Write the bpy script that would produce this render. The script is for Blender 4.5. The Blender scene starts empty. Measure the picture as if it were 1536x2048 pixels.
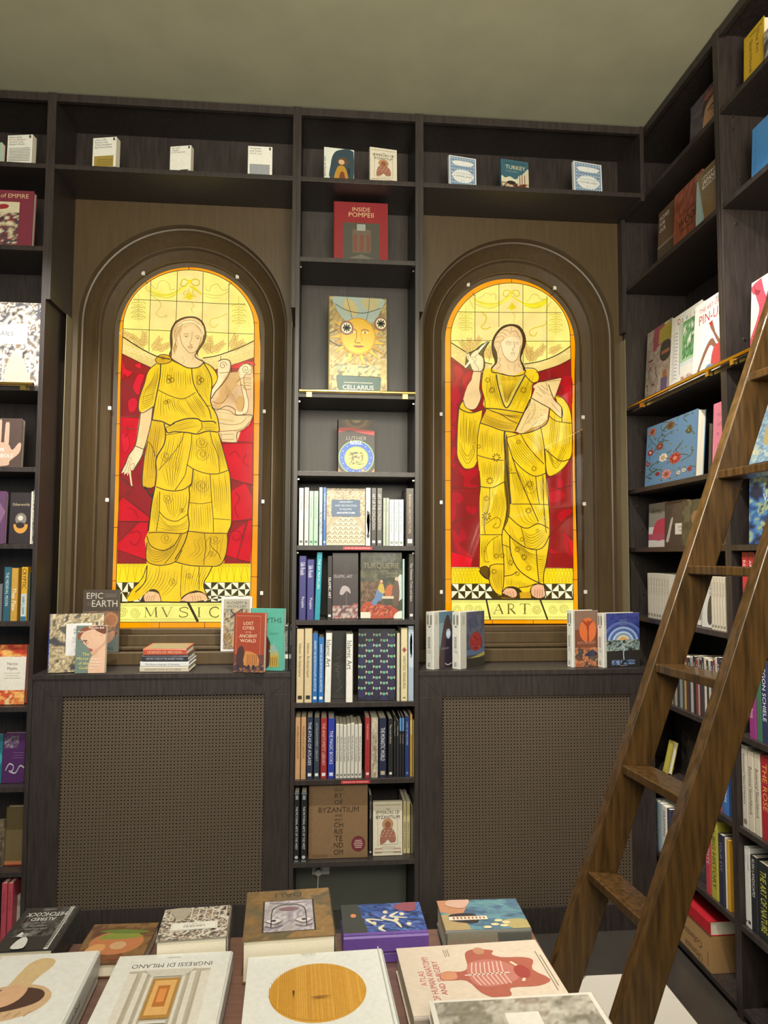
import bpy, bmesh, math, random
from mathutils import Vector, Matrix, noise

S = bpy.context.scene
COL = S.collection
R_ = math.radians
# ------------------------------------------------------------------ camera
FP = 1420.0                                   # focal length in pixels of a 1536x2048 frame
CAM = Vector((0, 0, 1.575))
YAW, PITCH, ROLL = R_(4.964), R_(3.545), R_(0.225)
_f = Vector((math.sin(YAW)*math.cos(PITCH), math.cos(YAW)*math.cos(PITCH), math.sin(PITCH)))
_r = Vector((math.cos(YAW), -math.sin(YAW), 0)); _u = _r.cross(_f)
CR = _r*math.cos(ROLL)+_u*math.sin(ROLL); CU = -_r*math.sin(ROLL)+_u*math.cos(ROLL); CF = _f
cd = bpy.data.cameras.new('camera'); cam = bpy.data.objects.new('camera', cd); COL.objects.link(cam)
cam.matrix_world = Matrix(((CR.x, CU.x, -CF.x, CAM.x), (CR.y, CU.y, -CF.y, CAM.y), (CR.z, CU.z, -CF.z, CAM.z), (0, 0, 0, 1)))
cd.sensor_fit = 'VERTICAL'; cd.sensor_height = 36; cd.lens = FP/2048*36; cd.clip_start = 0.02
S.camera = cam
S.view_settings.view_transform = 'Standard'; S.view_settings.look = 'None'
S.view_settings.exposure = 0.0; S.view_settings.gamma = 1; S.view_settings.use_curve_mapping = False
# ------------------------------------------------------------------ world and lamps
w = bpy.data.worlds.new('world'); S.world = w; w.use_nodes = True
w.node_tree.nodes['Background'].inputs[0].default_value = (0.80, 0.90, 1.0, 1)
w.node_tree.nodes['Background'].inputs[1].default_value = 0.27

def lamp(name, kind, loc, target, power, col, size=0.1, angle=60, blend=0.6, sy=None):
    d = bpy.data.lights.new(name, kind); o = bpy.data.objects.new(name, d); COL.objects.link(o)
    o.location = loc; o.rotation_euler = (Vector(target)-Vector(loc)).to_track_quat('-Z', 'Y').to_euler()
    d.energy = power; d.color = col
    if kind == 'SPOT': d.shadow_soft_size = size; d.spot_size = R_(angle); d.spot_blend = blend
    if kind == 'AREA':
        d.size = size
        if sy: d.shape = 'RECTANGLE'; d.size_y = sy
    return o
WARM = (1.0, 0.90, 0.76); NEUT = (1.0, 0.96, 0.90)
lamp('track_spot', 'SPOT', (0.10, 1.95, 3.42), (0.16, 3.1, 1.1), 310, NEUT, 0.03, 58, 0.8)
lamp('track_spot', 'SPOT', (-1.15, 1.95, 3.42), (-1.3, 3.1, 1.7), 290, NEUT, 0.03, 54, 0.8)
lamp('track_spot', 'SPOT', (0.55, 1.75, 3.42), (1.5, 2.35, 1.9), 230, NEUT, 0.03, 58, 0.8)
lamp('track_spot', 'SPOT', (0.22, 2.35, 3.42), (1.05, 2.05, 1.0), 230, WARM, 0.03, 54, 0.8)
lamp('track_spot', 'SPOT', (0.0, 0.55, 3.42), (-0.1, 1.45, 0.7), 190, NEUT, 0.04, 42, 0.7)
lamp('ceiling_fill', 'AREA', (0.2, -0.9, 2.6), (0.4, 1.6, 4.6), 190, (1.0, 0.93, 0.74), 1.6)  # unseen area lamp added behind the camera to brighten the ceiling

# ------------------------------------------------------------------ pixel helpers (photo pixel -> point on a known plane)
def ray(px, py): return CR*((px-768)/FP)+CU*((1024-py)/FP)+CF
def U(px, py, ax, val):
    d = ray(px, py); k = 'XYZ'.index(ax); return CAM+d*((val-CAM[k])/d[k])
def along(px, O, d):                          # distance along d from O where image x = px
    q = (px-768)/FP; a = O-CAM
    return -(a.dot(CR)-q*a.dot(CF))/(d.dot(CR)-q*d.dot(CF))
def alongy(py, O, d):
    q = (1024-py)/FP; a = O-CAM
    return -(a.dot(CU)-q*a.dot(CF))/(d.dot(CU)-q*d.dot(CF))
X1, Y1, Z1 = Vector((1, 0, 0)), Vector((0, 1, 0)), Vector((0, 0, 1))

# ------------------------------------------------------------------ colours and materials
def lin(h):
    if not isinstance(h, str): return h
    r = [int(h[i:i+2], 16)/255 for i in (0, 2, 4)]
    return tuple((c/12.92 if c <= 0.04045 else ((c+0.055)/1.055)**2.4) for c in r)
def mat(name):
    m = bpy.data.materials.new(name); m.use_nodes = True
    return m, m.node_tree, m.node_tree.nodes['Principled BSDF']
def N(nt, t, **k):
    n = nt.nodes.new(t)
    for a, b in k.items(): setattr(n, a, b)
    return n
def simple(name, col, rough=0.5, metal=0.0, grain=0.0, gs=(1, 1, 1), scale=20, bump=0.0, col2=None, coat=0.0):
    m, nt, b = mat(name); c = lin(col)
    b.inputs['Roughness'].default_value = rough; b.inputs['Metallic'].default_value = metal
    b.inputs['Coat Weight'].default_value = coat
    if grain or bump:
        tc = N(nt, 'ShaderNodeTexCoord'); mp = N(nt, 'ShaderNodeMapping'); mp.inputs['Scale'].default_value = gs
        nz = N(nt, 'ShaderNodeTexNoise'); nz.inputs['Scale'].default_value = scale; nz.inputs['Detail'].default_value = 6
        nt.links.new(tc.outputs['Object'], mp.inputs[0]); nt.links.new(mp.outputs[0], nz.inputs['Vector'])
        rp = N(nt, 'ShaderNodeValToRGB'); rp.color_ramp.elements[0].position = 0.3; rp.color_ramp.elements[1].position = 0.7
        c2 = lin(col2) if col2 else tuple(x*(1+grain) for x in c)
        rp.color_ramp.elements[0].color = (*[x*(1-grain) for x in c], 1) if not col2 else (*c, 1)
        rp.color_ramp.elements[1].color = (*c2, 1)
        nt.links.new(nz.outputs[0], rp.inputs[0]); nt.links.new(rp.outputs[0], b.inputs['Base Color'])
        if bump:
            bp = N(nt, 'ShaderNodeBump'); bp.inputs['Strength'].default_value = bump; bp.inputs['Distance'].default_value = 0.002
            nt.links.new(nz.outputs[0], bp.inputs['Height']); nt.links.new(bp.outputs[0], b.inputs['Normal'])
    else: b.inputs['Base Color'].default_value = (*c, 1)
    return m
M = {}
M['wood'] = simple('dark stained shelf wood', '2e2725', 0.42, grain=0.35, gs=(6, 6, 0.6), scale=14, bump=0.08)
M['arch'] = simple('brown painted arch joinery', '4c3c25', 0.42, grain=0.15, gs=(6, 6, 0.6), scale=10, bump=0.05)
M['ceil'] = simple('olive plaster ceiling', 'a3a088', 0.9, grain=0.06, scale=5, bump=0.35)
M['brass'] = simple('polished brass', 'd9b45a', 0.18, 1.0)
M['ladder'] = simple('varnished oak', '33230f', 0.34, gs=(9, 9, 0.8), scale=9, grain=0.4, col2='5c411f', bump=0.1, coat=0.25)
M['table'] = simple('reddish wooden tabletop', '6b5047', 0.35, grain=0.2, gs=(0.6, 8, 6), scale=12, bump=0.05, coat=0.2)
M['paper'] = simple('paper page block', 'ded6c2', 0.8, grain=0.12, gs=(60, 60, 1), scale=12)
M['lead'] = simple('lead came', '3b2a10', 0.5, 0.3, grain=0.2, scale=60)
M['white'] = simple('white plastic', 'd8d6cf', 0.4, grain=0.03, scale=30)
M['border'] = simple('dark stone floor border', '37332f', 0.25, grain=0.15, scale=8)
M['cardboard'] = simple('kraft cardboard', 'b08a5e', 0.8, grain=0.08, scale=40)
M['darkback'] = simple('dark backing board', '120e0b', 0.8, grain=0.1, scale=10)
M['edge'] = simple('clear sheet edge', '7c7256', 0.4, grain=0.05, scale=40)
M['steel'] = simple('nickel shelf pin', 'b8b4ac', 0.25, 1.0, grain=0.05, scale=50)
M['green_panel'] = simple('grey green back board', '565a52', 0.25, grain=0.06, scale=6)

def printed(name, rough, coat):
    m, nt, b = mat(name)
    a = N(nt, 'ShaderNodeAttribute', attribute_name='Col')
    tc = N(nt, 'ShaderNodeTexCoord'); nz = N(nt, 'ShaderNodeTexNoise'); nz.inputs['Scale'].default_value = 90
    mx = N(nt, 'ShaderNodeMix', data_type='RGBA', blend_type='MULTIPLY'); mx.inputs[0].default_value = 0.22
    nt.links.new(tc.outputs['Object'], nz.inputs['Vector'])
    nt.links.new(a.outputs['Color'], mx.inputs[6]); nt.links.new(nz.outputs[0], mx.inputs[7]); nt.links.new(mx.outputs[2], b.inputs['Base Color'])
    b.inputs['Roughness'].default_value = rough; b.inputs['Coat Weight'].default_value = coat; b.inputs['Coat Roughness'].default_value = 0.15
    return m
M['print'] = printed('printed book cover', 0.45, 0.15)
def backlit(name, strength):
    m = bpy.data.materials.new(name); m.use_nodes = True; nt = m.node_tree; nt.nodes.clear()
    a = N(nt, 'ShaderNodeAttribute', attribute_name='Col')
    tc = N(nt, 'ShaderNodeTexCoord'); nz = N(nt, 'ShaderNodeTexNoise'); nz.inputs['Scale'].default_value = 11; nz.inputs['Detail'].default_value = 5
    rp = N(nt, 'ShaderNodeMapRange'); rp.inputs[1].default_value = 0.3; rp.inputs[2].default_value = 0.7; rp.inputs[3].default_value = 0.86; rp.inputs[4].default_value = 1.1
    ml = N(nt, 'ShaderNodeMath', operation='MULTIPLY'); ml.inputs[1].default_value = strength
    em = N(nt, 'ShaderNodeEmission'); gl = N(nt, 'ShaderNodeBsdfGlossy'); gl.inputs['Roughness'].default_value = 0.1
    gl.inputs['Color'].default_value = (0.05, 0.05, 0.05, 1); ad = N(nt, 'ShaderNodeAddShader'); out = N(nt, 'ShaderNodeOutputMaterial')
    L = nt.links.new
    L(tc.outputs['Object'], nz.inputs['Vector']); L(nz.outputs[0], rp.inputs[0]); L(rp.outputs[0], ml.inputs[0]); L(a.outputs['Color'], em.inputs[0]); L(ml.outputs[0], em.inputs[1])
    L(em.outputs[0], ad.inputs[0]); L(gl.outputs[0], ad.inputs[1]); L(ad.outputs[0], out.inputs[0])
    return m
M['glass'] = backlit('backlit stained glass', 1.2)
def clear(name):
    m = bpy.data.materials.new(name); m.use_nodes = True; nt = m.node_tree; nt.nodes.clear()
    tr = N(nt, 'ShaderNodeBsdfTransparent'); gl = N(nt, 'ShaderNodeBsdfGlossy'); gl.inputs['Roughness'].default_value = 0.03
    fr = N(nt, 'ShaderNodeFresnel'); fr.inputs[0].default_value = 1.35; mx = N(nt, 'ShaderNodeMixShader'); out = N(nt, 'ShaderNodeOutputMaterial')
    L = nt.links.new; L(fr.outputs[0], mx.inputs[0]); L(tr.outputs[0], mx.inputs[1]); L(gl.outputs[0], mx.inputs[2]); L(mx.outputs[0], out.inputs[0])
    return m
M['clear'] = clear('clear acrylic sheet')
def cane():
    m, nt, b = mat('woven cane webbing'); L = nt.links.new
    tc = N(nt, 'ShaderNodeTexCoord'); sp = N(nt, 'ShaderNodeSeparateXYZ'); L(tc.outputs['Object'], sp.inputs[0])
    def mth(op, a, bb=None):
        n = N(nt, 'ShaderNodeMath', operation=op)
        for i, v in enumerate((a, bb)):
            if v is None: continue
            if isinstance(v, (int, float)): n.inputs[i].default_value = v
            else: L(v, n.inputs[i])
        return n.outputs[0]
    P = 0.0138
    fx = mth('SUBTRACT', mth('FRACT', mth('DIVIDE', sp.outputs[0], P)), 0.5); fz = mth('SUBTRACT', mth('FRACT', mth('DIVIDE', sp.outputs[2], P)), 0.5)
    r = mth('SQRT', mth('ADD', mth('MULTIPLY', fx, fx), mth('MULTIPLY', fz, fz)))
    hole = mth('LESS_THAN', r, 0.235)
    edge = mth('MAXIMUM', mth('ABSOLUTE', fx), mth('ABSOLUTE', fz))
    ln = mth('GREATER_THAN', edge, 0.43)
    mx = N(nt, 'ShaderNodeMix', data_type='RGBA'); mx.inputs[6].default_value = (*lin('5c4f40'), 1); mx.inputs[7].default_value = (*lin('3e352c'), 1)
    L(ln, mx.inputs[0]); L(mx.outputs[2], b.inputs['Base Color']); b.inputs['Roughness'].default_value = 0.5
    al = mth('SUBTRACT', 1.0, hole); L(al, b.inputs['Alpha'])
    return m
M['cane'] = cane()
def marble():
    m, nt, b = mat('white marble tile'); L = nt.links.new
    tc = N(nt, 'ShaderNodeTexCoord'); nz = N(nt, 'ShaderNodeTexNoise'); nz.inputs['Scale'].default_value = 1.3; nz.inputs['Distortion'].default_value = 1.6; nz.inputs['Detail'].default_value = 8
    rp = N(nt, 'ShaderNodeValToRGB'); e = rp.color_ramp.elements
    e[0].position = 0.46; e[0].color = (*lin('cfc9bd'), 1); e[1].position = 0.54; e[1].color = (*lin('c9c3b8'), 1)
    k = rp.color_ramp.elements.new(0.5); k.color = (*lin('8f8372'), 1)
    br = N(nt, 'ShaderNodeTexBrick'); br.offset = 0; br.inputs['Scale'].default_value = 1; br.inputs['Mortar Size'].default_value = 0.003
    br.inputs['Brick Width'].default_value = 0.6; br.inputs['Row Height'].default_value = 0.6
    br.inputs['Color1'].default_value = br.inputs['Color2'].default_value = (1, 1, 1, 1); br.inputs['Mortar'].default_value = (0.35, 0.3, 0.25, 1)
    mp = N(nt, 'ShaderNodeMapping'); mp.inputs['Rotation'].default_value = (0, 0, R_(45))
    L(tc.outputs['Object'], nz.inputs['Vector']); L(tc.outputs['Object'], mp.inputs[0]); L(mp.outputs[0], br.inputs['Vector'])
    mx = N(nt, 'ShaderNodeMix', data_type='RGBA', blend_type='MULTIPLY'); mx.inputs[0].default_value = 1
    L(nz.outputs[0], rp.inputs[0]); L(rp.outputs[0], mx.inputs[6]); L(br.outputs['Color'], mx.inputs[7]); L(mx.outputs[2], b.inputs['Base Color'])
    b.inputs['Roughness'].default_value = 0.2
    return m
M['marble'] = marble()

# ------------------------------------------------------------------ object helpers
def thing(name, label, cat, loc=(0, 0, 0), group=None):
    o = bpy.data.objects.new(name, None); COL.objects.link(o); o.location = loc
    o.empty_display_size = 0.05; o['label'] = label; o['category'] = cat
    if group: o['group'] = group
    return o
def tag(o, label, cat, group=None):
    o['label'] = label; o['category'] = cat
    if group: o['group'] = group
    return o
class MB:
    """collects boxes, prisms and swept strips; build() links them as one mesh"""
    def __init__(s): s.v = []; s.f = []; s.c = []; s.smooth = False
    def add(s, vs, fs, col=None):
        b = len(s.v); s.v += [tuple(v) for v in vs]; s.f += [tuple(b+i for i in f) for f in fs]; s.c += [col]*len(fs)
    def box(s, a, b, col=None, cols=None):
        (x0, y0, z0), (x1, y1, z1) = a, b
        vs = [(x0, y0, z0), (x1, y0, z0), (x1, y1, z0), (x0, y1, z0), (x0, y0, z1), (x1, y0, z1), (x1, y1, z1), (x0, y1, z1)]
        s.add(vs, [(0, 3, 2, 1), (4, 5, 6, 7), (0, 1, 5, 4), (1, 2, 6, 5), (2, 3, 7, 6), (3, 0, 4, 7)], col)
    def prism(s, poly, d, col=None):            # poly: list of 3-D points, extruded by vector d
        n = len(poly); p = [Vector(q) for q in poly]; d = Vector(d)
        s.add(p+[q+d for q in p], [tuple(range(n))[::-1], tuple(range(n, 2*n))]+[(i, (i+1) % n, n+(i+1) % n, n+i) for i in range(n)], col)
    def tube(s, pts, r, n=10, col=None):
        pts = [Vector(p) for p in pts]; rings = []
        for i, p in enumerate(pts):
            t = (pts[min(i+1, len(pts)-1)]-pts[max(i-1, 0)]).normalized()
            a = t.orthogonal().normalized() if i == 0 else (a-t*a.dot(t)).normalized()
            b = t.cross(a); rings.append([p+(a*math.cos(2*math.pi*k/n)+b*math.sin(2*math.pi*k/n))*r for k in range(n)])
        vs = [q for rr in rings for q in rr]; fs = []
        for i in range(len(pts)-1):
            for k in range(n): fs.append((i*n+k, i*n+(k+1) % n, (i+1)*n+(k+1) % n, (i+1)*n+k))
        fs += [tuple(range(n))[::-1], tuple(range(len(vs)-n, len(vs)))]
        s.add(vs, fs, col)
    def build(s, name, m, parent=None, bevel=0, smooth=False, kind=None, origin=None):
        me = bpy.data.meshes.new(name)
        vs = s.v if origin is None else [tuple(Vector(v)-Vector(origin)) for v in s.v]
        me.from_pydata(vs, [], s.f); me.update()
        if any(c is not None for c in s.c):
            at = me.color_attributes.new('Col', 'FLOAT_COLOR', 'CORNER'); data = []
            for p, c in zip(me.polygons, s.c):
                if isinstance(c, list):
                    for q in c: data += [q[0], q[1], q[2], 1.0]
                    continue
                q = lin(c) if c is not None else (0.5, 0.5, 0.5)
                data += [q[0], q[1], q[2], 1.0]*p.loop_total
            at.data.foreach_set('color', data)
        me.materials.append(m if not isinstance(m, str) else M[m])
        o = bpy.data.objects.new(name, me); COL.objects.link(o)
        if parent: o.parent = parent
        if origin is not None: o.location = origin
        if smooth:
            for p in me.polygons: p.use_smooth = True
            try: me.set_sharp_from_angle(angle=R_(35))
            except Exception: pass
        if bevel:
            md = o.modifiers.new('bevel', 'BEVEL'); md.width = bevel; md.segments = 2; md.limit_method = 'ANGLE'
        if kind: o['kind'] = kind
        return o
def part(name, m, parent, *boxes, bevel=0):
    b = MB()
    for a, c in boxes: b.box(a, c)
    loc = parent.location if parent else Vector((0, 0, 0))
    b.v = [tuple(Vector(v)-loc) for v in b.v]
    return b.build(name, m, parent, bevel)

# ---- flat artwork: polygons, strokes and lettering laid on a surface
def P(s): return [tuple(float(q) for q in t.split(',')) for t in s.split()]
def smooth(pts, n=5, closed=False):
    if len(pts) < 3: return pts
    out = []; m = len(pts)
    rng = range(m) if closed else range(m-1)
    for i in rng:
        if closed: p0, p1, p2, p3 = pts[i-1], pts[i], pts[(i+1) % m], pts[(i+2) % m]
        else: p0, p1, p2, p3 = pts[max(i-1, 0)], pts[i], pts[i+1], pts[min(i+2, m-1)]
        for k in range(n):
            t = k/n; t2 = t*t; t3 = t2*t
            out.append(tuple(0.5*(2*p1[j]+(p2[j]-p0[j])*t+(2*p0[j]-5*p1[j]+4*p2[j]-p3[j])*t2+(3*p1[j]-p0[j]-3*p2[j]+p3[j])*t3) for j in (0, 1)))
    if not closed: out.append(pts[-1])
    return out
def resample(pts, n):
    L = [0]
    for a, b in zip(pts, pts[1:]): L.append(L[-1]+math.dist(a, b))
    out = []; j = 0
    for i in range(n):
        t = L[-1]*i/(n-1)
        while j < len(L)-2 and L[j+1] < t: j += 1
        q = (t-L[j])/max(L[j+1]-L[j], 1e-9); out.append(tuple(pts[j][k]*(1-q)+pts[j+1][k]*q for k in (0, 1)))
    return out
_txt = {}
def glyphs(s):
    if s not in _txt:
        c = bpy.data.curves.new('t', 'FONT'); c.body = s; c.size = 1; c.resolution_u = 2
        o = bpy.data.objects.new('t', c); COL.objects.link(o)
        me = bpy.data.meshes.new_from_object(o.evaluated_get(bpy.context.evaluated_depsgraph_get()))
        _txt[s] = ([(v.co.x, v.co.y) for v in me.vertices], [tuple(p.vertices) for p in me.polygons])
        bpy.data.objects.remove(o); bpy.data.curves.remove(c); bpy.data.meshes.remove(me)
    return _txt[s]
class Art:
    """to3(a, b, lift) maps artwork coordinates onto the surface; each fill is laid a hair above the last"""
    def __init__(s, mb, to3, step=1e-4): s.mb = mb; s.to3 = to3; s.l = step; s.step = step
    def _put(s, vs, fs, col, keep=False):
        if not keep: s.l += s.step
        l = s.l+(s.step*0.5 if keep else 0)
        s.mb.add([s.to3(a, b, l) for a, b in vs], fs, col)
    def poly(s, pts, col, sm=0, keep=False):
        if sm: pts = smooth(pts, sm, True)
        s._put(pts, [tuple(range(len(pts)))], col, keep)
    def rect(s, x0, y0, x1, y1, col): s.poly([(x0, y0), (x1, y0), (x1, y1), (x0, y1)], col)
    def circ(s, x, y, r, col, ry=None, n=24, keep=False):
        s.poly([(x+r*math.cos(6.2832*k/n), y+(ry or r)*math.sin(6.2832*k/n)) for k in range(n)], col, keep=keep)
    def stroke(s, pts, w, col, sm=4, closed=False, keep=True, taper=False, asp=1.0):
        if sm: pts = smooth(pts, sm, closed)
        if closed: pts = pts+[pts[0]]
        n = len(pts); vs = []
        for i, p in enumerate(pts):
            a, b = pts[max(i-1, 0)], pts[min(i+1, n-1)]
            if closed and i in (0, n-1): a, b = pts[-2], pts[1]
            dx, dy = (b[0]-a[0]), (b[1]-a[1])*asp; l = math.hypot(dx, dy) or 1
            ww = w/2*(math.sin(math.pi*(0.12+0.76*i/(n-1))) if taper else 1)
            vs += [(p[0]-dy/l*ww, p[1]+dx/l*ww/asp), (p[0]+dy/l*ww, p[1]-dx/l*ww/asp)]
        s._put(vs, [(2*i, 2*i+1, 2*i+3, 2*i+2) for i in range(n-1)], col, keep)
    def folds(s, A, B, n, w, col, ts=(0, 1), jit=0.0, taper=True):
        A = resample(smooth(A, 5), 14); B = resample(smooth(B, 5), 14)
        for k in range(1, n+1):
            t = ts[0]+(ts[1]-ts[0])*k/(n+1); q0 = random.uniform(0, jit); q1 = 1-random.uniform(0, jit)
            pts = [tuple(a[j]*(1-t)+b[j]*t for j in (0, 1)) for a, b in zip(A, B)]
            i0 = int(q0*13); i1 = max(i0+3, int(q1*13)+1)
            s.stroke(pts[i0:i1], w*random.uniform(0.7, 1.3), col, 0, taper=taper)
    def text(s, x, y, size, body, col, asp=1.0, al='c', rot=0, bold=0.0, sx=1.0):
        vs, fs = glyphs(body)
        if not vs: return
        x0 = min(v[0] for v in vs); x1 = max(v[0] for v in vs); k = size/0.72
        sh = {'c': (x0+x1)/2, 'l': x0, 'r': x1}[al]; out = []
        for a, b in vs:
            a = (a-sh)*k*sx; b = b*k
            if rot == -90: a, b = b, -a
            if rot == 90: a, b = -b, a
            if rot == 180: a, b = -a, -b
            out.append((x+a/asp, y+b))
        s._put(out, fs, col)
    def mosaic(s, x0, y0, x1, y1, nx, ny, sc, cols, seed=0, ax=1.0):
        s.l += s.step; vs = []; fs = []; b = len(s.mb.v); rnd = random.Random(seed)
        for j in range(ny+1):
            for i in range(nx+1): vs.append(s.to3(x0+(x1-x0)*i/nx, y0+(y1-y0)*j/ny, s.l))
        s.mb.v += [tuple(v) for v in vs]; pal = [lin(c) for c in cols]; k = len(pal)
        cc = []
        for j in range(ny+1):
            for i in range(nx+1):
                q = noise.noise(Vector((i/nx*sc*ax, j/ny*sc, seed*7.3)))+0.5*noise.noise(Vector((i/nx*sc*3*ax, j/ny*sc*3, seed*3.1+5)))
                g = (0.5+0.8*q)*k; g = min(max(g, 0), k-0.01); c = pal[int(g)]; m_ = rnd.uniform(0.8, 1.2)
                cc.append(tuple(min(1, v*m_) for v in c))
        for j in range(ny):
            for i in range(nx):
                f = (j*(nx+1)+i, j*(nx+1)+i+1, (j+1)*(nx+1)+i+1, (j+1)*(nx+1)+i)
                s.mb.f.append(tuple(b+q for q in f)); s.mb.c.append([cc[q] for q in f])
# ------------------------------------------------------------------ room shell
YF, YN, XR = 3.0, 3.26, 1.437                # shelf fronts, arch wall plane, right bookcase front
HC = 3.532                                    # ceiling height
SH = dict(top=3.216, pom=2.860, rail=2.268, lut=1.932, cal=1.618, blu=1.306, isl=0.966, byz=0.652, bot=0.323)
TH = 0.020
def struct(name, m, *boxes):
    b = MB()
    for a, c in boxes: b.box(a, c)
    return b.build(name, m, kind='structure')
struct('floor', 'marble', ((-3.2, -2.4, -0.06), (3.0, 3.8, 0.0)))
struct('trim_1', 'border', ((-3.2, 2.70, 0.0), (1.8, 3.6, 0.002)))
struct('trim_2', 'border', ((1.28, -2.4, 0.0), (1.75, 2.70, 0.002)))
struct('ceiling', 'ceil', ((-3.2, -1.2, HC), (3.0, 3.8, HC+0.1)))
struct('wall_back', 'arch', ((-3.2, 3.60, 0), (3.0, 3.7, HC)))
struct('wall_right', 'wood', ((1.80, -2.4, 0), (1.9, 3.6, HC)))
struct('wall_left', 'wood', ((-3.2, 1.2, 0), (-3.1, 3.6, HC)))

# ------------------------------------------------------------------ bookcases on the back wall
XA, XB = -0.106, 0.393                        # inside faces of the middle bookcase
BP = 3.275                                    # back panel front face
def column(name, label, x0, x1, zs):
    t = thing(name, label, 'bookcase', ((x0+x1)/2, YF+0.14, 0))
    part('side_panel', 'wood', t, ((x0-0.018, YF, 0), (x0, BP+0.018, HC-0.004)), bevel=0.001)
    part('side_panel', 'wood', t, ((x1, YF, 0), (x1+0.018, BP+0.018, HC-0.004)), bevel=0.001)
    part('back_panel', 'wood', t, ((x0, BP, 0.02), (x1, BP+0.018, HC-0.004)))
    for k, z in zs.items():
        part('shelf', 'wood', t, ((x0, YF+0.001, z-TH), (x1, BP, z)), bevel=0.0008)
    part('top_rail', 'wood', t, ((x0, YF+0.002, HC-0.04), (x1, YF+0.02, HC-0.006)))
    part('top_panel', 'wood', t, ((x0, YF+0.0205, HC-0.03), (x1, BP, HC-0.012)))
    for z in list(SH.values())[1:6]:
        for x, s in ((x0, 1), (x1, -1)): part('shelf_pin', 'steel', t, ((min(x, x+s*0.006), YF+0.037, z-0.034), (max(x, x+s*0.006), YF+0.043, z-0.028)))
    return t
mid = column('bookcase', 'tall dark bookcase between the two stained glass arches', XA, XB, SH)
lef = column('bookcase', 'dark bookcase cut off by the left edge of the photo', -1.72, -1.172, SH)
def rail_bar(a, b, z, axis, label, clips):
    t = thing('brass_rail', label, 'rail', a)
    m_ = MB(); m_.tube([Vector((0, 0, 0)), Vector(b)-Vector(a)], 0.0075, 14); m_.build('bar', 'brass', t, smooth=True)
    for c in clips:
        m_ = MB(); c = Vector(c)-Vector(a)
        d = Vector((0, 1, 0)) if axis == 'x' else Vector((1, 0, 0))
        s_ = Vector((1, 0, 0)) if axis == 'x' else Vector((0, 1, 0))
        q = c-Vector((0, 0, 0.026))
        m_.prism([q-s_*0.011-d*0.004, q+s_*0.011-d*0.004, q+s_*0.011+d*0.012, q-s_*0.011+d*0.012], (0, 0, 0.02))
        m_.tube([q+Vector((0, 0, 0.018)), c-Vector((0, 0, 0.006))], 0.004, 8)
        m_.build('bracket', 'brass', t)
RZ = SH['rail']+0.004
rail_bar((XA+0.004, YF-0.014, RZ), (XB-0.002, YF-0.014, RZ), RZ, 'x', 'brass rail along the shelf below the sun face atlas', [(XA+0.045, YF-0.014, RZ), (XB-0.045, YF-0.014, RZ)])
rail_bar((-1.70, YF-0.014, RZ), (-1.185, YF-0.014, RZ), RZ, 'x', 'brass rail under the libraries book at the left edge', [(-1.62, YF-0.014, RZ), (-1.225, YF-0.014, RZ)])

# things that close the niches: bridging cabinets over the arches
ZB = alongy(598, Vector((-1.145, YF, 0)), Z1)
def bridge(label, x0, x1, right=False):
    t = thing('bridging_cabinet', label, 'cabinet', ((x0+x1)/2, YF+0.12, SH['top']))
    part('side_panel', 'wood', t, ((x0, YF+0.0005, ZB), (x0+0.018, YN-0.003, HC-0.004)))
    if not right: part('side_panel', 'wood', t, ((x1-0.018, YF+0.0005, ZB), (x1, YN-0.003, HC-0.004)))
    else:
        zc = alongy(402, Vector((x1, YF, 0)), Z1); zd = alongy(440, Vector((x1, YN-0.05, 0)), Z1); ze = alongy(665, Vector((x1, YN-0.05, 0)), Z1)
        b = MB(); b.prism([(x1-0.018, YF, HC-0.004), (x1-0.018, YF, zc), (x1-0.018, YN-0.05, zd), (x1-0.018, YN-0.05, ze), (x1-0.018, YN-0.003, ze), (x1-0.018, YN-0.003, HC-0.004)], (0.018, 0, 0))
        b.v = [tuple(Vector(v)-t.location) for v in b.v]; b.build('side_panel', 'wood', t)
    part('shelf', 'wood', t, ((x0+0.018, YF+0.001, SH['top']-TH), (x1-0.018, YN-0.003, SH['top'])), bevel=0.0008)
    part('top_rail', 'wood', t, ((x0+0.018, YF+0.002, HC-0.04), (x1-0.018, YF+0.02, HC-0.006)))
    part('top_panel', 'wood', t, ((x0+0.018, YF+0.0205, HC-0.03), (x1-0.018, YN-0.0125, HC-0.012)))
    part('back_panel', 'wood', t, ((x0+0.018, YN-0.012, SH['top']+0.0005), (x1-0.018, YN-0.003, HC-0.006)))
    return t
NL = (-1.154, -0.124); NR = (0.411, XR)
bridge('dark cabinet with an open shelf bridging over the music arch', *NL)
bridge('dark cabinet with an open shelf bridging over the art arch, beside the corner', *NR, right=True)

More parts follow.
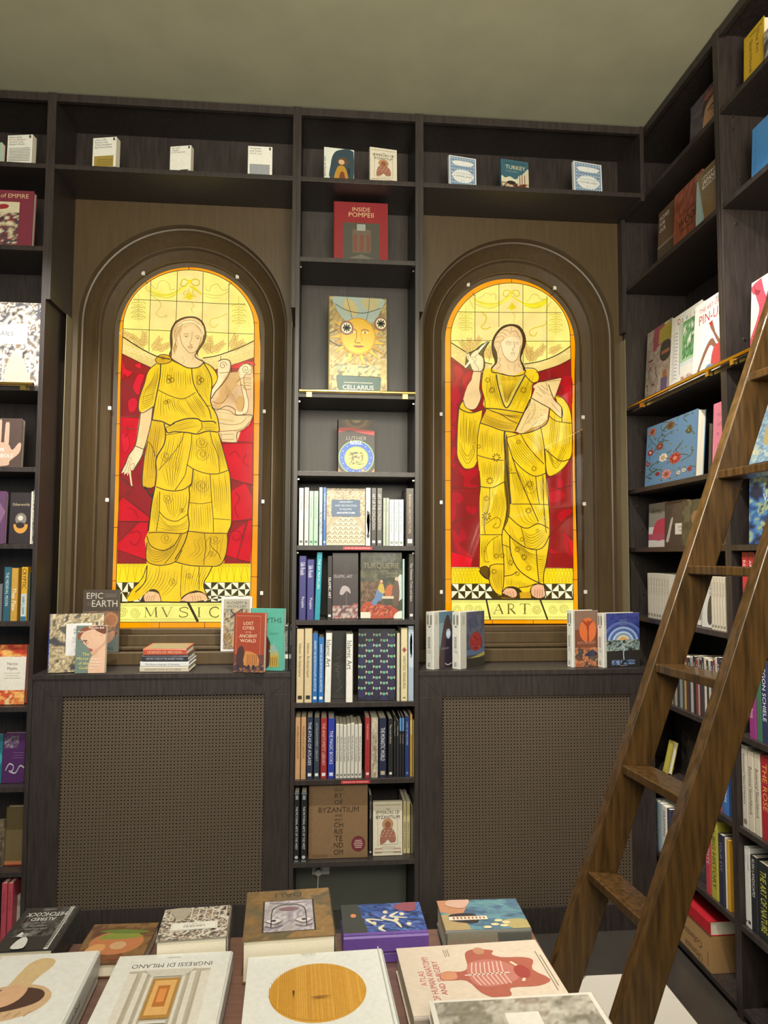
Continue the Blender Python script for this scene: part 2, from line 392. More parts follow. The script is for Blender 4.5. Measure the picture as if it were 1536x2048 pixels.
# ------------------------------------------------------------------ arched surrounds
YG = 3.42
class Niche: pass
def niche(n, x0, x1, gl, gr, gtop, gbot, label):
    """gl/gr: left and right pixel (x,y) of the glass edge, gtop/gbot: pixel y of its top and bottom"""
    o = Niche(); a = U(gl[0], gl[1], 'Y', YG); b = U(gr[0], gr[1], 'Y', YG)
    o.cx = (a.x+b.x)/2; o.a = (b.x-a.x)/2; o.zt = alongy(gtop, Vector((o.cx, YG, 0)), Z1); o.zs = o.zt-o.a; o.zb = alongy(gbot, Vector((o.cx, YG, 0)), Z1)
    prof = [(0.0, YG+0.012), (0.0, YG-0.004), (0.020, YG-0.006), (0.024, YG-0.03), (0.060, YG-0.055), (0.066, YG-0.075), (0.072, YG-0.075), (0.080, YG-0.066), (0.118, YG-0.105), (0.124, YG-0.128), (0.131, YG-0.130), (0.136, YN)]
    NA = 40; zb = 1.10
    path = []
    for (off, y) in prof:
        r = o.a+off; ring = [(o.cx-r, y, zb), (o.cx-r, y, o.zs)]
        ring += [(o.cx-r*math.cos(math.pi*k/NA), y, o.zs+r*math.sin(math.pi*k/NA)) for k in range(1, NA)]
        ring += [(o.cx+r, y, o.zs), (o.cx+r, y, zb)]; path.append(ring)
    t = thing('arched_surround', label, 'arch', (o.cx, YN, zb)); L = t.location
    m_ = MB(); n_ = len(path[0])
    vs = [v for r in path for v in r]; fs = []
    for i in range(len(path)-1):
        for k in range(n_-1): fs.append((i*n_+k, i*n_+k+1, (i+1)*n_+k+1, (i+1)*n_+k))
    m_.add([Vector(v)-L for v in vs], fs); m_.build('moulding', 'arch', t, smooth=True)
    # face board with the round-headed opening: a closed slab
    ro = o.a+0.136; arc = path[-1]; m_ = MB()
    xl, xr = x0+0.0005, x1-0.0005
    def slab(poly): m_.prism([Vector(q)-L for q in poly], (0, 0.03, 0))
    slab([(xl, YN, zb), (o.cx-ro, YN, zb), (o.cx-ro, YN, o.zs), (xl, YN, o.zs)])
    slab([(o.cx+ro, YN, zb), (xr, YN, zb), (xr, YN, o.zs), (o.cx+ro, YN, o.zs)])
    top = HC-0.004; up = arc[1:-1]; h = len(up)//2
    for i in range(len(up)-1):
        A, B = up[i], up[i+1]
        def out(p):
            dx, dz = p[0]-o.cx, p[2]-o.zs
            s_ = min([(xr-o.cx)/dx if dx > 1e-6 else 9, (xl-o.cx)/dx if dx < -1e-6 else 9, (top-o.zs)/dz if dz > 1e-6 else 9])
            return (o.cx+dx*s_, YN, o.zs+dz*s_)
        oa, ob = out(A), out(B); poly = [A, B, ob]
        if abs(oa[0]-ob[0]) > 1e-4 and abs(oa[2]-ob[2]) > 1e-4: poly.append((xl if ob[0] < o.cx else xr, YN, top))
        poly.append(oa); slab(poly)
    m_.build('face_board', 'arch', t)
    # stepped sill under the glass
    zb0 = 1.0935; h_ = o.zb-zb0
    part('sill_moulding', 'arch', t, ((x0+0.026, YN-0.036, zb0), (x1-0.026, YN-0.0005, zb0+h_*0.38)), bevel=0.004)
    o.step = zb0+h_*0.38
    for yf, z0, z1 in ((YN+0.003, zb0, zb0+h_*0.30), (YN+0.026, zb0+h_*0.30, zb0+h_*0.40), (YN+0.012, zb0+h_*0.40, zb0+h_*0.50), (YN+0.062, zb0+h_*0.50, zb0+h_*0.82), (YN+0.10, zb0+h_*0.82, o.zb-0.002)):
        part('sill_moulding', 'arch', t, ((o.cx-o.a-0.05, yf, z0), (o.cx+o.a+0.05, YG+0.02, z1)), bevel=0.003)
    # slim edge strips where the surround meets the cabinets
    for x in (x0+0.0215, x1-0.0215):
        part('edge_strip', 'edge', t, ((x-0.0015, YN-0.075, zb), (x+0.0015, YN, ZB if x < 1.3 else 2.6)))
    return o
nl = niche(1, NL[0], NL[1], (238, 690), (521, 690), 535, 1254, 'brown moulded round arch around the music window')
nr = niche(2, NR[0], NR[1], (890, 700), (1150, 700), 558, 1249, 'brown moulded round arch around the art window')

# radiator covers under the windows
def cover(label, x0, x1, gx0, gx1, fl, fr):
    t = thing('radiator_cover', label, 'radiator cover', ((x0+x1)/2, YF+0.13, 0)); zt = 1.093
    part('ledge_top', 'wood', t, ((x0, YF-0.004, zt-0.02), (x1, YN-0.001 if False else YG+0.0, zt)), bevel=0.001)
    a = along(gx0, Vector((0, YF, 0.7)), X1); b = along(gx1, Vector((0, YF, 0.7)), X1)
    z1 = alongy(1391, Vector(((a+b)/2, YF, 0)), Z1); z0 = alongy(1815, Vector(((a+b)/2, YF, 0)), Z1)
    part('frame_rail', 'wood', t, ((x0+0.001, YF, z1), (x1-0.001, YF+0.02, zt-0.0205)), bevel=0.001)
    part('frame_rail', 'wood', t, ((x0+0.001, YF, 0.0), (x1-0.001, YF+0.02, z0)), bevel=0.001)
    part('frame_stile', 'wood', t, ((x0+0.001, YF, z0+0.0003), (a, YF+0.02, z1-0.0003)), bevel=0.001)
    part('frame_stile', 'wood', t, ((b, YF, z0+0.0003), (x1-0.001, YF+0.02, z1-0.0003)), bevel=0.001)
    o = MB(); o.box((a-t.location.x, YF+0.008-t.location.y, z0), (b-t.location.x, YF+0.0095-t.location.y, z1)); o.build('cane_panel', 'cane', t)
    part('backing_board', 'darkback', t, ((a, YF+0.045, z0), (b, YF+0.05, z1)))
    # mitre lines at the ledge corners
    for xx, s in ((x0, 1), (x1, -1)):
        b_ = MB(); q = [(xx+s*0.004, YF-0.0008, zt-0.024), (xx+s*0.0055, YF-0.0008, zt-0.024), (xx+s*0.09, YF-0.0008, zt-0.105), (xx+s*0.0885, YF-0.0008, zt-0.105)]
        b_.prism([Vector(v)-t.location for v in q], (0, 0.0009, 0)); b_.build('mitre_joint', 'darkback', t)
cover('dark radiator cover with cane panel under the music window', NL[0]+0.0005, NL[1]-0.0005, 120, 527, 0, 0)
cover('dark radiator cover with cane panel under the art window, behind the ladder', NR[0]+0.0005, NR[1]-0.0005, 886, 1263, 0, 0)

# ------------------------------------------------------------------ right bookcase
D1, D2 = 2.43, 1.56                           # divider fronts (Y)
t = thing('bookcase', 'long dark bookcase along the right wall behind the ladder', 'bookcase', (XR+0.15, 2.3, 0))
XK = XR+0.31
RS = dict(SH); RS['lut'] = 1.889; RS['base'] = 0.045
ybk = YN-0.02
for y0 in (D1-0.036, D1-0.018, D2-0.018):
    part('side_panel', 'wood', t, ((XR, y0+0.0003, 0), (XK+0.018, y0+0.0177, HC-0.004)), bevel=0.001)
part('side_panel', 'wood', t, ((XR+0.0005, ybk, 0), (XK+0.018, ybk+0.018, HC-0.004)))
for a, b in ((D1, ybk), (D2, D1-0.036)):
    part('back_panel', 'wood', t, ((XK, a, 0.02), (XK+0.018, b, HC-0.004)))
    for k, z in RS.items():
        if k == 'base': z = 0.045
        part('shelf', 'wood', t, ((XR+0.001, a, z-TH), (XK, b, z)), bevel=0.0008)
    part('top_rail', 'wood', t, ((XR+0.002, a, HC-0.04), (XR+0.02, b, HC-0.006)))
    part('top_panel', 'wood', t, ((XR+0.0205, a, HC-0.03), (XK, b, HC-0.012)))
for y, s in ((ybk, -1), (D1-0.036, -1)):
    for k_ in ('top', 'pom', 'rail', 'lut', 'cal', 'blu', 'isl'):
        for dx, dz in ((0.05, -0.032), (0.05, -0.075), (0.07, 0.09)): part('shelf_pin', 'steel', t, ((XR+dx-0.003, min(y, y+s*0.005), RS[k_]+dz), (XR+dx+0.003, max(y, y+s*0.005), RS[k_]+dz+0.006)))
ra = along(1258, Vector((XR-0.014, 0, RZ)), Y1)
rail_bar((XR-0.014, ra, RZ), (XR-0.014, D2+0.02, RZ), RZ, 'y', 'long brass rail on the right bookcase passing behind the ladder', [(XR-0.014, ra-0.13, RZ), (XR-0.014, D1+0.06, RZ), (XR-0.014, D1-0.1, RZ)])
# ------------------------------------------------------------------ stained glass
SKY, SKYW, BAND = 'fbe678', 'fbdc84', 'e9cb74'
OR, RED, REDD, ROBE, ROBE2, SKIN, SKL, INK, INK2 = 'ff9a00', 'd4101c', '96201c', 'f4c91e', 'e6b61e', 'f0cb8c', 'f6dba4', '4e340c', '8a6414'
GOLD = 'e8cf1c'
def offs(pts, dx, dy): return [(x+dx, y+dy) for x, y in pts]
def half(cx, cy, rx, ry, n=48, a0=180, a1=0): return [(cx+rx*math.cos(R_(a0+(a1-a0)*k/n)), cy-ry*math.sin(R_(a0+(a1-a0)*k/n))) for k in range(n+1)]
def spiral(x, y, r, turns, s=1, a0=0, n=22): return [(x+r*(1-k/n*0.85)*math.cos(a0+s*6.283*turns*k/n), y+r*(1-k/n*0.85)*math.sin(a0+s*6.283*turns*k/n)) for k in range(n+1)]
def leafspray(A, x, y, ang, L, n, col, fill):
    dx, dy = math.cos(ang), -math.sin(ang)
    A.stroke([(x, y), (x+dx*L*0.5-dy*L*0.05, y+dy*L*0.5+dx*L*0.05), (x+dx*L, y+dy*L)], 3.5, col)
    for k in range(n):
        f = (k+1)/n; bx, by = x+dx*L*f, y+dy*L*f
        for s in (-1, 1):
            a = ang+s*0.75; l = 52*(1-0.35*f); ex, ey = bx+l*math.cos(a), by-l*math.sin(a); nx, ny = (ey-by)*0.22, -(ex-bx)*0.22
            p = [(bx, by), ((bx+ex)/2+nx, (by+ey)/2+ny), (ex, ey), ((bx+ex)/2-nx, (by+ey)/2-ny)]
            A.poly(p, fill, 3, keep=True); A.stroke(p, 2.6, col, 3, closed=True)
def flower(A, x, y, r, col, n=9):
    for k in range(n):
        a = 6.283*k/n; A.stroke([(x+r*0.45*math.cos(a), y+r*0.45*math.sin(a)), (x+r*math.cos(a), y+r*math.sin(a))], r*0.24, col, 0, taper=False)
SER = {'M': [((.10, 0), (.14, 1), 1), ((.14, 1), (.50, .06), 3), ((.50, .06), (.86, 1), 1), ((.86, 1), (.90, 0), 3), ((0, 0), (.22, 0), .8), ((.78, 0), (1.02, 0), .8), ((.02, 1), (.2, 1), .8), ((.82, 1), (1, 1), .8)],
       'V': [((.12, 1), (.50, 0), 3), ((.50, 0), (.88, 1), 1), ((0, 1), (.28, 1), .8), ((.74, 1), (1, 1), .8)],
       'I': [((.5, 0), (.5, 1), 3), ((.15, 0), (.85, 0), .8), ((.15, 1), (.85, 1), .8)],
       'A': [((.50, 1), (.10, 0), 1), ((.50, 1), (.88, 0), 3), ((.24, .36), (.74, .36), .9), ((0, 0), (.24, 0), .8), ((.72, 0), (1, 0), .8)],
       'T': [((.5, 0), (.5, 1), 3), ((.03, 1), (.97, 1), 1.2), ((.03, 1), (.03, .84), 1), ((.97, 1), (.97, .84), 1), ((.3, 0), (.7, 0), .8)],
       'R': [((.2, 0), (.2, 1), 3), ((.02, 0), (.4, 0), .8), ((.02, 1), (.3, 1), .8), ((.45, .48), (.98, 0), 3)]}
SCV = {'S': ([(.92, .80), (.88, .96), (.50, 1.0), (.14, .86), (.16, .64), (.50, .52), (.86, .38), (.88, .14), (.50, -.01), (.12, .04), (.08, .22)], 2),
       'C': ([(.95, .80), (.86, .96), (.55, 1.02), (.20, .86), (.05, .5), (.20, .14), (.55, -.02), (.86, .04), (.97, .20)], 2.4), 'R': ([(.2, .99), (.62, .98), (.80, .76), (.62, .51), (.2, .49)], 1.6)}
def serif(A, ch, x0, x1, yb, yt, col):
    wd, ht = x1-x0, yt-yb; k = ht*-0.04
    f = lambda p: (x0+p[0]*wd, yb+p[1]*ht)
    for a, b, q in SER.get(ch, []): A.stroke([f(a), f(b)], abs(ht)*0.045*q, col, 0)
    if ch in SCV: A.stroke([f(p) for p in SCV[ch][0]], abs(ht)*0.045*SCV[ch][1], col, 5)
def pinwheels(A, x0, x1, y0, y1, cell, wht):
    x = x0
    while x < x1-1:
        xe = min(x+cell, x1); cx, cy = x+cell/2, (y0+y1)/2; h = (y1-y0)/2
        P8 = [(x, y0), (cx, y0), (x+cell, y0), (x+cell, cy), (x+cell, y1), (cx, y1), (x, y1), (x, cy)]
        for k in (0, 2, 4, 6):
            t = [(cx, cy), P8[k], P8[(k+1) % 8]]; t = [(min(a, x1), b) for a, b in t]; A.poly(t, wht, keep=True)
        x += cell
def window(name, label, sc, ox, oy, nic, kind):
    t = thing(name, label, 'stained glass', (nic.cx, YG, nic.zb))
    loc = t.location
    def to3(a, b, l): return U(ox+a*sc, oy+b*sc, 'Y', YG-l)-loc
    def new(step=1e-4, base=0.0):
        m = MB(); A = Art(m, to3, step); A.l = base; return m, A
    # glass slab behind the painting
    m_ = MB(); r = nic.a; ring = [(-r, 0, 0), (r, 0, 0), (r, 0, nic.zs-nic.zb)]+[(r*math.cos(math.pi*k/30), 0, nic.zs-nic.zb+r*math.sin(math.pi*k/30)) for k in range(1, 30)]+[(-r, 0, nic.zs-nic.zb)]
    m_.prism([(x*0.999, 0.001, z) for x, y, z in ring], (0, 0.008, 0)); m_.build('light_box', 'darkback', t)
    return t, new, to3
def finish(t, mA, mO, mC, nic):
    mA.build('painted_glass', 'glass', t); mO.build('orange_border', 'glass', t); mC.build('lead_came', 'lead', t)
    # clear cover sheet held by small clips
    r = nic.a+0.022; h = nic.zs-nic.zb; m_ = MB()
    ring = [(-r, 0, 0.0), (r, 0, 0.0), (r, 0, h)]+[(r*math.cos(math.pi*k/40), 0, h+r*math.sin(math.pi*k/40)) for k in range(1, 40)]+[(-r, 0, h)]
    m_.prism([(x, -0.030, z) for x, y, z in ring], (0, 0.003, 0)); m_.build('cover_sheet', 'clear', t)
    m_ = MB(); m_.tube([(x, -0.0285, z) for x, y, z in ring[2:]], 0.0009, 5); m_.build('sheet_edge', 'edge', t)
    for k in range(8):
        if k < 6: x = (-1 if k % 2 else 1)*(r+0.004); z = h*(0.10+0.31*(k//2))+0.02
        else: a = R_(52 if k == 6 else 128); x = (r+0.004)*math.cos(a); z = h+(r+0.004)*math.sin(a)
        c = MB(); c.box((x-0.008, -0.036, z-0.009), (x+0.008, -0.024, z+0.009)); c.build('clip', 'white', t, bevel=0.002)
random.seed(4)

# ===== left window: a standing woman with a lyre
t, new, to3 = window('stained_glass_window', 'left backlit stained glass arch of a robed woman with a lyre, lettered MVSIC', 0.234375, 200, 500, nl, 0)
mO, O = new(); mA, A = new(base=0.001); mC, C = new(base=0.018)
inn = half(757, 660, 560, 490); outr = half(752, 660, 606, 520)
outer = outr+P('1378,1000 1372,1500 1372,1950 1366,2600 1350,3050 1338,3226')+P('90,3226 98,2900 110,2500 122,2050 130,1400 140,850')
O.poly(outer, OR)
inner = inn+P('1315,900 1310,1400 1306,1900 1298,2400 1288,2800 1280,3176')+P('130,3176 135,2980 148,2450 160,2200 167,1800 175,1150 186,900')
A.poly(inner, SKY)
for q in [P('660,180 876,180 876,620 655,620'), P('425,430 655,440 650,680 425,670'), P('880,450 1095,460 1095,700 878,690')]: A.poly(q, SKYW, keep=True)
A.poly(P('192,740 300,810 400,868 500,912 610,935 760,945 880,925 985,905 1100,868 1210,825 1312,775 1312,918 1210,955 1120,985 1030,1005 900,1040 600,1060 430,1000 340,960 270,925 188,885'), BAND)
for k in range(26):
    f = k/25; x = 205+f*1090; yy = 885+120*math.sin(math.pi*f)-35
    if 520 < x < 890: continue
    for a in range(7):
        A.circ(x+16*math.cos(a*0.9), yy-20+16*math.sin(a*0.9), 5, 'f8eaa4', n=6, keep=True)
    A.stroke([(x-14, yy+34), (x, yy+14), (x+14, yy+34)], 3, 'f8eaa4', 0)
A.poly(P('188,885 270,925 340,960 430,1000 600,1060 900,1040 1030,1005 1120,985 1210,955 1312,918 1306,1900 1298,2400 1286,2676 146,2676 165,1900 175,1150'), REDD)
for q in ['176,1420 340,1440 320,1640 290,1700 200,1860 170,1880', '165,2150 195,2110 430,2290 405,2312 160,2312', '405,2325 395,2640 155,2560 150,2500 330,2325', '1040,1660 1300,1640 1300,2000 1110,1950 1090,1840', '1115,2060 1240,1990 1298,2110 1296,2290 1120,2310', '1262,2305 1296,2300 1286,2660 1170,2636', '1120,2420 1240,2330 1165,2636 1075,2600', '1180,1540 1306,1440 1306,1640 1170,1630']:
    A.poly(P(q), RED, keep=False)
for q in ['190,930 215,1010 275,1040 235,1085 205,1060 190,1120', '300,980 340,960 350,1010 310,1000', '330,1060 380,1070 350,1150 330,1240 280,1180 300,1110', '240,1290 290,1260 320,1300 300,1370 250,1380', '180,1560 240,1600 250,1680 200,1730', '1130,980 1250,950 1310,960 1310,990 1130,1010']:
    A.poly(P(q), 'e0182a', 4, keep=False); A.stroke(P(q), 3, '7c1014', 4, closed=True)
for q, w_ in [('210,1600 240,1560 230,1500', 5), ('1150,2060 1190,2120 1150,2200 1180,2280', 7), ('1250,1740 1220,1800 1270,1850', 6), ('1130,2400 1180,2400 1210,2450 1150,2480 1130,2440', 6), ('250,2420 320,2400 350,2450 300,2520 250,2480', 6), ('230,2200 290,2220 330,2290', 5), ('1100,1750 1160,1720 1200,1780', 6)]:
    A.stroke(P(q), w_, '8c1018', 4)
A.poly(P('146,2676 1284,2676 1282,2835 138,2835'), 'fbd808')
for x in list(range(175, 400, 38))+list(range(1030, 1280, 30)): A.stroke([(x+13*math.cos(a/8*6.283), 2693+13*math.sin(a/8*6.283)) for a in range(8)], 3, 'a88a10', 0, closed=True)
for k, x in enumerate(list(range(180, 400, 34))+list(range(950, 1270, 30))): A.stroke([(x, 2712), (x+(16 if k % 2 else -18), 2824)], 3, 'a88a10', 0)
A.poly(P('138,2835 1282,2835 1278,3005 134,3005'), '453711')
pinwheels(A, 140, 420, 2838, 3000, 98, 'f3efc4'); pinwheels(A, 890, 1280, 2838, 2952, 116, 'f3efc4'); pinwheels(A, 890, 1280, 2952, 3000, 116, 'f3efc4')
A.poly(P('134,3012 1280,3005 1276,3174 130,3176'), 'f7ee7c')
for y in (3028, 3038, 3150, 3160): A.stroke([(140, y), (1275, y-5)], 3, 'a89a3c', 0)
for x in range(400, 1020, 22): A.stroke([(x, 3050), (x+40, 3140)], 1.6, 'd8c868', 0); A.stroke([(x+40, 3050), (x, 3140)], 1.6, 'd8c868', 0)
for x, s in ((300, 1), (190, -1), (1120, -1), (1220, 1)): A.stroke(spiral(x, 3095, 44, 2.4, s), 5, 'b0a040', 3)
for ch, a, b in (('M', 375, 492), ('V', 520, 622), ('S', 672, 755), ('I', 822, 868), ('C', 932, 1016)): serif(A, ch, a, b, 3132, 3050, '55480c')
# garlands and ribbons
for q in ['400,310 470,345 560,372 650,350 715,310 760,300 650,385 560,405 480,395 430,350']: A.poly(P(q), 'f4e04c', 4)
A.poly(P('760,300 800,310 870,370 868,388 820,350 770,320'), GOLD, 0)
for q, w_ in [('430,290 480,330 500,280 540,260 590,290 600,340 640,330', 4), ('390,300 400,340 480,375 560,385 640,360 715,300', 5), ('430,380 520,400 580,410 650,380', 4), ('900,330 930,350 950,310 1000,290 1030,330 1060,345 1100,330', 4), ('880,370 960,385 1040,385 1100,350', 4), ('900,395 960,410 1020,405', 3), ('435,385 500,430 520,480 480,540 520,575 570,555 560,580', 4), ('780,440 800,480 780,500 790,535', 4), ('1090,545 1010,575 950,590 935,630 970,662 1010,630', 5), ('1085,400 1070,440', 3), ('700,255 690,300 720,310 750,280 765,265 800,300 840,300 845,260 800,250 765,275 730,250 700,255', 9), ('760,330 740,380 710,375 735,345', 6), ('800,330 790,370 815,400', 6)]:
    A.stroke(P(q), w_, 'c8b41c' if w_ > 4 else 'b4a444', 5)
A.circ(765, 270, 18, GOLD); A.poly(P('765,350 800,400 780,415 765,432 750,415 700,410 735,395'), GOLD, 0)
def tassel(x, y, n, h, col):
    A.stroke([(x, y-80), (x, y+h)], 3, col, 0)
    for k in range(n):
        yy = y+h*k/n
        for s in (-1, 1): A.stroke([(x, yy-12), (x+s*22, yy), (x+s*46, yy-4), (x+s*60, yy+12)], 5, col, 4); A.stroke([(x, yy+10), (x+s*18, yy+22), (x+s*40, yy+14)], 4, col, 4)
tassel(328, 450, 4, 160, 'b8a43c'); tassel(1185, 470, 4, 180, 'c8b428')
for x, y, a in ((370, 840, 2.3), (370, 840, 1.5), (300, 770, 2.6), (440, 870, 1.0), (470, 860, 0.4), (940, 880, 1.6), (950, 880, 0.7), (970, 890, 2.4), (1110, 860, 1.2), (1110, 860, 0.6)):
    leafspray(A, x, y, a, 125, 5, 'a8741c', 'e8c46c')
# figure
A.poly(P('648,610 700,582 765,570 830,580 880,625 902,700 898,760 875,810 840,870 840,910 885,950 1000,1060 940,1000 600,960 590,890 606,840 602,700'), '6a521c', 4)
A.poly(P('1010,950 1060,932 1105,945 1116,1000 1100,1060 1050,1140 1010,1180 1180,1030 1200,985 1245,968 1300,985 1310,1100 1308,1400 1270,1500 1200,1545 1172,1640 1050,1636 1020,1540 985,1440 945,1330 950,1200 1000,1120'), 'e9bf88')
A.poly(P('1030,1050 1190,1040 1200,1130 1130,1200 1060,1300 1010,1360 960,1330 1010,1240'), 'dcae6c')
A.poly(P('1010,950 1050,935 1095,945 1105,1000 1080,1070 1020,1160 975,1230 945,1310 940,1230 1000,1120 1010,1030'), SKL, 4)
A.poly(P('1200,990 1250,968 1292,1000 1285,1055 1245,1060 1225,1100 1245,1200 1268,1300 1255,1385 1215,1400 1160,1400 1150,1370 1210,1380 1230,1300 1212,1200 1190,1080'), SKL, 4)
A.poly(P('1165,1130 1200,1100 1230,1090 1290,1095 1292,1185 1240,1190 1215,1150 1190,1160'), SKIN, 4)
for y in (1112, 1136, 1160): A.stroke([(1225, y), (1262, y-6), (1290, y+2)], 4, INK2)
A.poly(P('965,1350 1100,1370 1160,1410 1280,1405 1280,1460 1230,1515 1150,1545 1030,1540 990,1450'), 'f0d090', 3)
A.poly(P('1018,1548 1165,1540 1170,1630 1150,1642 1045,1636 1025,1600'), 'efcf94')
A.stroke(P('1040,1575 1140,1570 1140,1615 1042,1618'), 4, INK2, 0, closed=True)
for k in range(11): x = 1065+k*12; A.stroke([(x, 1070+k*3), (x-50+k*2, 1310)], 2.2, 'b08040', 0)
A.stroke(spiral(1245, 1015, 36, 1.6), 5, INK2, 3); A.stroke(spiral(1050, 985, 34, 1.5, -1), 5, INK2, 3)
A.stroke(P('990,1470 1100,1490 1200,1480 1250,1430'), 4, INK2); A.stroke(P('1000,1440 1145,1460'), 14, 'e4c070', 0); A.stroke(P('1150,1400 1230,1410 1150,1400'), 3, INK2, 0)
A.circ(1195, 1310, 38, 'd8a860', 70)
# head and neck
A.poly(P('612,900 630,800 650,700 690,640 770,610 850,640 880,700 870,780 820,860 830,900 872,945 876,968 850,985 800,1002 740,992 680,966 618,925'), SKIN, 3)
A.poly(P('640,640 700,597 765,580 825,590 872,630 890,690 884,730 862,690 830,668 790,652 742,668 700,700 676,760 668,830 650,885 625,895 612,870 622,800 618,710'), 'f0c888', 3)
A.stroke(P('665,650 720,618 790,612 850,650 884,705'), 14, 'f8e0a0'); A.stroke(P('665,640 720,606 790,600 850,636'), 3, INK2); A.stroke(P('668,662 720,630 790,624 845,662 880,715'), 3, INK2)
for q, w_ in [('680,722 700,800 735,850 775,880 820,862 848,810 864,740', 4.5), ('712,722 735,712 760,722', 4), ('812,738 835,730 850,742', 4), ('715,735 738,728 758,738 736,745 715,735', 3), ('812,752 834,744 848,754 832,760', 3), ('786,700 782,760 765,795 785,808', 3.5), ('748,828 772,822 792,830', 5), ('755,840 772,846 786,838', 3), ('700,905 720,950 700,970', 3), ('800,890 790,940', 3), ('650,660 636,720 646,780 628,850 640,890', 3.5), ('672,672 652,740 662,800 650,850', 3), ('700,650 676,700 690,720', 3), ('735,640 700,670 690,700', 3), ('780,635 740,650 720,668', 3), ('820,645 850,680 868,720', 3), ('640,700 630,760', 3)]:
    A.stroke(P(q), w_, INK2 if w_ > 3.4 else 'b08850', 4)
for k in range(9): A.stroke([(640+9*k, 640-6*k+(k*k)*0.6), (628+8*k, 700-4*k), (650+5*k, 770-10*k)], 3, 'a87c40', 4)
for k in range(6): A.stroke([(655-4*k, 760+8*k), (640+3*k, 800+6*k), (622+3*k, 850+5*k)], 3, 'a87c40', 4)
for x in (736, 832): A.circ(x, 738 if x < 800 else 754, 6, INK, 5, 10, True)
A.stroke(P('765,808 778,814 790,806'), 3.5, INK2); A.stroke(P('750,829 772,836 794,829'), 4, 'b86a50')
for q in ['1200,990 1250,968 1292,1000 1285,1055 1245,1060 1225,1100 1245,1200 1268,1300 1255,1385 1215,1400', '1190,1080 1212,1200 1230,1300 1210,1380', '965,1350 1100,1370 1160,1410 1280,1405', '1280,1460 1230,1515 1150,1545', '1018,1548 1165,1540', '1030,1560 1035,1630', '1165,1130 1200,1100 1230,1090 1290,1095', '1190,1160 1215,1150 1240,1190 1290,1185', '960,1290 1010,1310 1060,1290 1100,1230', '1020,1050 1180,1038']: A.stroke(P(q), 5, '8a5c24', 4)
for k in range(16): A.stroke([(960+20*k, 1380+3*k), (975+20*k, 1372+3*k)], 3, 'b88648', 0)
for k in range(12): A.stroke([(1075+6*k, 1150+8*k), (1070+9*k, 1250+6*k)], 2.4, 'b88648', 0)
# tunic
A.poly(P('520,975 600,940 680,968 740,1002 800,1008 855,990 882,960 930,985 975,1030 1000,1085 985,1140 950,1185 946,1300 985,1400 1012,1480 1005,1550 780,1560 560,1560 530,1500 445,1450 460,1340 490,1180'), ROBE, 2)
A.poly(P('480,975 520,970 515,1100 490,1200 455,1335 400,1372 355,1390 330,1360 332,1290 352,1215 382,1130 400,1060 430,1010'), ROBE, 2)
A.poly(P('470,930 510,897 570,895 605,920 600,955 540,972 490,968'), 'dca818', 3); A.circ(538, 924, 18, 'b8860c', n=12)
A.poly(P('445,1450 530,1490 560,1560 545,1640 520,1720 480,1810 500,1900 470,2010 400,2030 360,2014 368,1900 395,1640'), ROBE2, 2)
# skirt
A.poly(P('560,1555 780,1560 1005,1550 1018,1600 1060,1740 1092,1860 1110,1960 1118,2140 1122,2300 1110,2370 1085,2420 1085,2540 1068,2620 1030,2688 960,2696 925,2770 890,2830 890,2890 930,2970 925,2990 895,2936 850,2908 800,2914 740,2938 690,2970 680,3003 520,2998 500,2920 450,2896 400,2918 330,2980 250,2998 226,2976 236,2946 285,2886 350,2826 392,2766 402,2690 392,2620 402,2500 412,2420 425,2310 445,2170 470,2030 500,1900 480,1810 520,1700'), ROBE, 2)
A.poly(P('412,2400 760,2410 720,2560 640,2660 520,2696 405,2660 395,2560'), 'dfb114', 2); A.poly(P('740,2400 970,2410 1080,2420 1085,2540 1060,2630 1020,2690 640,2666 720,2560'), 'e3b414', 2)
A.poly(P('300,1676 340,1390 440,1350 432,1480 400,1600 372,1702'), SKIN); A.poly(P('345,1385 452,1338 435,1480 400,1620 375,1700 300,1672 325,1560'), SKIN)
A.poly(P('300,1672 375,1700 352,1770 310,1840 282,1882 262,1880 272,1980 276,2014 262,2000 248,1900 235,1930 228,1900 205,1920 208,1890 185,1906 190,1880 225,1820 240,1770 270,1720'), SKL, 2)
for q in ['235,1770 262,1775 270,1800', '245,1790 230,1850 212,1890', '258,1800 245,1860 236,1910', '262,1820 258,1880', '268,1830 290,1820 290,1850 268,1870']: A.stroke(P(q), 3.5, INK2)
A.poly(P('380,2944 410,2920 450,2915 500,2935 520,3000 400,3003 376,2976'), 'f6bf84', 3); A.poly(P('690,2990 745,2940 800,2928 850,2922 905,2945 922,2985 870,2990 780,3003 720,2995'), 'f6bf84', 3)
for x in (395, 415, 435, 455): A.stroke([(x, 2998), (x+5, 2966), (x+18, 2950)], 3.5, INK2)
for x in (790, 812, 834, 856): A.stroke([(x, 2998), (x+2, 2968), (x-8, 2950)], 3.5, INK2)
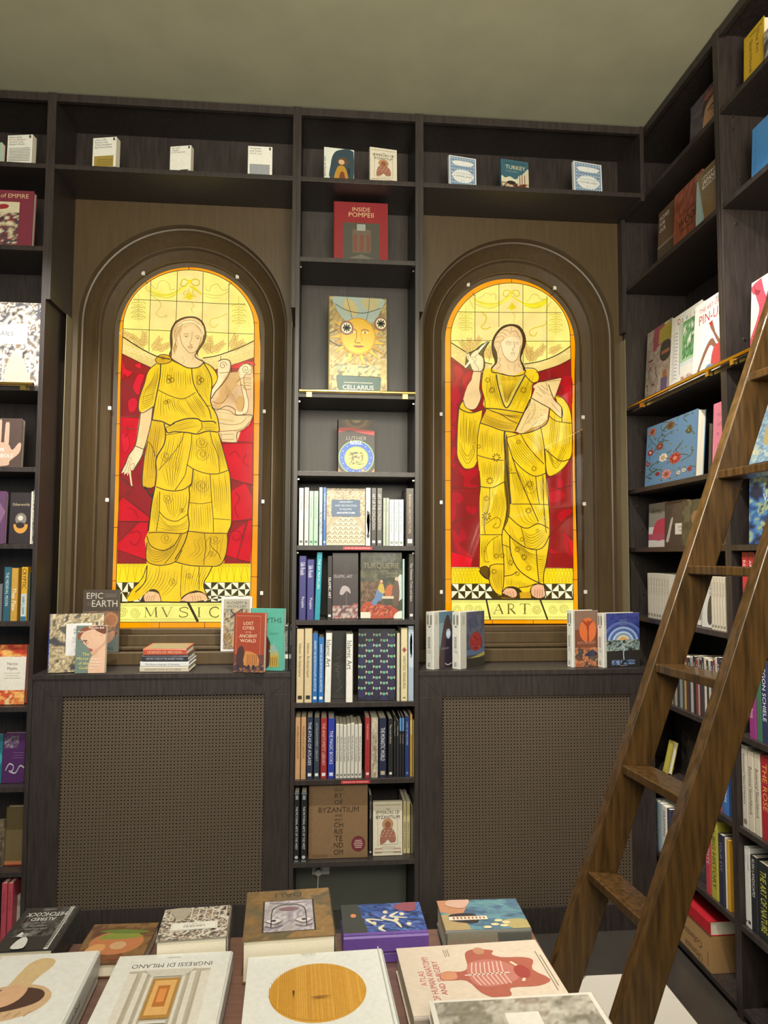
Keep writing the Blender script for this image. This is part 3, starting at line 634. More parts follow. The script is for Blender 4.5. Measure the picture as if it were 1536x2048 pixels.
# folds
FD = '80600c'
F = A.folds
F(P('530,985 510,1100 500,1180'), P('780,1010 790,1120 800,1200'), 13, 4, FD, jit=0.3); F(P('800,1015 810,1160 840,1260 900,1330'), P('900,985 945,1080 940,1180 942,1300'), 8, 4, FD, jit=0.25)
F(P('495,1200 470,1340 455,1430'), P('700,1270 720,1350 830,1440'), 11, 4.5, FD, jit=0.3); F(P('710,1265 780,1380 860,1450'), P('810,1215 900,1340 940,1440'), 8, 4.5, FD, jit=0.3)
F(P('470,1010 430,1120 345,1230 335,1350'), P('510,1010 500,1100 480,1180 450,1320'), 7, 4, FD, jit=0.2); F(P('350,1240 420,1220 480,1200'), P('350,1380 410,1350 455,1310'), 6, 4, FD)
F(P('575,1520 680,1460 780,1440'), P('590,1550 720,1540 860,1510'), 5, 4, FD); F(P('870,1470 940,1470 1000,1480'), P('875,1540 940,1545 1000,1545'), 4, 4, FD)
F(P('560,1580 540,1700 490,1880'), P('750,1580 720,1750 640,2040'), 9, 4, FD, jit=0.3); F(P('500,1900 560,2020 600,2040'), P('740,1680 720,1800 640,2040'), 7, 4, FD, jit=0.2)
F(P('785,1570 770,1700 745,1830'), P('940,1570 980,1700 1020,1900'), 12, 3.6, FD, jit=0.3); F(P('945,1570 1000,1720 1025,1900'), P('1000,1570 1060,1740 1090,1880'), 5, 3.6, FD, jit=0.2)
F(P('795,1890 770,2010 762,2150'), P('935,1920 945,2030 955,2150'), 9, 3.4, FD, jit=0.3); F(P('945,1920 960,2080 970,2290'), P('1095,1890 1115,2080 1115,2290'), 8, 3.6, FD, jit=0.3)
F(P('765,2160 765,2280 768,2400'), P('950,2160 960,2280 965,2400'), 9, 3.4, FD, jit=0.2); F(P('510,2050 560,2200 620,2290'), P('755,2050 750,2180 640,2310'), 9, 3.6, FD, jit=0.2)
F(P('505,2230 580,2340 700,2330 750,2270'), P('480,2400 600,2400 700,2400 745,2400'), 4, 4, FD); F(P('480,2040 440,2200 425,2390'), P('500,2080 505,2240 480,2400'), 4, 4, FD, jit=0.2)
F(P('400,2440 430,2540 540,2560 640,2480'), P('400,2620 450,2680 560,2650 700,2470'), 6, 4, FD, jit=0.1); F(P('860,2420 770,2480 790,2560 660,2650'), P('1080,2430 1060,2560 1040,2640 1000,2690'), 8, 3.6, FD, jit=0.3)
F(P('410,2680 380,2800 250,2960'), P('690,2690 670,2860 530,2990'), 10, 3.8, FD, jit=0.3); F(P('700,2690 690,2860 690,2960'), P('950,2700 880,2860 900,2930'), 10, 3.8, FD, jit=0.3)
F(P('410,1480 385,1700 370,1980'), P('530,1510 500,1720 470,1990'), 6, 4, FD, jit=0.2)
for x, y, r in ((590, 1085, 24), (615, 1110, 24), (585, 1120, 24), (845, 1090, 24), (870, 1110, 24), (845, 1130, 24), (560, 1300, 20), (585, 1290, 20)): flower(A, x, y, r, '6a4c0a')
for x, y, r in ((865, 1640, 55), (870, 1740, 60), (560, 1760, 50), (870, 2010, 60), (575, 2120, 45), (560, 2460, 50), (980, 2470, 45), (950, 2590, 32), (760, 2780, 30), (620, 2830, 40), (700, 2220, 26)):
    A.stroke(spiral(x, y, r, 1.7), 3.2, FD, 3); A.stroke(spiral(x, y, r*0.6, 1.2, -1, 2), 3, FD, 3)
# lead lines
LD = '503810'
for q, w_ in [('433,262 430,425 420,680 418,868', 5), ('660,180 655,437 648,610', 5), ('880,190 876,450 872,640', 5), ('1100,285 1098,460 1097,710 1095,870', 5), ('285,422 433,428 655,437 876,450 1100,460 1242,462', 5), ('200,672 420,682 604,690', 5), ('900,700 1097,710 1312,717', 5),
    ('192,740 300,810 400,868 500,912 600,932', 10), ('878,922 985,905 1100,868 1210,825 1312,775', 9), ('188,885 270,925 340,960 430,1000', 5), ('1120,985 1210,955 1312,918', 5), ('1030,905 1030,940', 5), ('187,1130 260,1190 325,1250', 5), ('180,1422 340,1416', 5), ('176,1520 330,1530', 5),
    ('170,1942 215,1976 280,2030', 9), ('280,2030 220,2090', 5), ('165,2145 200,2110 430,2290', 4), ('160,2315 420,2322', 5), ('155,2560 395,2650', 4), ('155,2500 330,2325', 4), ('1090,1644 1304,1640', 5), ('1112,1950 1300,2005', 5), ('1125,2320 1296,2302', 5), ('1262,2305 1168,2636', 5), ('1075,2610 1286,2672', 5),
    ('648,610 700,582 765,570 830,580 880,625 902,700 898,760 860,830 812,895 830,925 880,950', 9), ('648,610 610,680 602,760 608,850 592,890', 12), ('610,940 680,972 740,1003 800,1008 850,995 882,962', 9), ('470,935 510,897 570,895 605,920 600,955 540,972 490,968 470,935', 7), ('480,970 430,1010 400,1060 382,1130 352,1215 332,1290 330,1360 355,1390 400,1372 455,1335', 7),
    ('518,975 512,1080 492,1190 465,1330 445,1450', 10), ('783,1010 790,1100 820,1190 880,1280 930,1360 950,1440', 8), ('882,960 940,1060 955,1150 945,1300 1000,1420 1020,1540', 9), ('497,1195 600,1245 710,1270 815,1215', 6), ('880,960 950,990 1000,1060 995,1120 950,1180', 6), ('900,1328 945,1330', 5),
    ('445,1450 530,1465 600,1495 640,1470 740,1440 830,1440 870,1462 960,1462 990,1480', 11), ('560,1520 580,1560 640,1550 760,1560 830,1570 920,1545 1005,1555', 10), ('565,1515 640,1480', 6), ('865,1470 870,1520 830,1560', 6), ('545,1480 560,1560 545,1660 480,1780 480,1900 470,2010 440,2170 412,2400', 11), ('560,1580 700,1555', 5), ('718,1556 690,1640 620,1740 500,1880', 5), ('785,1565 775,1680 740,1850 720,1930 640,2050', 6), ('940,1550 960,1640 1005,1750 1022,1900', 6), ('1010,1560 1060,1740 1092,1860 1112,1960 1122,2300 1100,2390 1085,2420', 8),
    ('740,1830 800,1870 900,1905 1000,1910 1092,1880', 7), ('795,1870 780,2000 760,2030 765,2100 750,2250 760,2350 720,2500 640,2640', 9), ('940,1915 950,2100 965,2290 968,2410', 6), ('478,2020 560,2048 640,2056 720,2040 785,1990', 8), ('510,2060 505,2240 480,2400', 6), ('505,2230 560,2290 640,2315 700,2290 752,2250', 6), ('762,2155 860,2165 955,2150', 5), ('968,2292 1110,2302', 5), ('412,2415 500,2410 700,2420 760,2400 880,2415 1080,2418', 7), ('400,2440 430,2520 500,2558 570,2558 640,2510 690,2420', 7), ('700,2425 640,2560 550,2680', 5), ('890,2420 900,2520 885,2690', 5), ('400,1628 440,1670 470,1760', 6), ('640,2660 760,2690 900,2698 1020,2690 1070,2610 1088,2500 1085,2420', 8), ('400,2500 392,2620 420,2670 520,2692 640,2660 700,2560', 7), ('940,2450 950,2530 1010,2590 1030,2640', 5),
    ('402,2690 360,2800 280,2890 226,2976', 6), ('402,2690 385,2830 300,2920', 8), ('700,2690 690,2850 688,2960', 5), ('845,2700 845,2900', 6), ('960,2696 925,2770 890,2830 890,2890 930,2980', 8), ('400,2918 450,2896 500,2920 522,3000', 6), ('690,2975 740,2935 820,2908 895,2936 925,2990', 6), ('750,3005 835,3172', 22), ('300,1672 370,1700', 7), ('452,1338 435,1480 400,1620 375,1700 352,1770 310,1840 282,1885', 8), ('345,1388 325,1540 298,1672 240,1760 185,1890', 9), ('405,1640 375,1790 362,2012 430,2040 450,2100', 9), ('380,2020 440,2110', 16), ('134,3008 520,3004 680,3006 1280,3004', 12), ('146,2676 400,2676', 3), ('1010,950 1050,933 1105,945 1116,1000 1095,1070 1040,1150 985,1210 950,1270', 8), ('950,1345 1000,1365 1080,1330 1150,1360 1160,1410 1240,1405 1300,1410', 6), ('1312,985 1310,1400 1240,1520 1170,1560 1172,1640', 6), ('1190,1000 1250,966 1305,990', 6), ('360,2014 420,2030 468,2030', 4)]:
    C.stroke(P(q), w_, LD, 5)
C.stroke(inner, 6, LD, 0, closed=True)
for y0, y1, x0, x1 in ((1050, 1050, 136, 182), (1483, 1483, 130, 175), (1924, 1924, 120, 167), (2366, 2366, 110, 158), (2822, 2822, 98, 140), (606, 606, 150, 200), (620, 620, 1306, 1350), (1055, 1055, 1312, 1375), (1483, 1483, 1310, 1372), (1916, 1916, 1304, 1370), (2352, 2352, 1296, 1368), (2788, 2788, 1284, 1362)):
    C.stroke([(x0, y0), (x1, y1)], 5, LD, 0)
for a, b in (((757, 142), (757, 172)), ((382, 262), (408, 290)), ((1124, 276), (1100, 300)), ((507, 3176), (507, 3224)), ((893, 3176), (893, 3224))): C.stroke([a, b], 5, LD, 0)
finish(t, mA, mO, mC, nl)

# ===== right window: a standing woman drawing on a tablet
t, new, to3 = window('stained_glass_window', 'right backlit stained glass arch of a robed woman with pencil and tablet, lettered ART', 0.2213542, 860, 530, nr, 1)
mO, O = new(); mA, A = new(base=0.001); mC, C = new(base=0.018); F = A.folds
inn = half(727, 655, 540, 492); outr = half(722, 655, 590, 534)
O.poly(outr+P('1306,1000 1306,1500 1308,1900 1318,2300 1330,2700 1338,3240')+P('124,3240 122,2500 120,1500 124,1000 132,850'), OR)
inner = inn+P('1274,900 1282,1400 1288,1981 1294,2781 1298,3206')+P('195,3206 190,2600 188,1981 188,900')
A.poly(inner, SKY)
for q in [P('623,175 840,178 840,560 623,560'), P('407,430 623,430 623,683 407,683'), P('840,430 1057,430 1057,683 850,683')]: A.poly(q, SKYW, keep=True)
A.poly(P('188,700 330,790 490,880 640,920 850,897 950,880 1060,850 1170,800 1268,735 1272,848 1150,910 960,970 800,1010 500,980 310,920 188,830'), BAND)
for k in range(90):
    f = k/89; x = 200+f*1060; A.circ(x, 800+120*math.sin(math.pi*f)-20+random.uniform(-30, 40), random.uniform(4, 9), 'f4e096', n=7, keep=True)
A.poly(P('188,830 310,920 500,980 800,1010 960,970 1150,910 1272,848 1282,1400 1290,2400 1293,2738 190,2730 188,1500'), REDD)
for q in ['215,930 265,900 300,980 250,1060 270,1180 240,1260 195,1240 200,1100 240,1020', '300,1010 350,960 370,1010 330,1060 340,1130 300,1090', '195,1290 240,1260 235,1400 195,1440 230,1500 200,1580', '195,1700 220,1640 240,1680 215,1760 240,1790 200,1830', '270,1840 310,1850 340,1920 290,1900', '330,1860 400,1830 430,1880 360,1960 440,2000 330,2010 300,1960', '200,2080 260,2060 305,2110 260,2160 240,2150 230,2280 195,2320', '205,2390 260,2450 290,2380 330,2470 260,2520 380,2640 340,2700 230,2560', '1140,1060 1280,1010 1278,1300 1230,1220 1240,1120', '1150,1930 1200,1950 1195,2010 1150,2000', '1090,2020 1180,2040 1220,2090 1120,2150 1080,2120', '1150,2260 1220,2210 1290,2220 1210,2290 1180,2320', '1215,2410 1260,2460 1250,2560 1290,2640 1230,2590 1205,2500', '1080,2560 1150,2600 1090,2600', '330,2180 420,2200 400,2260 340,2230']:
    A.poly(P(q), 'b81a20' if 'x' not in q else RED, 4)
A.poly(P('195,2590 385,2640 375,2725 195,2725'), 'e4061a'); A.poly(P('1215,2430 1255,2470 1262,2560 1292,2640 1292,2500'), 'dd0a1c', 0); A.poly(P('1210,1290 1278,1300 1280,1100 1215,1110'), 'c4161e', 3)
A.poly(P('190,2735 1292,2740 1293,2878 192,2878'), 'fbd414')
for x in list(range(200, 450, 30))+list(range(1045, 1290, 30)):
    A.stroke([(x, 2745), (x+8, 2768), (x+22, 2768), (x+30, 2745)], 3, 'a88a10', 4); A.stroke([(x+2, 2868), (x+15, 2775), (x+28, 2868)], 3, 'a88a10', 4)
A.poly(P('192,2878 1293,2878 1295,3020 194,3020'), '453711')
pinwheels(A, 196, 560, 2882, 3012, 122, 'f3efc4'); pinwheels(A, 1040, 1292, 2882, 3012, 122, 'f3efc4')
A.poly(P('194,3024 1296,3024 1298,3205 195,3205'), 'f7ee7c')
for y in (3038, 3048, 3178, 3188): A.stroke([(198, y), (1294, y)], 3, 'a89a3c', 0)
for x in range(540, 1000, 22): A.stroke([(x, 3062), (x+40, 3160)], 1.6, 'd8c868', 0); A.stroke([(x+40, 3062), (x, 3160)], 1.6, 'd8c868', 0)
for x, s in ((250, 1), (350, -1), (440, 1), (965, 1), (1110, 1), (1210, -1)): A.stroke(spiral(x, 3112, 42, 2.4, s), 5, 'b0a040', 3)
for ch, a, b in (('A', 570, 668), ('R', 694, 772), ('T', 812, 902)): serif(A, ch, a, b, 3152, 3062, '55480c')
for q in ['400,300 470,330 560,345 640,325 715,275 740,290 650,350 560,385 480,370 430,340', '735,285 830,330 850,345 960,345 1055,300 1052,345 990,385 900,385 850,360']: A.poly(P(q), 'f4e04c' if q[0] == '4' else 'f2df28', 4)
for q, w_ in [('430,300 480,280 500,250 550,270 590,260 595,320', 4), ('380,290 430,330 530,350 620,340 715,275', 5), ('410,350 480,380 560,390 640,350', 4), ('870,330 900,310 920,270 970,270 1000,310 1050,310', 4), ('735,275 830,335 940,350 1060,300', 5), ('850,365 930,390 1010,375', 4), ('470,430 510,470 490,530 460,560 500,580 550,560', 9), ('750,430 770,470 755,500 762,525', 4), ('1045,500 1040,540 940,570 900,600 910,635 950,640 965,605', 8), ('672,230 660,270 690,285 720,255 745,250 780,285 805,270 800,235 760,228 740,250 710,230 672,230', 9), ('345,300 370,340 395,400', 5), ('1100,330 1060,380 1045,430', 4)]:
    A.stroke(P(q), w_, 'd4bc14' if w_ > 4 else 'b4a444', 5)
A.circ(737, 250, 16, GOLD); A.poly(P('737,330 780,390 755,395 740,415 722,395 690,392 720,375'), GOLD, 0)
tassel(322, 440, 4, 170, 'cdb618'); tassel(1136, 450, 4, 180, 'cdb618')
for x, y, a in ((360, 800, 1.6), (360, 800, 2.2), (380, 770, 1.0), (530, 870, 1.4), (540, 860, 2.0), (900, 880, 1.5), (900, 880, 0.9), (930, 880, 2.1), (960, 840, 1.0), (1060, 800, 0.5), (880, 800, 1.9)):
    leafspray(A, x, y, a, 120, 5, 'a8741c', 'e8c46c')
A.poly(P('315,925 320,850 330,795 400,770 470,710 540,690 480,790 495,900 480,960 400,960'), '6a5a20', 0)
A.poly(P('556,940 590,890 568,800 562,700 600,615 660,556 735,538 805,556 850,620 862,700 838,780 818,850 850,920 860,975 740,1010 600,985'), '503a10', 3)
A.poly(P('640,850 690,870 780,870 800,915 842,950 838,985 740,1000 640,975 600,960'), SKIN, 3)
A.poly(P('578,720 602,640 660,576 735,552 800,580 834,650 832,720 815,790 812,860 838,930 835,960 800,910 780,880 650,890 648,960 562,965 575,920 608,880 605,790'), 'ecc68a', 3)
A.poly(P('640,720 670,675 715,652 760,652 802,672 816,725 806,790 785,850 748,878 705,862 665,810 645,770'), SKL, 3)
for q, w_ in [('645,730 660,800 700,855 745,878 785,852 808,790 818,725', 4.5), ('682,700 705,690 735,704', 4), ('770,706 790,698 805,708', 4), ('684,714 706,706 732,718 708,724 684,714', 3), ('770,720 790,712 804,722', 3), ('756,690 762,740 742,768 762,778', 3.5), ('728,800 750,794 770,802', 5), ('735,812 750,818 765,810', 3), ('600,660 640,640 670,660 640,690', 3.5), ('620,620 660,610 690,640', 3.5), ('660,590 700,590 730,620 735,560', 3.5), ('740,600 780,600 800,640 820,660', 3.5), ('590,700 620,690 640,720 620,750', 3.5), ('590,740 620,760 610,800', 3), ('610,840 640,850 620,880 640,910 600,940', 3.5), ('790,850 820,880 805,910 835,940', 3), ('700,900 715,950', 3), ('770,890 760,960', 3)]:
    A.stroke(P(q), w_, INK2 if w_ > 3.4 else 'b08850', 4)
# robe
A.poly(P('480,960 560,935 640,978 740,1005 850,955 950,940 985,1000 975,1050 930,1075 915,1200 860,1335 510,1312 490,1200 465,1100'), ROBE, 2)
A.poly(P('618,995 740,1010 840,985 690,1275'), 'e2b820', 0); A.stroke(P('610,985 640,1120 690,1280'), 26, 'f0d050', 3); A.stroke(P('845,985 780,1120 695,1280'), 26, 'f0d050', 3)
for k in range(14):
    f = k/14; A.stroke([(612+70*f+9*math.cos(a), 1000+250*f+9*math.sin(a)) for a in (0, 1.57, 3.14, 4.71)], 3, INK, 0, closed=True); A.stroke([(838-135*f+9*math.cos(a), 1000+255*f+9*math.sin(a)) for a in (0, 1.57, 3.14, 4.71)], 3, INK, 0, closed=True)
for x in (665, 715, 765): A.stroke(spiral(x, 1022, 22, 1.4), 4, '9a7410', 3)
A.poly(P('262,1285 300,1230 330,1285 400,1335 470,1310 450,1450 435,1620 430,1760 400,1825 340,1843 290,1822 246,1730 245,1620 250,1450'), ROBE, 2)
A.poly(P('1130,1185 1180,1190 1240,1260 1276,1350 1284,1500 1284,1660 1272,1740 1205,1840 1140,1892 1090,1906 1058,1880 1040,1760 1028,1640 1010,1450 1070,1390 1085,1290 1150,1240'), ROBE, 2)
A.poly(P('435,1430 620,1490 740,1505 800,1520 1010,1450 1036,1650 1046,1860 1066,2020 1076,2200 1082,2430 1072,2530 1050,2660 1032,2780 1026,2890 950,2876 905,2945 850,2972 805,2920 720,2905 652,2960 630,2990 585,2960 545,2900 530,2840 480,2810 445,2770 447,2500 445,2140 456,2000 445,1860 430,1720'), ROBE, 2)
A.poly(P('545,2720 570,2700 665,2700 668,2800 652,2960 630,2992 590,2960 545,2880 532,2790'), 'ecc01c', 2)
A.poly(P('700,1560 720,1900 720,2250 660,2400 650,2420 690,2200 668,1970 680,1580'), '7a5c10', 3); A.poly(P('450,2740 500,2720 545,2760 530,2840 470,2810'), '6a4c10', 3)
A.poly(P('510,1312 850,1338 795,1505 740,1505 620,1492 455,1425'), 'e0b31a', 0)
A.poly(P('968,1065 1188,1020 1122,1210 1076,1290 1060,1390 1010,1440 830,1525 770,1502 850,1330 920,1195'), 'efcd84'); A.poly(P('835,1522 925,1468 1010,1440 1066,1385 1066,1420 1010,1465 900,1512'), 'b8892c')
A.poly(P('395,960 462,962 448,1110 466,1180 440,1260 412,1296 370,1308 322,1282 298,1225 340,1090 375,1040'), SKIN, 2)
A.poly(P('310,922 325,930 520,695 500,690'), 'fbf0cc')
A.poly(P('330,800 350,790 362,830 380,800 420,770 450,775 430,800 470,830 482,870 470,950 395,958 360,880 335,840'), SKL, 3)
for q in ['362,830 395,835 430,810', '375,850 400,860 395,880', '400,830 420,850 410,880', '395,880 430,920 440,955', '340,800 350,850']: A.stroke(P(q), 4, INK2)
A.poly(P('932,1095 970,1070 1000,1085 1060,1110 1112,1210 1180,1285 1186,1378 1090,1290 1000,1250 925,1200 990,1195 960,1160 985,1150 950,1120'), SKIN, 2)
for q in ['970,1095 1040,1150', '985,1120 1040,1170', '960,1150 1010,1190', '1000,1085 1070,1140', '1100,1250 1170,1330', '970,1060 1180,1040', '1050,1060 1060,1130']: A.stroke(P(q), 4, INK2)
for q in ['860,1440 920,1380 950,1300 940,1230', '900,1480 980,1400', '820,1500 900,1340', '1040,1150 1100,1180']: A.stroke(P(q), 3, INK2)
for k in range(60): x = random.uniform(880, 1040); y = random.uniform(1250, 1450); A.stroke([(x, y), (x+10, y-9)], 3, 'b08c48', 0)
A.poly(P('655,2960 670,2935 720,2920 770,2935 785,2985 750,3005 700,2985'), 'f2b488', 3); A.poly(P('915,2960 925,2900 975,2885 1030,2900 1045,2950 1030,2995 985,3010 935,2995'), 'f2b488', 3)
A.poly(P('800,2960 905,2950 915,3010 805,3012'), 'd9a21c'); A.poly(P('640,3000 800,3012 650,3018'), '8a6414')
for x in (680, 705, 730, 755): A.stroke([(x, 2998), (x, 2975), (x-12, 2950)], 3.5, INK2)
for x in (945, 968, 990, 1012): A.stroke([(x, 3004), (x+2, 2975), (x+4, 2930)], 3.5, INK2)
# folds
F(P('490,970 500,1100 500,1300'), P('600,1010 620,1160 680,1300'), 11, 4, FD, jit=0.35); F(P('640,1070 660,1160 685,1260'), P('800,1060 740,1160 695,1260'), 9, 5, FD, jit=0.2)
F(P('700,1300 760,1160 850,1000'), P('850,1320 900,1200 950,960'), 12, 4.2, FD, jit=0.3); F(P('470,1330 640,1400 800,1430'), P('470,1420 620,1480 780,1495'), 5, 5, FD, jit=0.2); F(P('520,1315 680,1350 830,1345'), P('640,1340 740,1380 820,1400'), 3, 6, FD)
F(P('265,1300 262,1450 262,1700'), P('345,1350 345,1500 340,1700'), 5, 6, FD, jit=0.3); F(P('350,1350 335,1560 330,1680'), P('455,1330 430,1560 400,1780'), 6, 6, FD, jit=0.25); F(P('262,1560 340,1700 400,1560'), P('262,1700 340,1830 420,1700'), 3, 5, FD)
F(P('1090,1310 1070,1500 1060,1700'), P('1180,1400 1180,1560 1150,1720'), 6, 5, FD, jit=0.2); F(P('1190,1400 1190,1560 1160,1740'), P('1272,1380 1280,1560 1250,1720'), 5, 5, FD, jit=0.2); F(P('1060,1700 1140,1860 1240,1700'), P('1070,1640 1130,1760 1190,1600'), 4, 6, FD)
F(P('450,1450 440,1580 440,1720'), P('660,1500 665,1620 660,1740'), 13, 3.8, FD, jit=0.3); F(P('445,1760 460,1880 460,2000'), P('660,1770 665,1880 640,1980'), 12, 3.8, FD, jit=0.3)
F(P('690,1560 760,1760 930,1890'), P('800,1530 940,1680 1010,1800'), 9, 4.2, FD, jit=0.25); F(P('830,1530 960,1650 1020,1780'), P('980,1470 1010,1560 1030,1700'), 6, 4.2, FD, jit=0.2)
F(P('700,1700 730,1900 780,2150'), P('790,1830 880,2000 900,2150'), 8, 3.8, FD, jit=0.25); F(P('800,1850 900,2050 910,2150'), P('950,1910 960,2040 980,2150'), 4, 4, FD, jit=0.2); F(P('970,1900 990,2020 1000,2150'), P('1040,1880 1060,2020 1062,2150'), 5, 3.8, FD, jit=0.2)
F(P('460,2020 460,2200 460,2420'), P('535,2020 530,2200 500,2420'), 5, 3.8, FD, jit=0.2); F(P('550,2020 560,2180 500,2320'), P('660,2000 690,2160 640,2400'), 8, 3.8, FD, jit=0.3)
F(P('760,2180 800,2320 900,2360 970,2330'), P('920,2180 960,2260 980,2320 1000,2330'), 4, 4, FD); F(P('930,2180 980,2300 1060,2380'), P('1050,2180 1060,2260 1072,2330'), 5, 3.8, FD)
F(P('820,2360 900,2420 1000,2380'), P('840,2520 940,2590 1060,2480'), 6, 4.5, FD); F(P('700,2300 740,2500 900,2760 1020,2850'), P('830,2530 900,2600 980,2610 1060,2560'), 10, 4, FD, jit=0.2)
F(P('460,2450 455,2600 455,2720'), P('560,2480 520,2560 540,2700'), 5, 4, FD, jit=0.2); F(P('560,2460 560,2600 570,2690'), P('650,2460 655,2580 660,2690'), 6, 4, FD, jit=0.2); F(P('545,2740 560,2860 620,2980'), P('665,2720 660,2860 640,2970'), 6, 4, FD, jit=0.2)
F(P('680,2820 680,2880 700,2890'), P('900,2870 900,2900 890,2930'), 14, 4, FD, jit=0.2); F(P('680,2450 680,2600 700,2790'), P('740,2560 740,2680 770,2760'), 5, 3.8, FD, jit=0.2)
F(P('960,2600 1000,2620 1060,2600'), P('985,2870 1000,2880 1025,2860'), 12, 3.4, FD)
for x, y, r in ((520, 1040, 26), (560, 1130, 30), (845, 1130, 30), (440, 1640, 22), (600, 1740, 40), (540, 1950, 34), (510, 2110, 26), (510, 2270, 42), (900, 1980, 34), (940, 1840, 26), (890, 2220, 30), (600, 2630, 26), (655, 2625, 24), (580, 2770, 26), (790, 2570, 28), (850, 2640, 30), (890, 2740, 26), (730, 2690, 26), (790, 2790, 22), (830, 2480, 22), (970, 2400, 18), (720, 1850, 20), (800, 1600, 22)): flower(A, x, y, r, '6a4c0a')
A.stroke(spiral(900, 2010, 62, 1.4), 3.4, FD, 3); A.stroke(P('500,2340 560,2300 600,2280 640,2310 620,2370 570,2370 600,2330'), 6, FD, 4); A.stroke(P('620,2450 560,2480 520,2530 490,2600 500,2680 540,2680'), 6, FD, 4)
for q, w_ in [('407,268 405,683', 5), ('623,172 623,560', 5), ('840,178 840,600', 5), ('840,780 842,900', 5), ('1057,280 1055,850', 5), ('255,423 620,428 1188,430', 5), ('190,683 560,683', 5), ('862,688 1266,688', 5), ('188,700 330,790', 9), ('490,880 560,895', 8), ('850,895 950,880 1060,850 1170,800 1268,735', 9), ('188,830 310,922', 6), ('958,970 1150,910 1272,848', 6), ('395,960 465,962', 7),
    ('556,930 590,880 568,800 562,700 600,615 660,556 735,538 805,556 850,620 862,700 838,780 818,850 850,920 860,960', 11), ('556,930 560,968 610,975 660,990 740,1003 800,1000 850,985 865,950', 9), ('330,800 400,770 520,690', 7), ('540,690 485,790 496,900 480,960', 7), ('480,950 466,1100 490,1200 500,1290', 7), ('598,990 625,1130 690,1292 780,1140 862,990', 12), ('600,985 560,950', 5), ('862,1000 920,1060 960,1062', 8), ('855,930 950,940 985,1000 975,1050 930,1075 918,1160 900,1250 850,1330', 7), ('298,1225 265,1285 310,1320 380,1335 470,1308 510,1295 640,1305 840,1335', 10), ('500,1295 640,1350 720,1400 790,1430', 7), ('455,1428 540,1455 640,1492 740,1510 800,1525 900,1512 1010,1465 1066,1410 1082,1295', 9), ('505,1300 455,1420 430,1560 425,1760', 8), ('770,1500 850,1330 905,1210', 12), ('905,1195 1000,1250 1080,1295 1185,1380 1190,1290 1120,1210 1070,1080', 8), ('970,1062 1190,1022 1125,1200', 6), ('1075,1360 1140,1410 1280,1430', 7), ('1190,1290 1192,1420', 9), ('262,1285 250,1450 244,1640 250,1740 300,1828 345,1843 400,1824 432,1760', 7), ('1140,1185 1210,1210 1262,1300 1282,1420 1286,1640 1270,1740 1200,1840 1100,1906 1055,1880 1030,1640', 7), ('1030,1655 1140,1750 1200,1772 1270,1750', 8), ('675,1500 672,1600 690,1800 720,2060 728,2160', 16), ('690,1560 800,1530', 6),
    ('430,1720 560,1755 665,1765', 7), ('445,2000 560,2012 660,1965 680,1962', 8), ('680,1962 700,2100 695,2250 655,2400', 8), ('540,2010 530,2200 490,2330 500,2440', 6), ('452,2437 655,2437', 7), ('690,1880 780,1880', 6), ('740,1740 830,1840 920,1900 980,1906 1046,1880', 8), ('700,1600 800,1900 900,2140 980,2320', 8), ('820,1530 900,1660 1030,1800', 7), ('1000,1460 1040,1700 1046,1880 1075,2200 1082,2430 1060,2640 1030,2780 1026,2890', 8), ('740,2160 900,2160 1068,2165', 7), ('955,1910 970,2060 990,2160', 7), ('1020,1900 1030,2200 1050,2420', 7), ('700,2260 800,2350 880,2378 980,2338 1075,2380', 8), ('665,2380 740,2470 860,2550 960,2572 1030,2540 1080,2440', 8), ('820,2360 850,2480 860,2550', 5), ('655,2400 650,2480 668,2700 665,2870 650,2962', 8), ('650,2525 720,2550', 6), ('720,2440 730,2600 790,2740 900,2830 1025,2890', 9), ('668,2812 740,2800 785,2768', 7), ('960,2575 970,2720 985,2880', 8), ('545,2715 600,2702 668,2704', 7), ('545,2715 530,2790 545,2890 590,2960 640,2990', 9), ('445,2740 500,2720 540,2745', 7), ('445,2760 470,2800 530,2840', 12), ('800,2915 880,2905 960,2880 1025,2890', 7), ('655,2955 690,2915 760,2910 800,2950 810,3012', 9), ('905,2960 920,2905 975,2880', 7), ('1030,2890 1050,3000', 9), ('445,1860 455,2000 445,2140 450,2500 445,2740', 7),
    ('188,2014 440,2014', 5), ('190,2335 440,2240', 5), ('195,2590 430,2660', 5), ('1075,2045 1288,1990', 5), ('1090,2440 1290,2240', 5), ('1190,2400 1285,2470', 4), ('1075,2200 1290,2198', 4), ('190,2738 445,2738', 4), ('1040,2740 1293,2740', 4), ('194,3022 1296,3022', 12), ('508,3022 545,3203', 15), ('995,3022 1062,3203', 15), ('300,1220 320,1282 370,1308 420,1290 460,1200 448,1110 465,962', 7), ('188,1790 245,1780', 5), ('188,1640 246,1600', 4)]:
    C.stroke(P(q), w_, LD, 5)
C.stroke(inner, 6, LD, 0, closed=True)
for y, x0, x1 in ((568, 150, 196), (1058, 120, 188), (1505, 120, 188), (1946, 122, 188), (2391, 122, 190), (2840, 122, 192), (632, 1262, 1306), (1078, 1274, 1306), (1518, 1282, 1306), (1957, 1288, 1312), (2394, 1290, 1322), (2843, 1294, 1332)): C.stroke([(x0, y), (x1, y)], 5, LD, 0)
for a, b in (((738, 122), (738, 165)), ((382, 250), (405, 280)), ((565, 3206), (565, 3240)), ((932, 3206), (932, 3240)), ((1124, 245), (1085, 280))): C.stroke([a, b], 5, LD, 0)
finish(t, mA, mO, mC, nr)
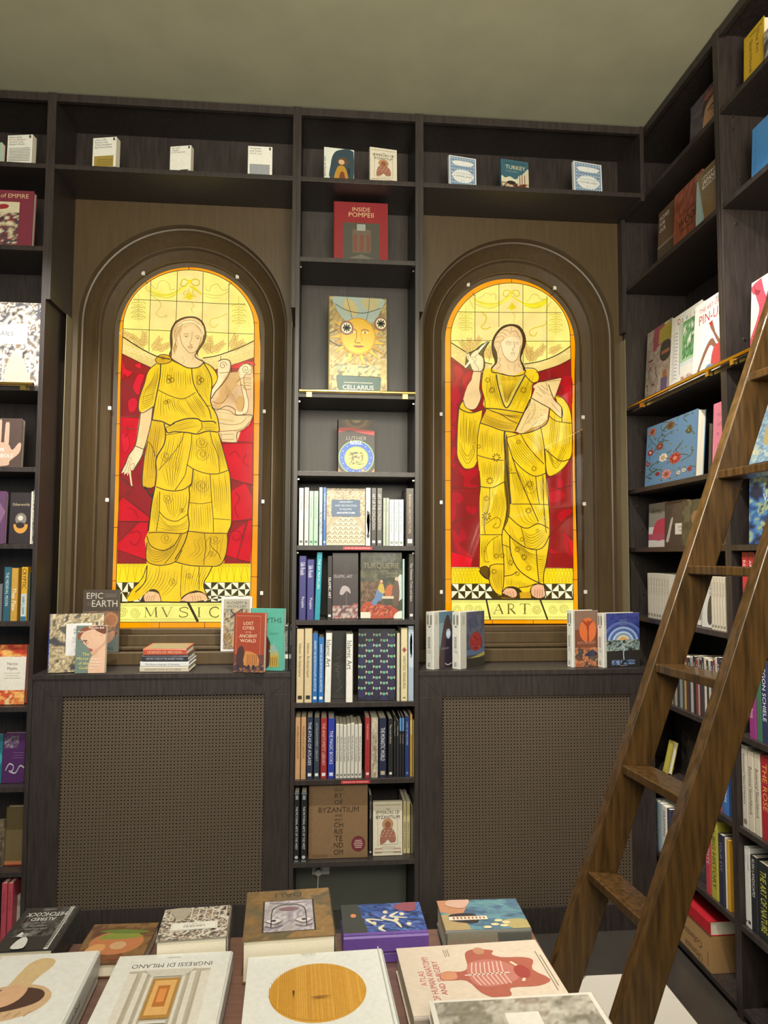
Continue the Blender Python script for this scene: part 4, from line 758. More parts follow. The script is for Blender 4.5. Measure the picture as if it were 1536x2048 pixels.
# ------------------------------------------------------------------ books
def book(label, w, h, t, M4, cov, spine=None, art=None, sart=None, hard=True, group=None, pages=None, back=None):
    """local frame: x 0..t thickness (front cover at x=t), y 0..w (spine at y=0), z 0..h; M4 places it"""
    b = thing('book', label, 'book', (0, 0, 0), group); b.matrix_world = M4
    spine = spine or cov; back = back or cov
    c = 0.0026 if hard else 0.0005; c = min(c, t*0.2); ov = 0.003 if hard else 0.0
    m_ = MB()
    m_.box((t-c, 0.001, 0), (t, w, h), cov); m_.box((0, 0.001, 0), (c, w, h), back)
    bul = min(0.004, t*0.12) if hard else 0.0006; n = 6
    prof = [(t*k, -bul*q) for k, q in ((0, 0), (.04, .6), (.1, 1), (.5, 1), (.9, 1), (.96, .6), (1, 0))]
    vs = [(x, y, z) for z in (0, h) for x, y in prof]+[(x, 0.0012, z) for z in (0, h) for x in (t, 0)]
    N1 = n+1
    fs = [(k, k+1, N1+k+1, N1+k) for k in range(n)]
    m_.add(vs, fs, spine)
    m_.add(vs, [tuple(range(N1))[::-1]+(2*N1+1, 2*N1)[::-1][::1] if False else tuple(reversed(range(N1)))], spine)
    m_.add(vs, [tuple(range(N1, 2*N1))], spine)
    if art:
        A = Art(m_, lambda a, q, l: (t+l, min(max(a, .002), .998)*w, min(max(q, .002), .998)*h)); A.asp = w/h
        A.k = w/h
        art(A)
    if sart:
        A = Art(m_, lambda a, q, l: (min(max(a, 0.08), .92)*t, -bul-l, min(max(q, .002), .998)*h)); A.asp = t/h
        sart(A)
    m_.build('cover', 'print', b)
    p = MB(); p.box((c, 0.0015, ov), (t-c, w-ov, h-ov)); p.build('page_block', pages or 'paper', b)
    return b
def mx(O, x, y, z): return Matrix(((x[0], y[0], z[0], O[0]), (x[1], y[1], z[1], O[1]), (x[2], y[2], z[2], O[2]), (0, 0, 0, 1)))
# text on a cover: size is a fraction of the height; A.text(asp) keeps letters upright and unsquashed
def T(A, x, y, size, s, col, al='c', rot=0, fit=None):
    k = A.asp; sx = 1.0
    vs, fs = glyphs(s)
    if not vs: return
    wd = (max(v[0] for v in vs)-min(v[0] for v in vs))*size/0.72
    lim = fit
    if lim: 
        cur = wd/k if rot in (0, 180) else wd
        if cur > lim: sx = lim/cur
    A.text(x, y, size, s, col, asp=k, al=al, rot=rot, sx=sx)
def spine_title(s, col, y=0.93, fit=0.7, size=None, foot=None, fcol=None, sub=None):
    def f(A):
        # A.asp = t/h ; letter height as a share of the spine width
        sz = A.asp*(size or 0.42)
        if s: T(A, 0.5-(size or 0.42)*0.5, y, sz, s, col, 'l', -90, fit)
        if sub: T(A, 0.40, 0.36, sz*0.6, sub, col, 'l', -90, 0.2)
        if foot:
            A.rect(0.22, 0.045, 0.78, 0.045+0.5*A.asp, foot)
    return f
WALL = {'B': (X1, Z1, Y1), 'R': (-Y1, Z1, X1)}
def base(wl, plane): return Vector((0, plane, 0)) if wl == 'B' else Vector((plane, 0, 0))
SHV = set(list(SH.values())+list(RS.values()))
def ceil_of(zs):
    c = [z-TH-0.005 for z in list(SH.values())+[RS['lut'], HC+TH] if z > zs+0.12]
    return min(c)
def spine_row(wl, plane, zs, rows, depth=0.16, group=None):
    s, up, dp = WALL[wl]; last = -99.0
    for e in rows:
        x0, x1, yt, cov, tcol, title, label = e[:7]; o = e[7] if len(e) > 7 else {}
        O = base(wl, plane+o.get('set', 0))+Z1*(zs+0.0005)
        a = along(x0, O, s); b = along(x1, O, s); h = min(alongy(yt, O+s*(a+b)/2, Z1), ceil_of(zs)-zs if zs in SHV else 9)
        if wl == 'R':
            yy = (O+s*a).y
            if D1-.038 < yy < D1+.05 and (O+s*b).y < D1-.02: a = a+(yy-(D1-.038)); b = max(b, a+.012)
            if a < last: b = max(b, last+(b-a)*.8); a = last
            last = b
        t = (b-a)-0.0008
        y = dp
        sa = o.get('sart') or spine_title(title, tcol, fit=o.get('fit', 0.62), foot=o.get('foot'), size=o.get('size'), y=o.get('y', 0.9), sub=o.get('sub'))
        ln = o.get('lean', 0)
        q = O+s*(a+0.0004)
        sx, ux = (s*math.cos(ln)-up*math.sin(ln), up*math.cos(ln)+s*math.sin(ln)) if ln else (s, up)
        if ln > 0: q = q+Z1*(t*math.sin(ln))
        book(label, o.get('w', depth), h, t, mx(q, sx, dp, ux), cov, sart=sa, hard=o.get('hard', True), group=o.get('group', group))
def face(wl, plane, zs, x0, x1, yt, t, cov, label, art, yaw=0, lean=4, spine=None, sart=None, hard=True, group=None, full=None):
    """front cover faces the room; x0,x1 are the pixel columns of its lower corners; full = x pixel when cut by the frame or another object"""
    s, up, dp = WALL[wl]; be = R_(lean); ya = R_(yaw)
    u = (s*math.cos(ya)+dp*math.sin(ya)); nb = (dp*math.cos(ya)-s*math.sin(ya))      # nb points away from the room
    v = up*math.cos(be)+nb*math.sin(be); n = u.cross(v)
    O = base(wl, plane)+Z1*(zs+0.0006+t*math.sin(be))
    a = along(x0, O, s); O = O+s*a; w_ = along(x1, O, u); h = alongy(yt, O+u*w_/2, v)
    if zs in SHV: h = min(h, (ceil_of(zs)-O.z)/math.cos(be))
    if wl == 'R' and O.y > D1: w_ = min(w_, O.y-D1-0.003)
    M4 = mx(O-n*t, n, u, v)
    return book(label, w_, h, t, M4, cov, spine, art, sart, hard, group)
def lines(A, x, y, n, dy, wd, col, th=0.006):
    for k in range(n): A.rect(x-wd/2*(1-0.2*(k % 2)), y-k*dy, x+wd/2*(1-0.2*(k % 2)), y-k*dy+th, col)
W, K = 'eeece4', '1c1a1a'

LZ = 1.0935
# --- top shelf, left of the middle bookcase
def penguin(title, block=None, extra=None):
    def f(A):
        for i, (l, c) in enumerate(title): T(A, 0.08, 0.90-0.085*i, 0.062, l, c, 'l', fit=0.74)
        A.circ(0.90, 0.93, 0.045, '55524c', 0.045*A.asp*1.5)
        if block: A.rect(*block)
        if extra: extra(A)
    return f
top = SH['top']
def para(A): 
    for k in range(9): A.rect(0.06, 0.52-0.055*k, 0.93, 0.54-0.055*k, '8b8984')
face('B', YF+0.02, top, 13, 63, 270, 0.030, W, 'white paperback covered in small print, top shelf, leftmost whole book', penguin([('Deyan Sudjic', K), ('B is for Bauhaus', 'a04030'), ('An A-Z of the', '505050'), ('Modern World', '505050')], extra=para), yaw=-9, hard=False, lean=1)
face('B', YF+0.02, top, -60, 2, 285, 0.026, '9fc4b4', 'pale green paperback cut by the left edge on the top shelf', lambda A: A.rect(0.1, 0.1, 0.9, 0.5, '6f9c8c'), yaw=-6, hard=False, lean=1)
def gold(A):
    for k in range(4): A.rect(0.2, 0.06+0.06*k, 0.86, 0.075+0.06*k, '6b5a20')
face('B', YF+0.02, top, 184, 231, 275, 0.034, W, 'thick white paperback with an ochre block below its title, top shelf over the music arch', penguin([('Lives of the', K), ('Artists, Lives', K), ('of the Architects', K), ('Hans Ulrich Obrist', K)], (0.08, 0, 0.9, 0.38, 'a58f45'), gold), yaw=-12, hard=False, lean=1)
face('B', YF+0.02, top, 339, 381, 292, 0.030, W, 'white paperback with a black corner at its foot, top shelf above the arch crown', penguin([('Life with a', K), ('Capital L', K), ('D. H. Lawrence', K)], (0.5, 0.0, 0.9, 0.05, '2a2a2a')), yaw=-12, hard=False, lean=1)
face('B', YF+0.02, top, 495, 544, 293, 0.012, W, 'thin white paperback with a grey block, rightmost on the top shelf above the music arch', penguin([('Ornament', K), ('and Crime', K), ('Adolf Loos', '8a8a8a')], (0.08, 0.0, 0.9, 0.40, '9a9da3')), hard=False, lean=1)
# --- top shelf, middle bookcase
def worldart(A):
    A.rect(0, 0, 1, 1, 'dfe3d8'); A.poly([(.22, .05), (.98, .05), (.98, .95), (.5, .95), (.3, .8), (.22, .5)], '2e4450', 3); A.circ(.62, .62, .2, '5b4630', .13)
    A.poly([(.35, .05), (.42, .4), (.55, .5), (.7, .45), (.8, .2), (.8, .05)], 'b88a2c', 3); A.circ(.58, .6, .1, 'd8b088', .075); A.poly([(.5, .05), (.55, .3), (.66, .3), (.7, .05)], '7c3a28', 2)
    T(A, .06, .12, .1, 'World of Art', K, 'l', 90, .6); T(A, .86, .02, .09, 'World of Antiquity', K, 'l', 90, .42)
face('B', YF+0.03, top, 648, 708, 297, 0.016, 'dfe3d8', 'paperback with an ochre figure on dark blue, top shelf of the middle bookcase', worldart, yaw=6, hard=False, lean=2)
def emperor(A):
    A.rect(0, 0, 1, 1, 'e0d8c4')
    for r in ((.06, .06, .94, .07), (.06, .93, .94, .94), (.16, .2, .17, .86), (.83, .2, .84, .86), (.16, .2, .84, .205)): A.rect(*r, '8a7a68')
    T(A, .5, .84, .03, 'THE', K); T(A, .5, .77, .065, 'EMPERORS OF', K, fit=.8); T(A, .5, .68, .065, 'BYZANTIUM', K, fit=.8)
    A.circ(.5, .58, .19, 'b98a66', .11); A.circ(.5, .57, .1, '8c5c44', .065); A.poly([(.24, .22), (.26, .4), (.36, .5), (.64, .5), (.76, .38), (.76, .26), (.6, .24), (.5, .3), (.4, .24)], 'a06a58', 3)
    for k in range(10): A.circ(.3+.045*k, .36+.05*(k % 3), .018, 'd9c09a', .012, 6, True)
    lines(A, .5, .16, 2, .03, .5, 'a89a88'); A.stroke([(.06, .06), (.3, .06), (.3, .13), (.06, .13)], .01, '9a4a3a', 0, True); A.stroke([(.7, .06), (.94, .06), (.94, .13), (.7, .13)], .01, '9a4a3a', 0, True)
face('B', YF+0.03, top, 740, 794, 297, 0.022, 'e0d8c4', 'cream paperback with a haloed bust, top shelf of the middle bookcase', emperor, yaw=8, hard=False, lean=2)
# --- top shelf over the art arch
def legacy(A):
    A.rect(0, 0, 1, 1, 'e4e6e6'); A.rect(.04, .03, .96, .97, '7f97b4')
    for k in range(9):
        for j in range(9): A.circ(.1+.1*k, .08+.105*j, .028, 'cdd8e2', .02, 6, True)
    A.poly([(.1, .4), (.2, .52), (.35, .58), (.65, .58), (.8, .52), (.92, .4), (.8, .26), (.65, .2), (.35, .2), (.2, .26)], 'e6e8e6', 3)
    A.poly([(.12, .8), (.25, .86), (.75, .86), (.9, .8), (.75, .72), (.25, .72)], 'e6e8e6', 3); T(A, .5, .36, .05, 'A CULTURAL LEGACY', '3c4c66', fit=.7); T(A, .5, .24, .03, 'Edmund', '7c8ca6')
    T(A, .5, .45, .05, 'THE MEDITERRANEAN', 'a9b6c6', fit=.7)
face('B', YF+0.03, top, 899, 953, 314, 0.018, 'dfe3ea', 'blue and white patterned paperback left of the teal one over the art arch', legacy, yaw=10, hard=False, lean=2)
face('B', YF+0.03, top, 1149, 1205, 326, 0.018, 'dfe3ea', 'blue and white patterned paperback nearest the right corner of the top shelf', legacy, yaw=10, hard=False, lean=2)
def turkey(A):
    A.rect(0, 0, 1, 1, '3a6474'); T(A, .5, .86, .07, 'NORMAN STONE', '1f3c48', fit=.9); T(A, .52, .70, .13, 'TURKEY', 'd9cf9c', fit=.88); T(A, .4, .61, .045, 'A Short History', '9fb0a8', fit=.5)
    A.poly([(0, .2), (0, .46), (.15, .4), (.3, .46), (.5, .38), (.6, .42), (.62, .25)], 'd9d6bc', 3); A.poly([(.62, .2), (.62, .5), (.75, .55), (.9, .7), (1, .75), (1, .2)], 'cfc9b0', 2)
    A.rect(0, 0, 1, .2, '6b2c22'); A.mosaic(0, 0, 1, .26, 16, 5, 6, ['3a1a16', '7a3428', 'c8c0a0', '5a2a22'], 3)
    for x in (.66, .74, .84): A.rect(x, .2, x+.025, .55, '7a3428'); 
    A.circ(.36, .26, .16, '2c2420', .06)
face('B', YF+0.03, top, 1003, 1058, 321, 0.018, '3a6474', 'teal paperback with a mosque skyline, middle of the top shelf over the art arch', turkey, yaw=9, hard=False, lean=2)

# --- left bookcase
def empire(A):
    A.rect(0, 0, 1, 1, '7a2c3e'); T(A, .93, .87, .075, 'of EMPIRE', 'd9b88a', 'r', fit=.55); A.rect(.1, .03, .82, .80, 'd6ccae'); A.mosaic(.1, .03, .82, .62, 26, 22, 7, ['d2c7a8', 'b8a98a', '5a4a48', '7c3040', '3c3a48', 'd8ceb0'], 5)
    A.poly([(.5, .7), (.6, .76), (.68, .74), (.66, .69), (.56, .67)], '9c2c34', 3)
face('B', YF+0.05, SH['pom'], -95, 62, 379, 0.03, '7a2c3e', 'crimson hardback with an engraved crowd scene at the left edge, second shelf', empire, lean=3)
def librar(A):
    A.mosaic(0, 0, 1, 1, 60, 76, 6, ['2e2a2c', '6c6058', 'b8aea2', 'e0dad0', '8a8478', '4a4852', 'd0c4b4', '7c6a58'], 11, 1)
    for k in range(9): A.rect(.04+.105*k, .02, .06+.105*k, .42, 'cfc8bc')
    A.poly([(.62, .02), (.6, .2), (.68, .4), (.74, .42), (.82, .3), (.9, .1), (.9, .02)], 'a8a296', 3); A.circ(.74, .42, .035, 'b4aea2', .03)
    A.rect(.16, .5, .84, .73, 'e8e6de'); A.rect(.18, .52, .82, .71, '9aa6a8'); A.rect(.185, .523, .815, .707, 'e8e6de'); T(A, .5, .6, .055, 'LIBRARIES', '3a3a3a', fit=.55); lines(A, .5, .57, 1, .03, .3, '8a8a88'); T(A, .5, .54, .016, 'TASCHEN', '3a3a3a')
face('B', YF+0.035, SH['rail'], -95, 76, 604, 0.05, 'b8aea2', 'large hardback with a baroque library hall, on the brass rail shelf at the left edge', librar, lean=3)
def symbols(A):
    A.rect(0, 0, 1, 1, '4a3832')
    for i, (x, y) in enumerate(((.5, .86), (.62, .93), (.75, .88))): A.poly([(x-.035, .3), (x-.035, y), (x, y+.03), (x+.035, y), (x+.03, .3)], 'b89a84', 2)
    A.poly([(.4, .05), (.42, .4), (.5, .5), (.76, .5), (.85, .36), (.95, .5), (1.0, .48), (.97, .3), (.82, .14), (.78, .05)], 'b89a84', 3)
    T(A, .6, .33, .075, 'BOOK', 'e8e2d8', fit=.3); T(A, .68, .21, .075, 'SYMBOLS', 'e8e2d8', fit=.5)
face('B', YF+0.06, SH['lut'], -80, 40, 836, 0.03, '4a3832', 'brown book with a raised pale hand, fourth shelf at the left edge', symbols, lean=3)
def other(A):
    A.rect(0, 0, 1, 1, '2c2426'); T(A, .5, .74, .055, 'Otherworlds', 'b8a888', fit=.8); A.circ(.52, .36, .33, 'c89040', .16); A.rect(.1, .38, .9, .56, '2c2426'); A.circ(.52, .48, .26, '7c766c', .12); A.circ(.5, .36, .2, '2c2426', .06); A.circ(.5, .5, .12, 'c8c2b4', .05)
face('B', YF+0.05, SH['cal'], 17, 60, 985, 0.02, '2c2426', 'black book with a white and orange egg emblem, fifth shelf at the left edge', other, lean=2)
face('B', YF+0.04, SH['cal'], -60, 8, 982, 0.02, '5c3a5c', 'purple glossy book cut by the left edge on the fifth shelf', lambda A: A.poly([(0, 0), (.6, 0), (1, .6), (.6, 1), (0, 1)], '7a5878'), lean=2)
spine_row('B', YF+0.03, SH['cal'], [(59.5, 63.5, 983, 'd8cfc0', K, '', 'narrow cream spine beside the black book with the egg emblem'), (64, 67.6, 980, '8a8478', K, '', 'narrow black and white speckled spine against the left bookcase side', {'sart': lambda A: A.mosaic(0, 0, 1, 1, 3, 60, 18, [K, W, '8a8a8a'], 4)})])
spine_row('B', YF+0.025, SH['blu'], [(-8, 3, 1168, '6a6a70', W, '', 'grey spine cut by the left edge beside the blue one'), (5, 20, 1134, '2a5a6c', 'c8d4d4', 'THE MEDIEVAL MOON', 'dark teal spine with a moon motif on the sixth shelf'), (20, 34, 1136, 'c0943c', 'f0ead8', 'They Flew', 'ochre spine with white italic title on the sixth shelf', {'fit': .45, 'y': .62, 'size': .6}),
    (40, 53, 1134, 'd0a030', K, 'CRYPTIC', 'yellow and pale blue spine with black capitals on the sixth shelf', {'sart': lambda A: (A.rect(0, 0, 1, .5, 'b8ccd4'), A.rect(0, 0, 1, .08, '2a6a8c'), T(A, .2, .97, A.asp*.62, 'CRYPTIC', K, 'l', -90, .42), T(A, .26, .46, A.asp*.42, 'GARRY J. SHAW', K, 'l', -90, .34))}), (54.5, 58, 1146, '3a4a48', W, '', 'slim dark green spine against the left bookcase side')])
def norse(A):
    A.rect(0, 0, 1, 1, 'c85a2c'); A.mosaic(0, 0, 1, 1, 30, 40, 4, ['b83a24', 'd8743c', 'e8b060', 'c8502c', 'e8c890'], 8); A.rect(.60, .24, 1.0, .8, 'e4dfd4'); T(A, .8, .66, .05, 'Norse', '5a4a48', fit=.3); T(A, .8, .58, .05, 'Myths', '5a4a48', fit=.3); lines(A, .8, .52, 3, .04, .24, 'a8a098')
face('B', YF+0.04, SH['isl'], -90, 48, 1290, 0.03, 'b83a24', 'fiery orange book with a white title panel, seventh shelf at the left edge', norse, lean=3)
def purple(A):
    A.rect(0, 0, 1, 1, '4a2058'); A.mosaic(.05, .7, .7, .95, 14, 8, 4, ['8a8490', '4a2058', '6a6070', '4a2058'], 4); A.stroke([(.15, .25), (.3, .38), (.5, .34), (.45, .24), (.3, .24), (.6, .2), (.8, .34), (1, .3)], .03, 'b8b4c0', 5); lines(A, .7, .6, 3, .05, .5, '8a70a0')
face('B', YF+0.05, SH['byz'], 3, 47, 1466, 0.03, '4a2058', 'purple book with a silver swirl, eighth shelf at the left edge', purple, lean=2)
face('B', YF+0.05, SH['byz'], -60, 2, 1470, 0.03, '1f6a78', 'teal book cut by the left edge, eighth shelf', lambda A: A.circ(.7, .5, .3, '3a9aa8', .2), lean=2)
face('B', YF+0.06, SH['bot'], 8, 43, 1614, 0.03, '6a5a38', 'dull gold book with a red foot band, ninth shelf at the left edge', lambda A: (A.rect(0, .02, 1, .08, 'b07048'), A.rect(0, 0, 1, .02, '8a2c20')), lean=2)
face('B', YF+0.05, SH['bot'], -50, 6, 1640, 0.02, '40382c', 'brown patterned book cut by the left edge, ninth shelf', lambda A: A.mosaic(0, 0, 1, 1, 10, 20, 5, ['40382c', '6a5c48', '8a7c60'], 3), lean=2)
for i, (a, b) in enumerate(((-1, 10.5), (11.5, 22))):
    spine_row('B', YF+0.0, 0.02, [(a, b, 1766, 'b84a58', '8a2c3c', 'THE RED BOOK', 'tall rose red spine at the foot of the left bookcase', {'group': 'rose red spines at the foot of the left bookcase', 'w': 0.2})])
face('B', YF+0.04, 0.02, 24, 40, 1790, 0.02, 'c8c2b8', 'pale grey book low in the left bookcase behind the film book', lambda A: A.rect(.1, .1, .9, .9, 'b0aaa0'), lean=2)

# --- middle bookcase, shelf by shelf
def pompeii(A):
    A.rect(0, 0, 1, 1, '8e1f26'); T(A, .5, .86, .065, 'INSIDE', 'd8b890', fit=.6); T(A, .5, .77, .075, 'POMPEII', 'd8b890', fit=.62)
    A.rect(.16, .02, .84, .68, '4c4a40'); A.poly([(.16, .1), (.5, .2), (.84, .1), (.84, .02), (.16, .02)], '6c685c'); A.rect(.34, .22, .68, .58, '6a5c4c'); A.rect(.42, .56, .58, .66, '9aa098')
    for x in (.36, .48, .6): A.rect(x, .24, x+.06, .5, '7a4438')
    A.mosaic(.16, .02, .84, .13, 16, 3, 5, ['2c2c2c', '7a766a', '4a4840'], 2)
face('B', YF+0.10, SH['pom'], 668, 776, 405, 0.035, '8e1f26', 'large red hardback of a painted Roman interior, second shelf of the middle bookcase', pompeii, lean=4)
def atlas(A):
    A.rect(0, 0, 1, 1, 'a08a48'); A.mosaic(0, 0, 1, 1, 30, 50, 9, ['a8925a', '9c8850', 'b8a468', '7c6a44', 'b09a60'], 6)
    for k in range(22):
        a = 6.283*k/22; r = .52 if k % 2 else .62; c = 'd9a821' if k % 2 else 'b08420'
        A.poly([(.5+.30*math.cos(a-.12), .6+.18*math.sin(a-.12)), (.5+r*math.cos(a+.06), .6+r*.6*math.sin(a+.06)), (.5+.30*math.cos(a+.12), .6+.18*math.sin(a+.12))] if r < .55 else [(.5+.30*math.cos(a-.1), .6+.18*math.sin(a-.1)), (min(1, max(0, .5+r*math.cos(a))), .6+r*.55*math.sin(a)), (.5+.30*math.cos(a+.1), .6+.18*math.sin(a+.1))], c)
    A.poly([(.1, 1), (.92, 1), (.9, .88), (.8, .77), (.62, .71), (.42, .71), (.22, .78), (.1, .9)], '9fb0a8', 3)
    A.poly([(.28, .98), (.24, .88), (.34, .84), (.42, .8), (.5, .84), (.44, .94)], 'c0b078', 3); A.poly([(.56, .98), (.6, .9), (.72, .86), (.84, .9), (.86, 1)], 'b4ac80', 3)
    for q in ('.1,.92 .3,.86 .6,.84 .9,.9', '.3,1 .36,.86 .42,.72', '.7,1 .68,.86 .62,.72', '0,.55 .2,.5 .4,.58', '0,.62 .14,.66'): A.stroke(P(q), .008, '4a4030', 4)
    A.circ(.5, .60, .31, 'c08a1c', .19, 36); A.circ(.5, .605, .285, 'dcae26', .175, 36)
    A.stroke([(.47, .66), (.47, .58), (.44, .545), (.48, .535), (.54, .535)], .012, '8a5c14', 4); A.stroke([(.56, .66), (.55, .6), (.58, .55)], .008, 'a8741c', 4)
    for x in (.40, .62): A.poly([(x-.06, .64), (x, .652), (x+.06, .64), (x, .63)], 'f0dca0', 3); A.circ(x, .641, .016, '4a3414', .010); A.stroke([(x-.07, .66), (x, .672), (x+.07, .66)], .01, '8a5c14', 4)
    A.poly([(.42, .50), (.47, .51), (.5, .505), (.54, .51), (.60, .50), (.5, .485)], 'b05c30', 3); A.stroke([(.42, .5), (.5, .498), (.6, .5)], .007, '6a3c14', 3)
    for x, y, r in ((.3, .68, .12), (.9, .74, .12)): A.circ(x, y, r, '8a5a50', r*.6); A.circ(x, y, r*.75, 'e4dcb0', r*.45)
    for x, y in ((.3, .68), (.9, .74)):
        for k in range(8): a = .785*k; A.stroke([(x, y), (x+.07*math.cos(a), y+.042*math.sin(a))], .02, K, 0)
    A.poly([(.12, .2), (.14, .1), (.2, .0), (.82, .0), (.88, .08), (.9, .19)], '3c5248'); A.mosaic(.14, .2, .88, .31, 20, 6, 6, ['b8b078', '8a9070', 'c8b068', '5a5c44'], 8)
    T(A, .5, .065, .045, 'CELLARIUS', 'd8ceb0', fit=.6); lines(A, .5, .13, 1, .02, .5, 'b8b090'); T(A, .5, .03, .018, 'HARMONIA MACROCOSMICA', 'd8ceb0', fit=.6)
face('B', YF+0.06, SH['rail'], 658, 774, 595, 0.035, '8a7c48', 'tall atlas with a golden sun face, standing behind the brass rail of the middle bookcase', atlas, lean=4, yaw=3)
def bibel(A):
    A.rect(0, 0, 1, 1, '2c2018'); 
    for r, c in ((.42, '4a3018'), (.32, '6a4c1c'), (.22, '3a2814'), (.12, '7c6430')): A.circ(.5, 1.0, r, c, r*.5, keep=False) if False else A.poly([(.5+r*math.cos(a*.1963), .999-r*.5*math.sin(a*.1963)) for a in range(17)], c)
    A.poly([(0, .76), (.3, .80), (.6, .76), (1, .72), (1, .8), (.6, .83), (.3, .86), (0, .84)], 'a02c28', 3)
    A.circ(.5, .30, .49, '7a9a58', .32, 36); A.circ(.5, .30, .46, '2850a0', .30, 36); A.circ(.5, .29, .33, '8a9a4c', .215, 36); A.circ(.5, .28, .3, 'b8a45c', .19, 36); A.mosaic(.3, .16, .7, .4, 12, 10, 5, ['5a7a3a', 'b8a45c', '3c4a2c', 'c8a860'], 2)
    A.circ(.68, .06, .045, 'e08040', .03)
    for a in range(14): A.circ(.5+.4*math.cos(a*.45), .3+.26*math.sin(a*.45), .014, 'c8d8e8', .009, 6, True)
    for q in ('0,0 .12,0 0,.1', '1,0 .88,0 1,.1'): A.poly(P(q), 'c87038')
    T(A, .5, .62, .075, 'LUTHER', '8a8478', fit=.62); T(A, .5, .54, .07, 'BIBEL', 'e8e4da', fit=.42)
face('B', YF+0.10, SH['lut'], 676, 749, 840, 0.05, '2c2018', 'thick book with a blue ringed globe, standing alone on the shelf under the brass rail', bibel, lean=3)
cal = SH['cal']; G = 'tall white spines lettered down in capitals on the shelf under the globe book'
DI = '8a9a90'
spine_row('B', YF+0.012, cal, [(597, 606.5, 976, 'd9d6cc', '3a3a3a', 'CALLIGRAPHY', 'white spine with dark capitals, first book on the fifth shelf of the middle bookcase', {'foot': '5a5a5a'}), (608, 617, 975, 'd9d6cc', 'c04040', 'CALLIGRAPHY', 'white spine with red capitals, second book on the fifth shelf of the middle bookcase', {'foot': '5a5a5a'}),
    (617.8, 626.4, 982, 'a9cdb0', '3c6a50', 'The Arts of Ornament', 'mint green spine on the fifth shelf', {'foot': '4c7a60', 'group': 'pair of mint green spines', 'hard': False}), (627, 635.8, 982, 'a9cdb0', '3c6a50', 'The Arts of Ornament', 'mint green spine on the fifth shelf', {'foot': '4c7a60', 'group': 'pair of mint green spines', 'hard': False}),
    (637.4, 644.6, 971, 'b8c0c8', '5a6470', '', 'grey patterned spine between the mint and the bright blue ones', {'sart': lambda A: A.mosaic(0, .2, 1, .6, 4, 24, 6, ['8a98a0', 'b8c0c8', '6a8088'], 7)}), (645.4, 652, 961, '2c6cb4', 'c8dcec', 'ORNAMENT AND DECORATION', 'bright blue spine beside the carved stone book on the fifth shelf', {'foot': 'e8e8e8'})], group=None)
def ornament(A):
    A.rect(0, 0, 1, 1, 'b09a78'); A.mosaic(0, .5, 1, 1, 40, 40, 14, ['8a7454', 'b09a78', 'c8b494', '6c5a40'], 9)
    A.circ(.5, .14, .62, 'cbb896', .42, 40) if False else A.poly([(1, 0), (0, 0)]+[(.5+.5*math.cos(math.pi-a*.1963)*1.0, .08+.44*math.sin(a*.1963)) for a in range(17)], 'd6c4a0')
    for j in range(7):
        for i in range(7):
            x = .08+.14*i; y = .03+.075*j
            if (x-.5)**2/.22+(y-.05)**2/.19 < 1:
                A.stroke([(x-.06, y), (x-.03, y+.04), (x, y+.052), (x+.03, y+.04), (x+.06, y)], .018, '6c5638', 3); A.circ(x, y+.015, .02, '8a6c44', .013, 8, True)
    for r in (.47, .5, .55): A.stroke([(.5+r*math.cos(math.pi-a*.1963), .08+r*.9*math.sin(a*.1963)) for a in range(17)], .014, '8a7454', 2)
    A.rect(.13, .50, .87, .80, '1e3c58'); A.rect(.15, .51, .85, .79, '24486a')
    for i, s in enumerate(('ORNAMENT', 'AND DECORATION', 'IN ISLAMIC', 'ARCHITECTURE')): T(A, .5, .745-.064*i, .032, s, 'b8c4cc' if i < 3 else 'eef2f4', fit=.56)
face('B', YF+0.03, cal, 652.5, 730, 962, 0.03, '8a7454', 'big hardback of carved stone arches with a dark blue title panel, middle bookcase', ornament, lean=3)
spine_row('B', YF+0.012, cal, [(731, 741, 975, 'd8d8d4', 'b06070', 'ORNAMENT', 'white spine with dark flourishes right of the carved stone book', {'sart': lambda A: (T(A, .3, .86, A.asp*.4, 'Islamic Designs', 'c08088', 'l', -90, .35), A.stroke([(.2, .5), (.8, .46), (.3, .4), (.8, .36), (.4, .3), (.7, .26)], .22, K, 4, asp=1), A.circ(.5, .17, .3, '2a2a2c', .04))}),
    (742, 752.5, 976, '4a4642', 'c8c4bc', 'ART OF THE CIVILIZATION', 'charcoal spine on the fifth shelf of the middle bookcase', {'foot': 'd8d8d4', 'group': 'pair of charcoal spines', 'size': .6}), (753.2, 764.5, 975, '57534e', 'c8c4bc', 'ART OF THE CIVILIZATION', 'charcoal spine on the fifth shelf of the middle bookcase', {'foot': 'd8d8d4', 'group': 'pair of charcoal spines', 'size': .6}),
    (766, 771.6, 996, 'aeb6a4', '6a7264', 'Islamic Crafts', 'slim sage spine right of the charcoal pair', {'group': 'pair of slim sage spines', 'hard': False}), (772, 778, 996, 'aeb6a4', '6a7264', 'Islamic Crafts', 'slim sage spine right of the charcoal pair', {'group': 'pair of slim sage spines', 'hard': False}),
    (778.6, 788, 999, 'd4dad8', '2c6c8c', 'Islamic Art and Architecture', 'white spine with blue title left of the brown tall spine', {'foot': DI, 'group': 'three white spines with blue titles', 'hard': False}), (788.4, 797.6, 999, 'd4dad8', '2c6c8c', 'Islamic Art and Architecture', 'white spine with blue title left of the brown tall spine', {'foot': DI, 'group': 'three white spines with blue titles', 'hard': False}), (798, 807, 999, 'd4dad8', '2c6c8c', 'Islamic Art and Architecture', 'white spine with blue title left of the brown tall spine', {'foot': DI, 'group': 'three white spines with blue titles', 'hard': False}),
    (811, 828, 973, '4c4440', 'c0a878', 'IRANIAN ARCHITECTURE', 'broad brown spine with gold capitals, last on the fifth shelf of the middle bookcase', {'foot': 'd8d8d4', 'size': .3, 'fit': .78})])
blu = SH['blu']
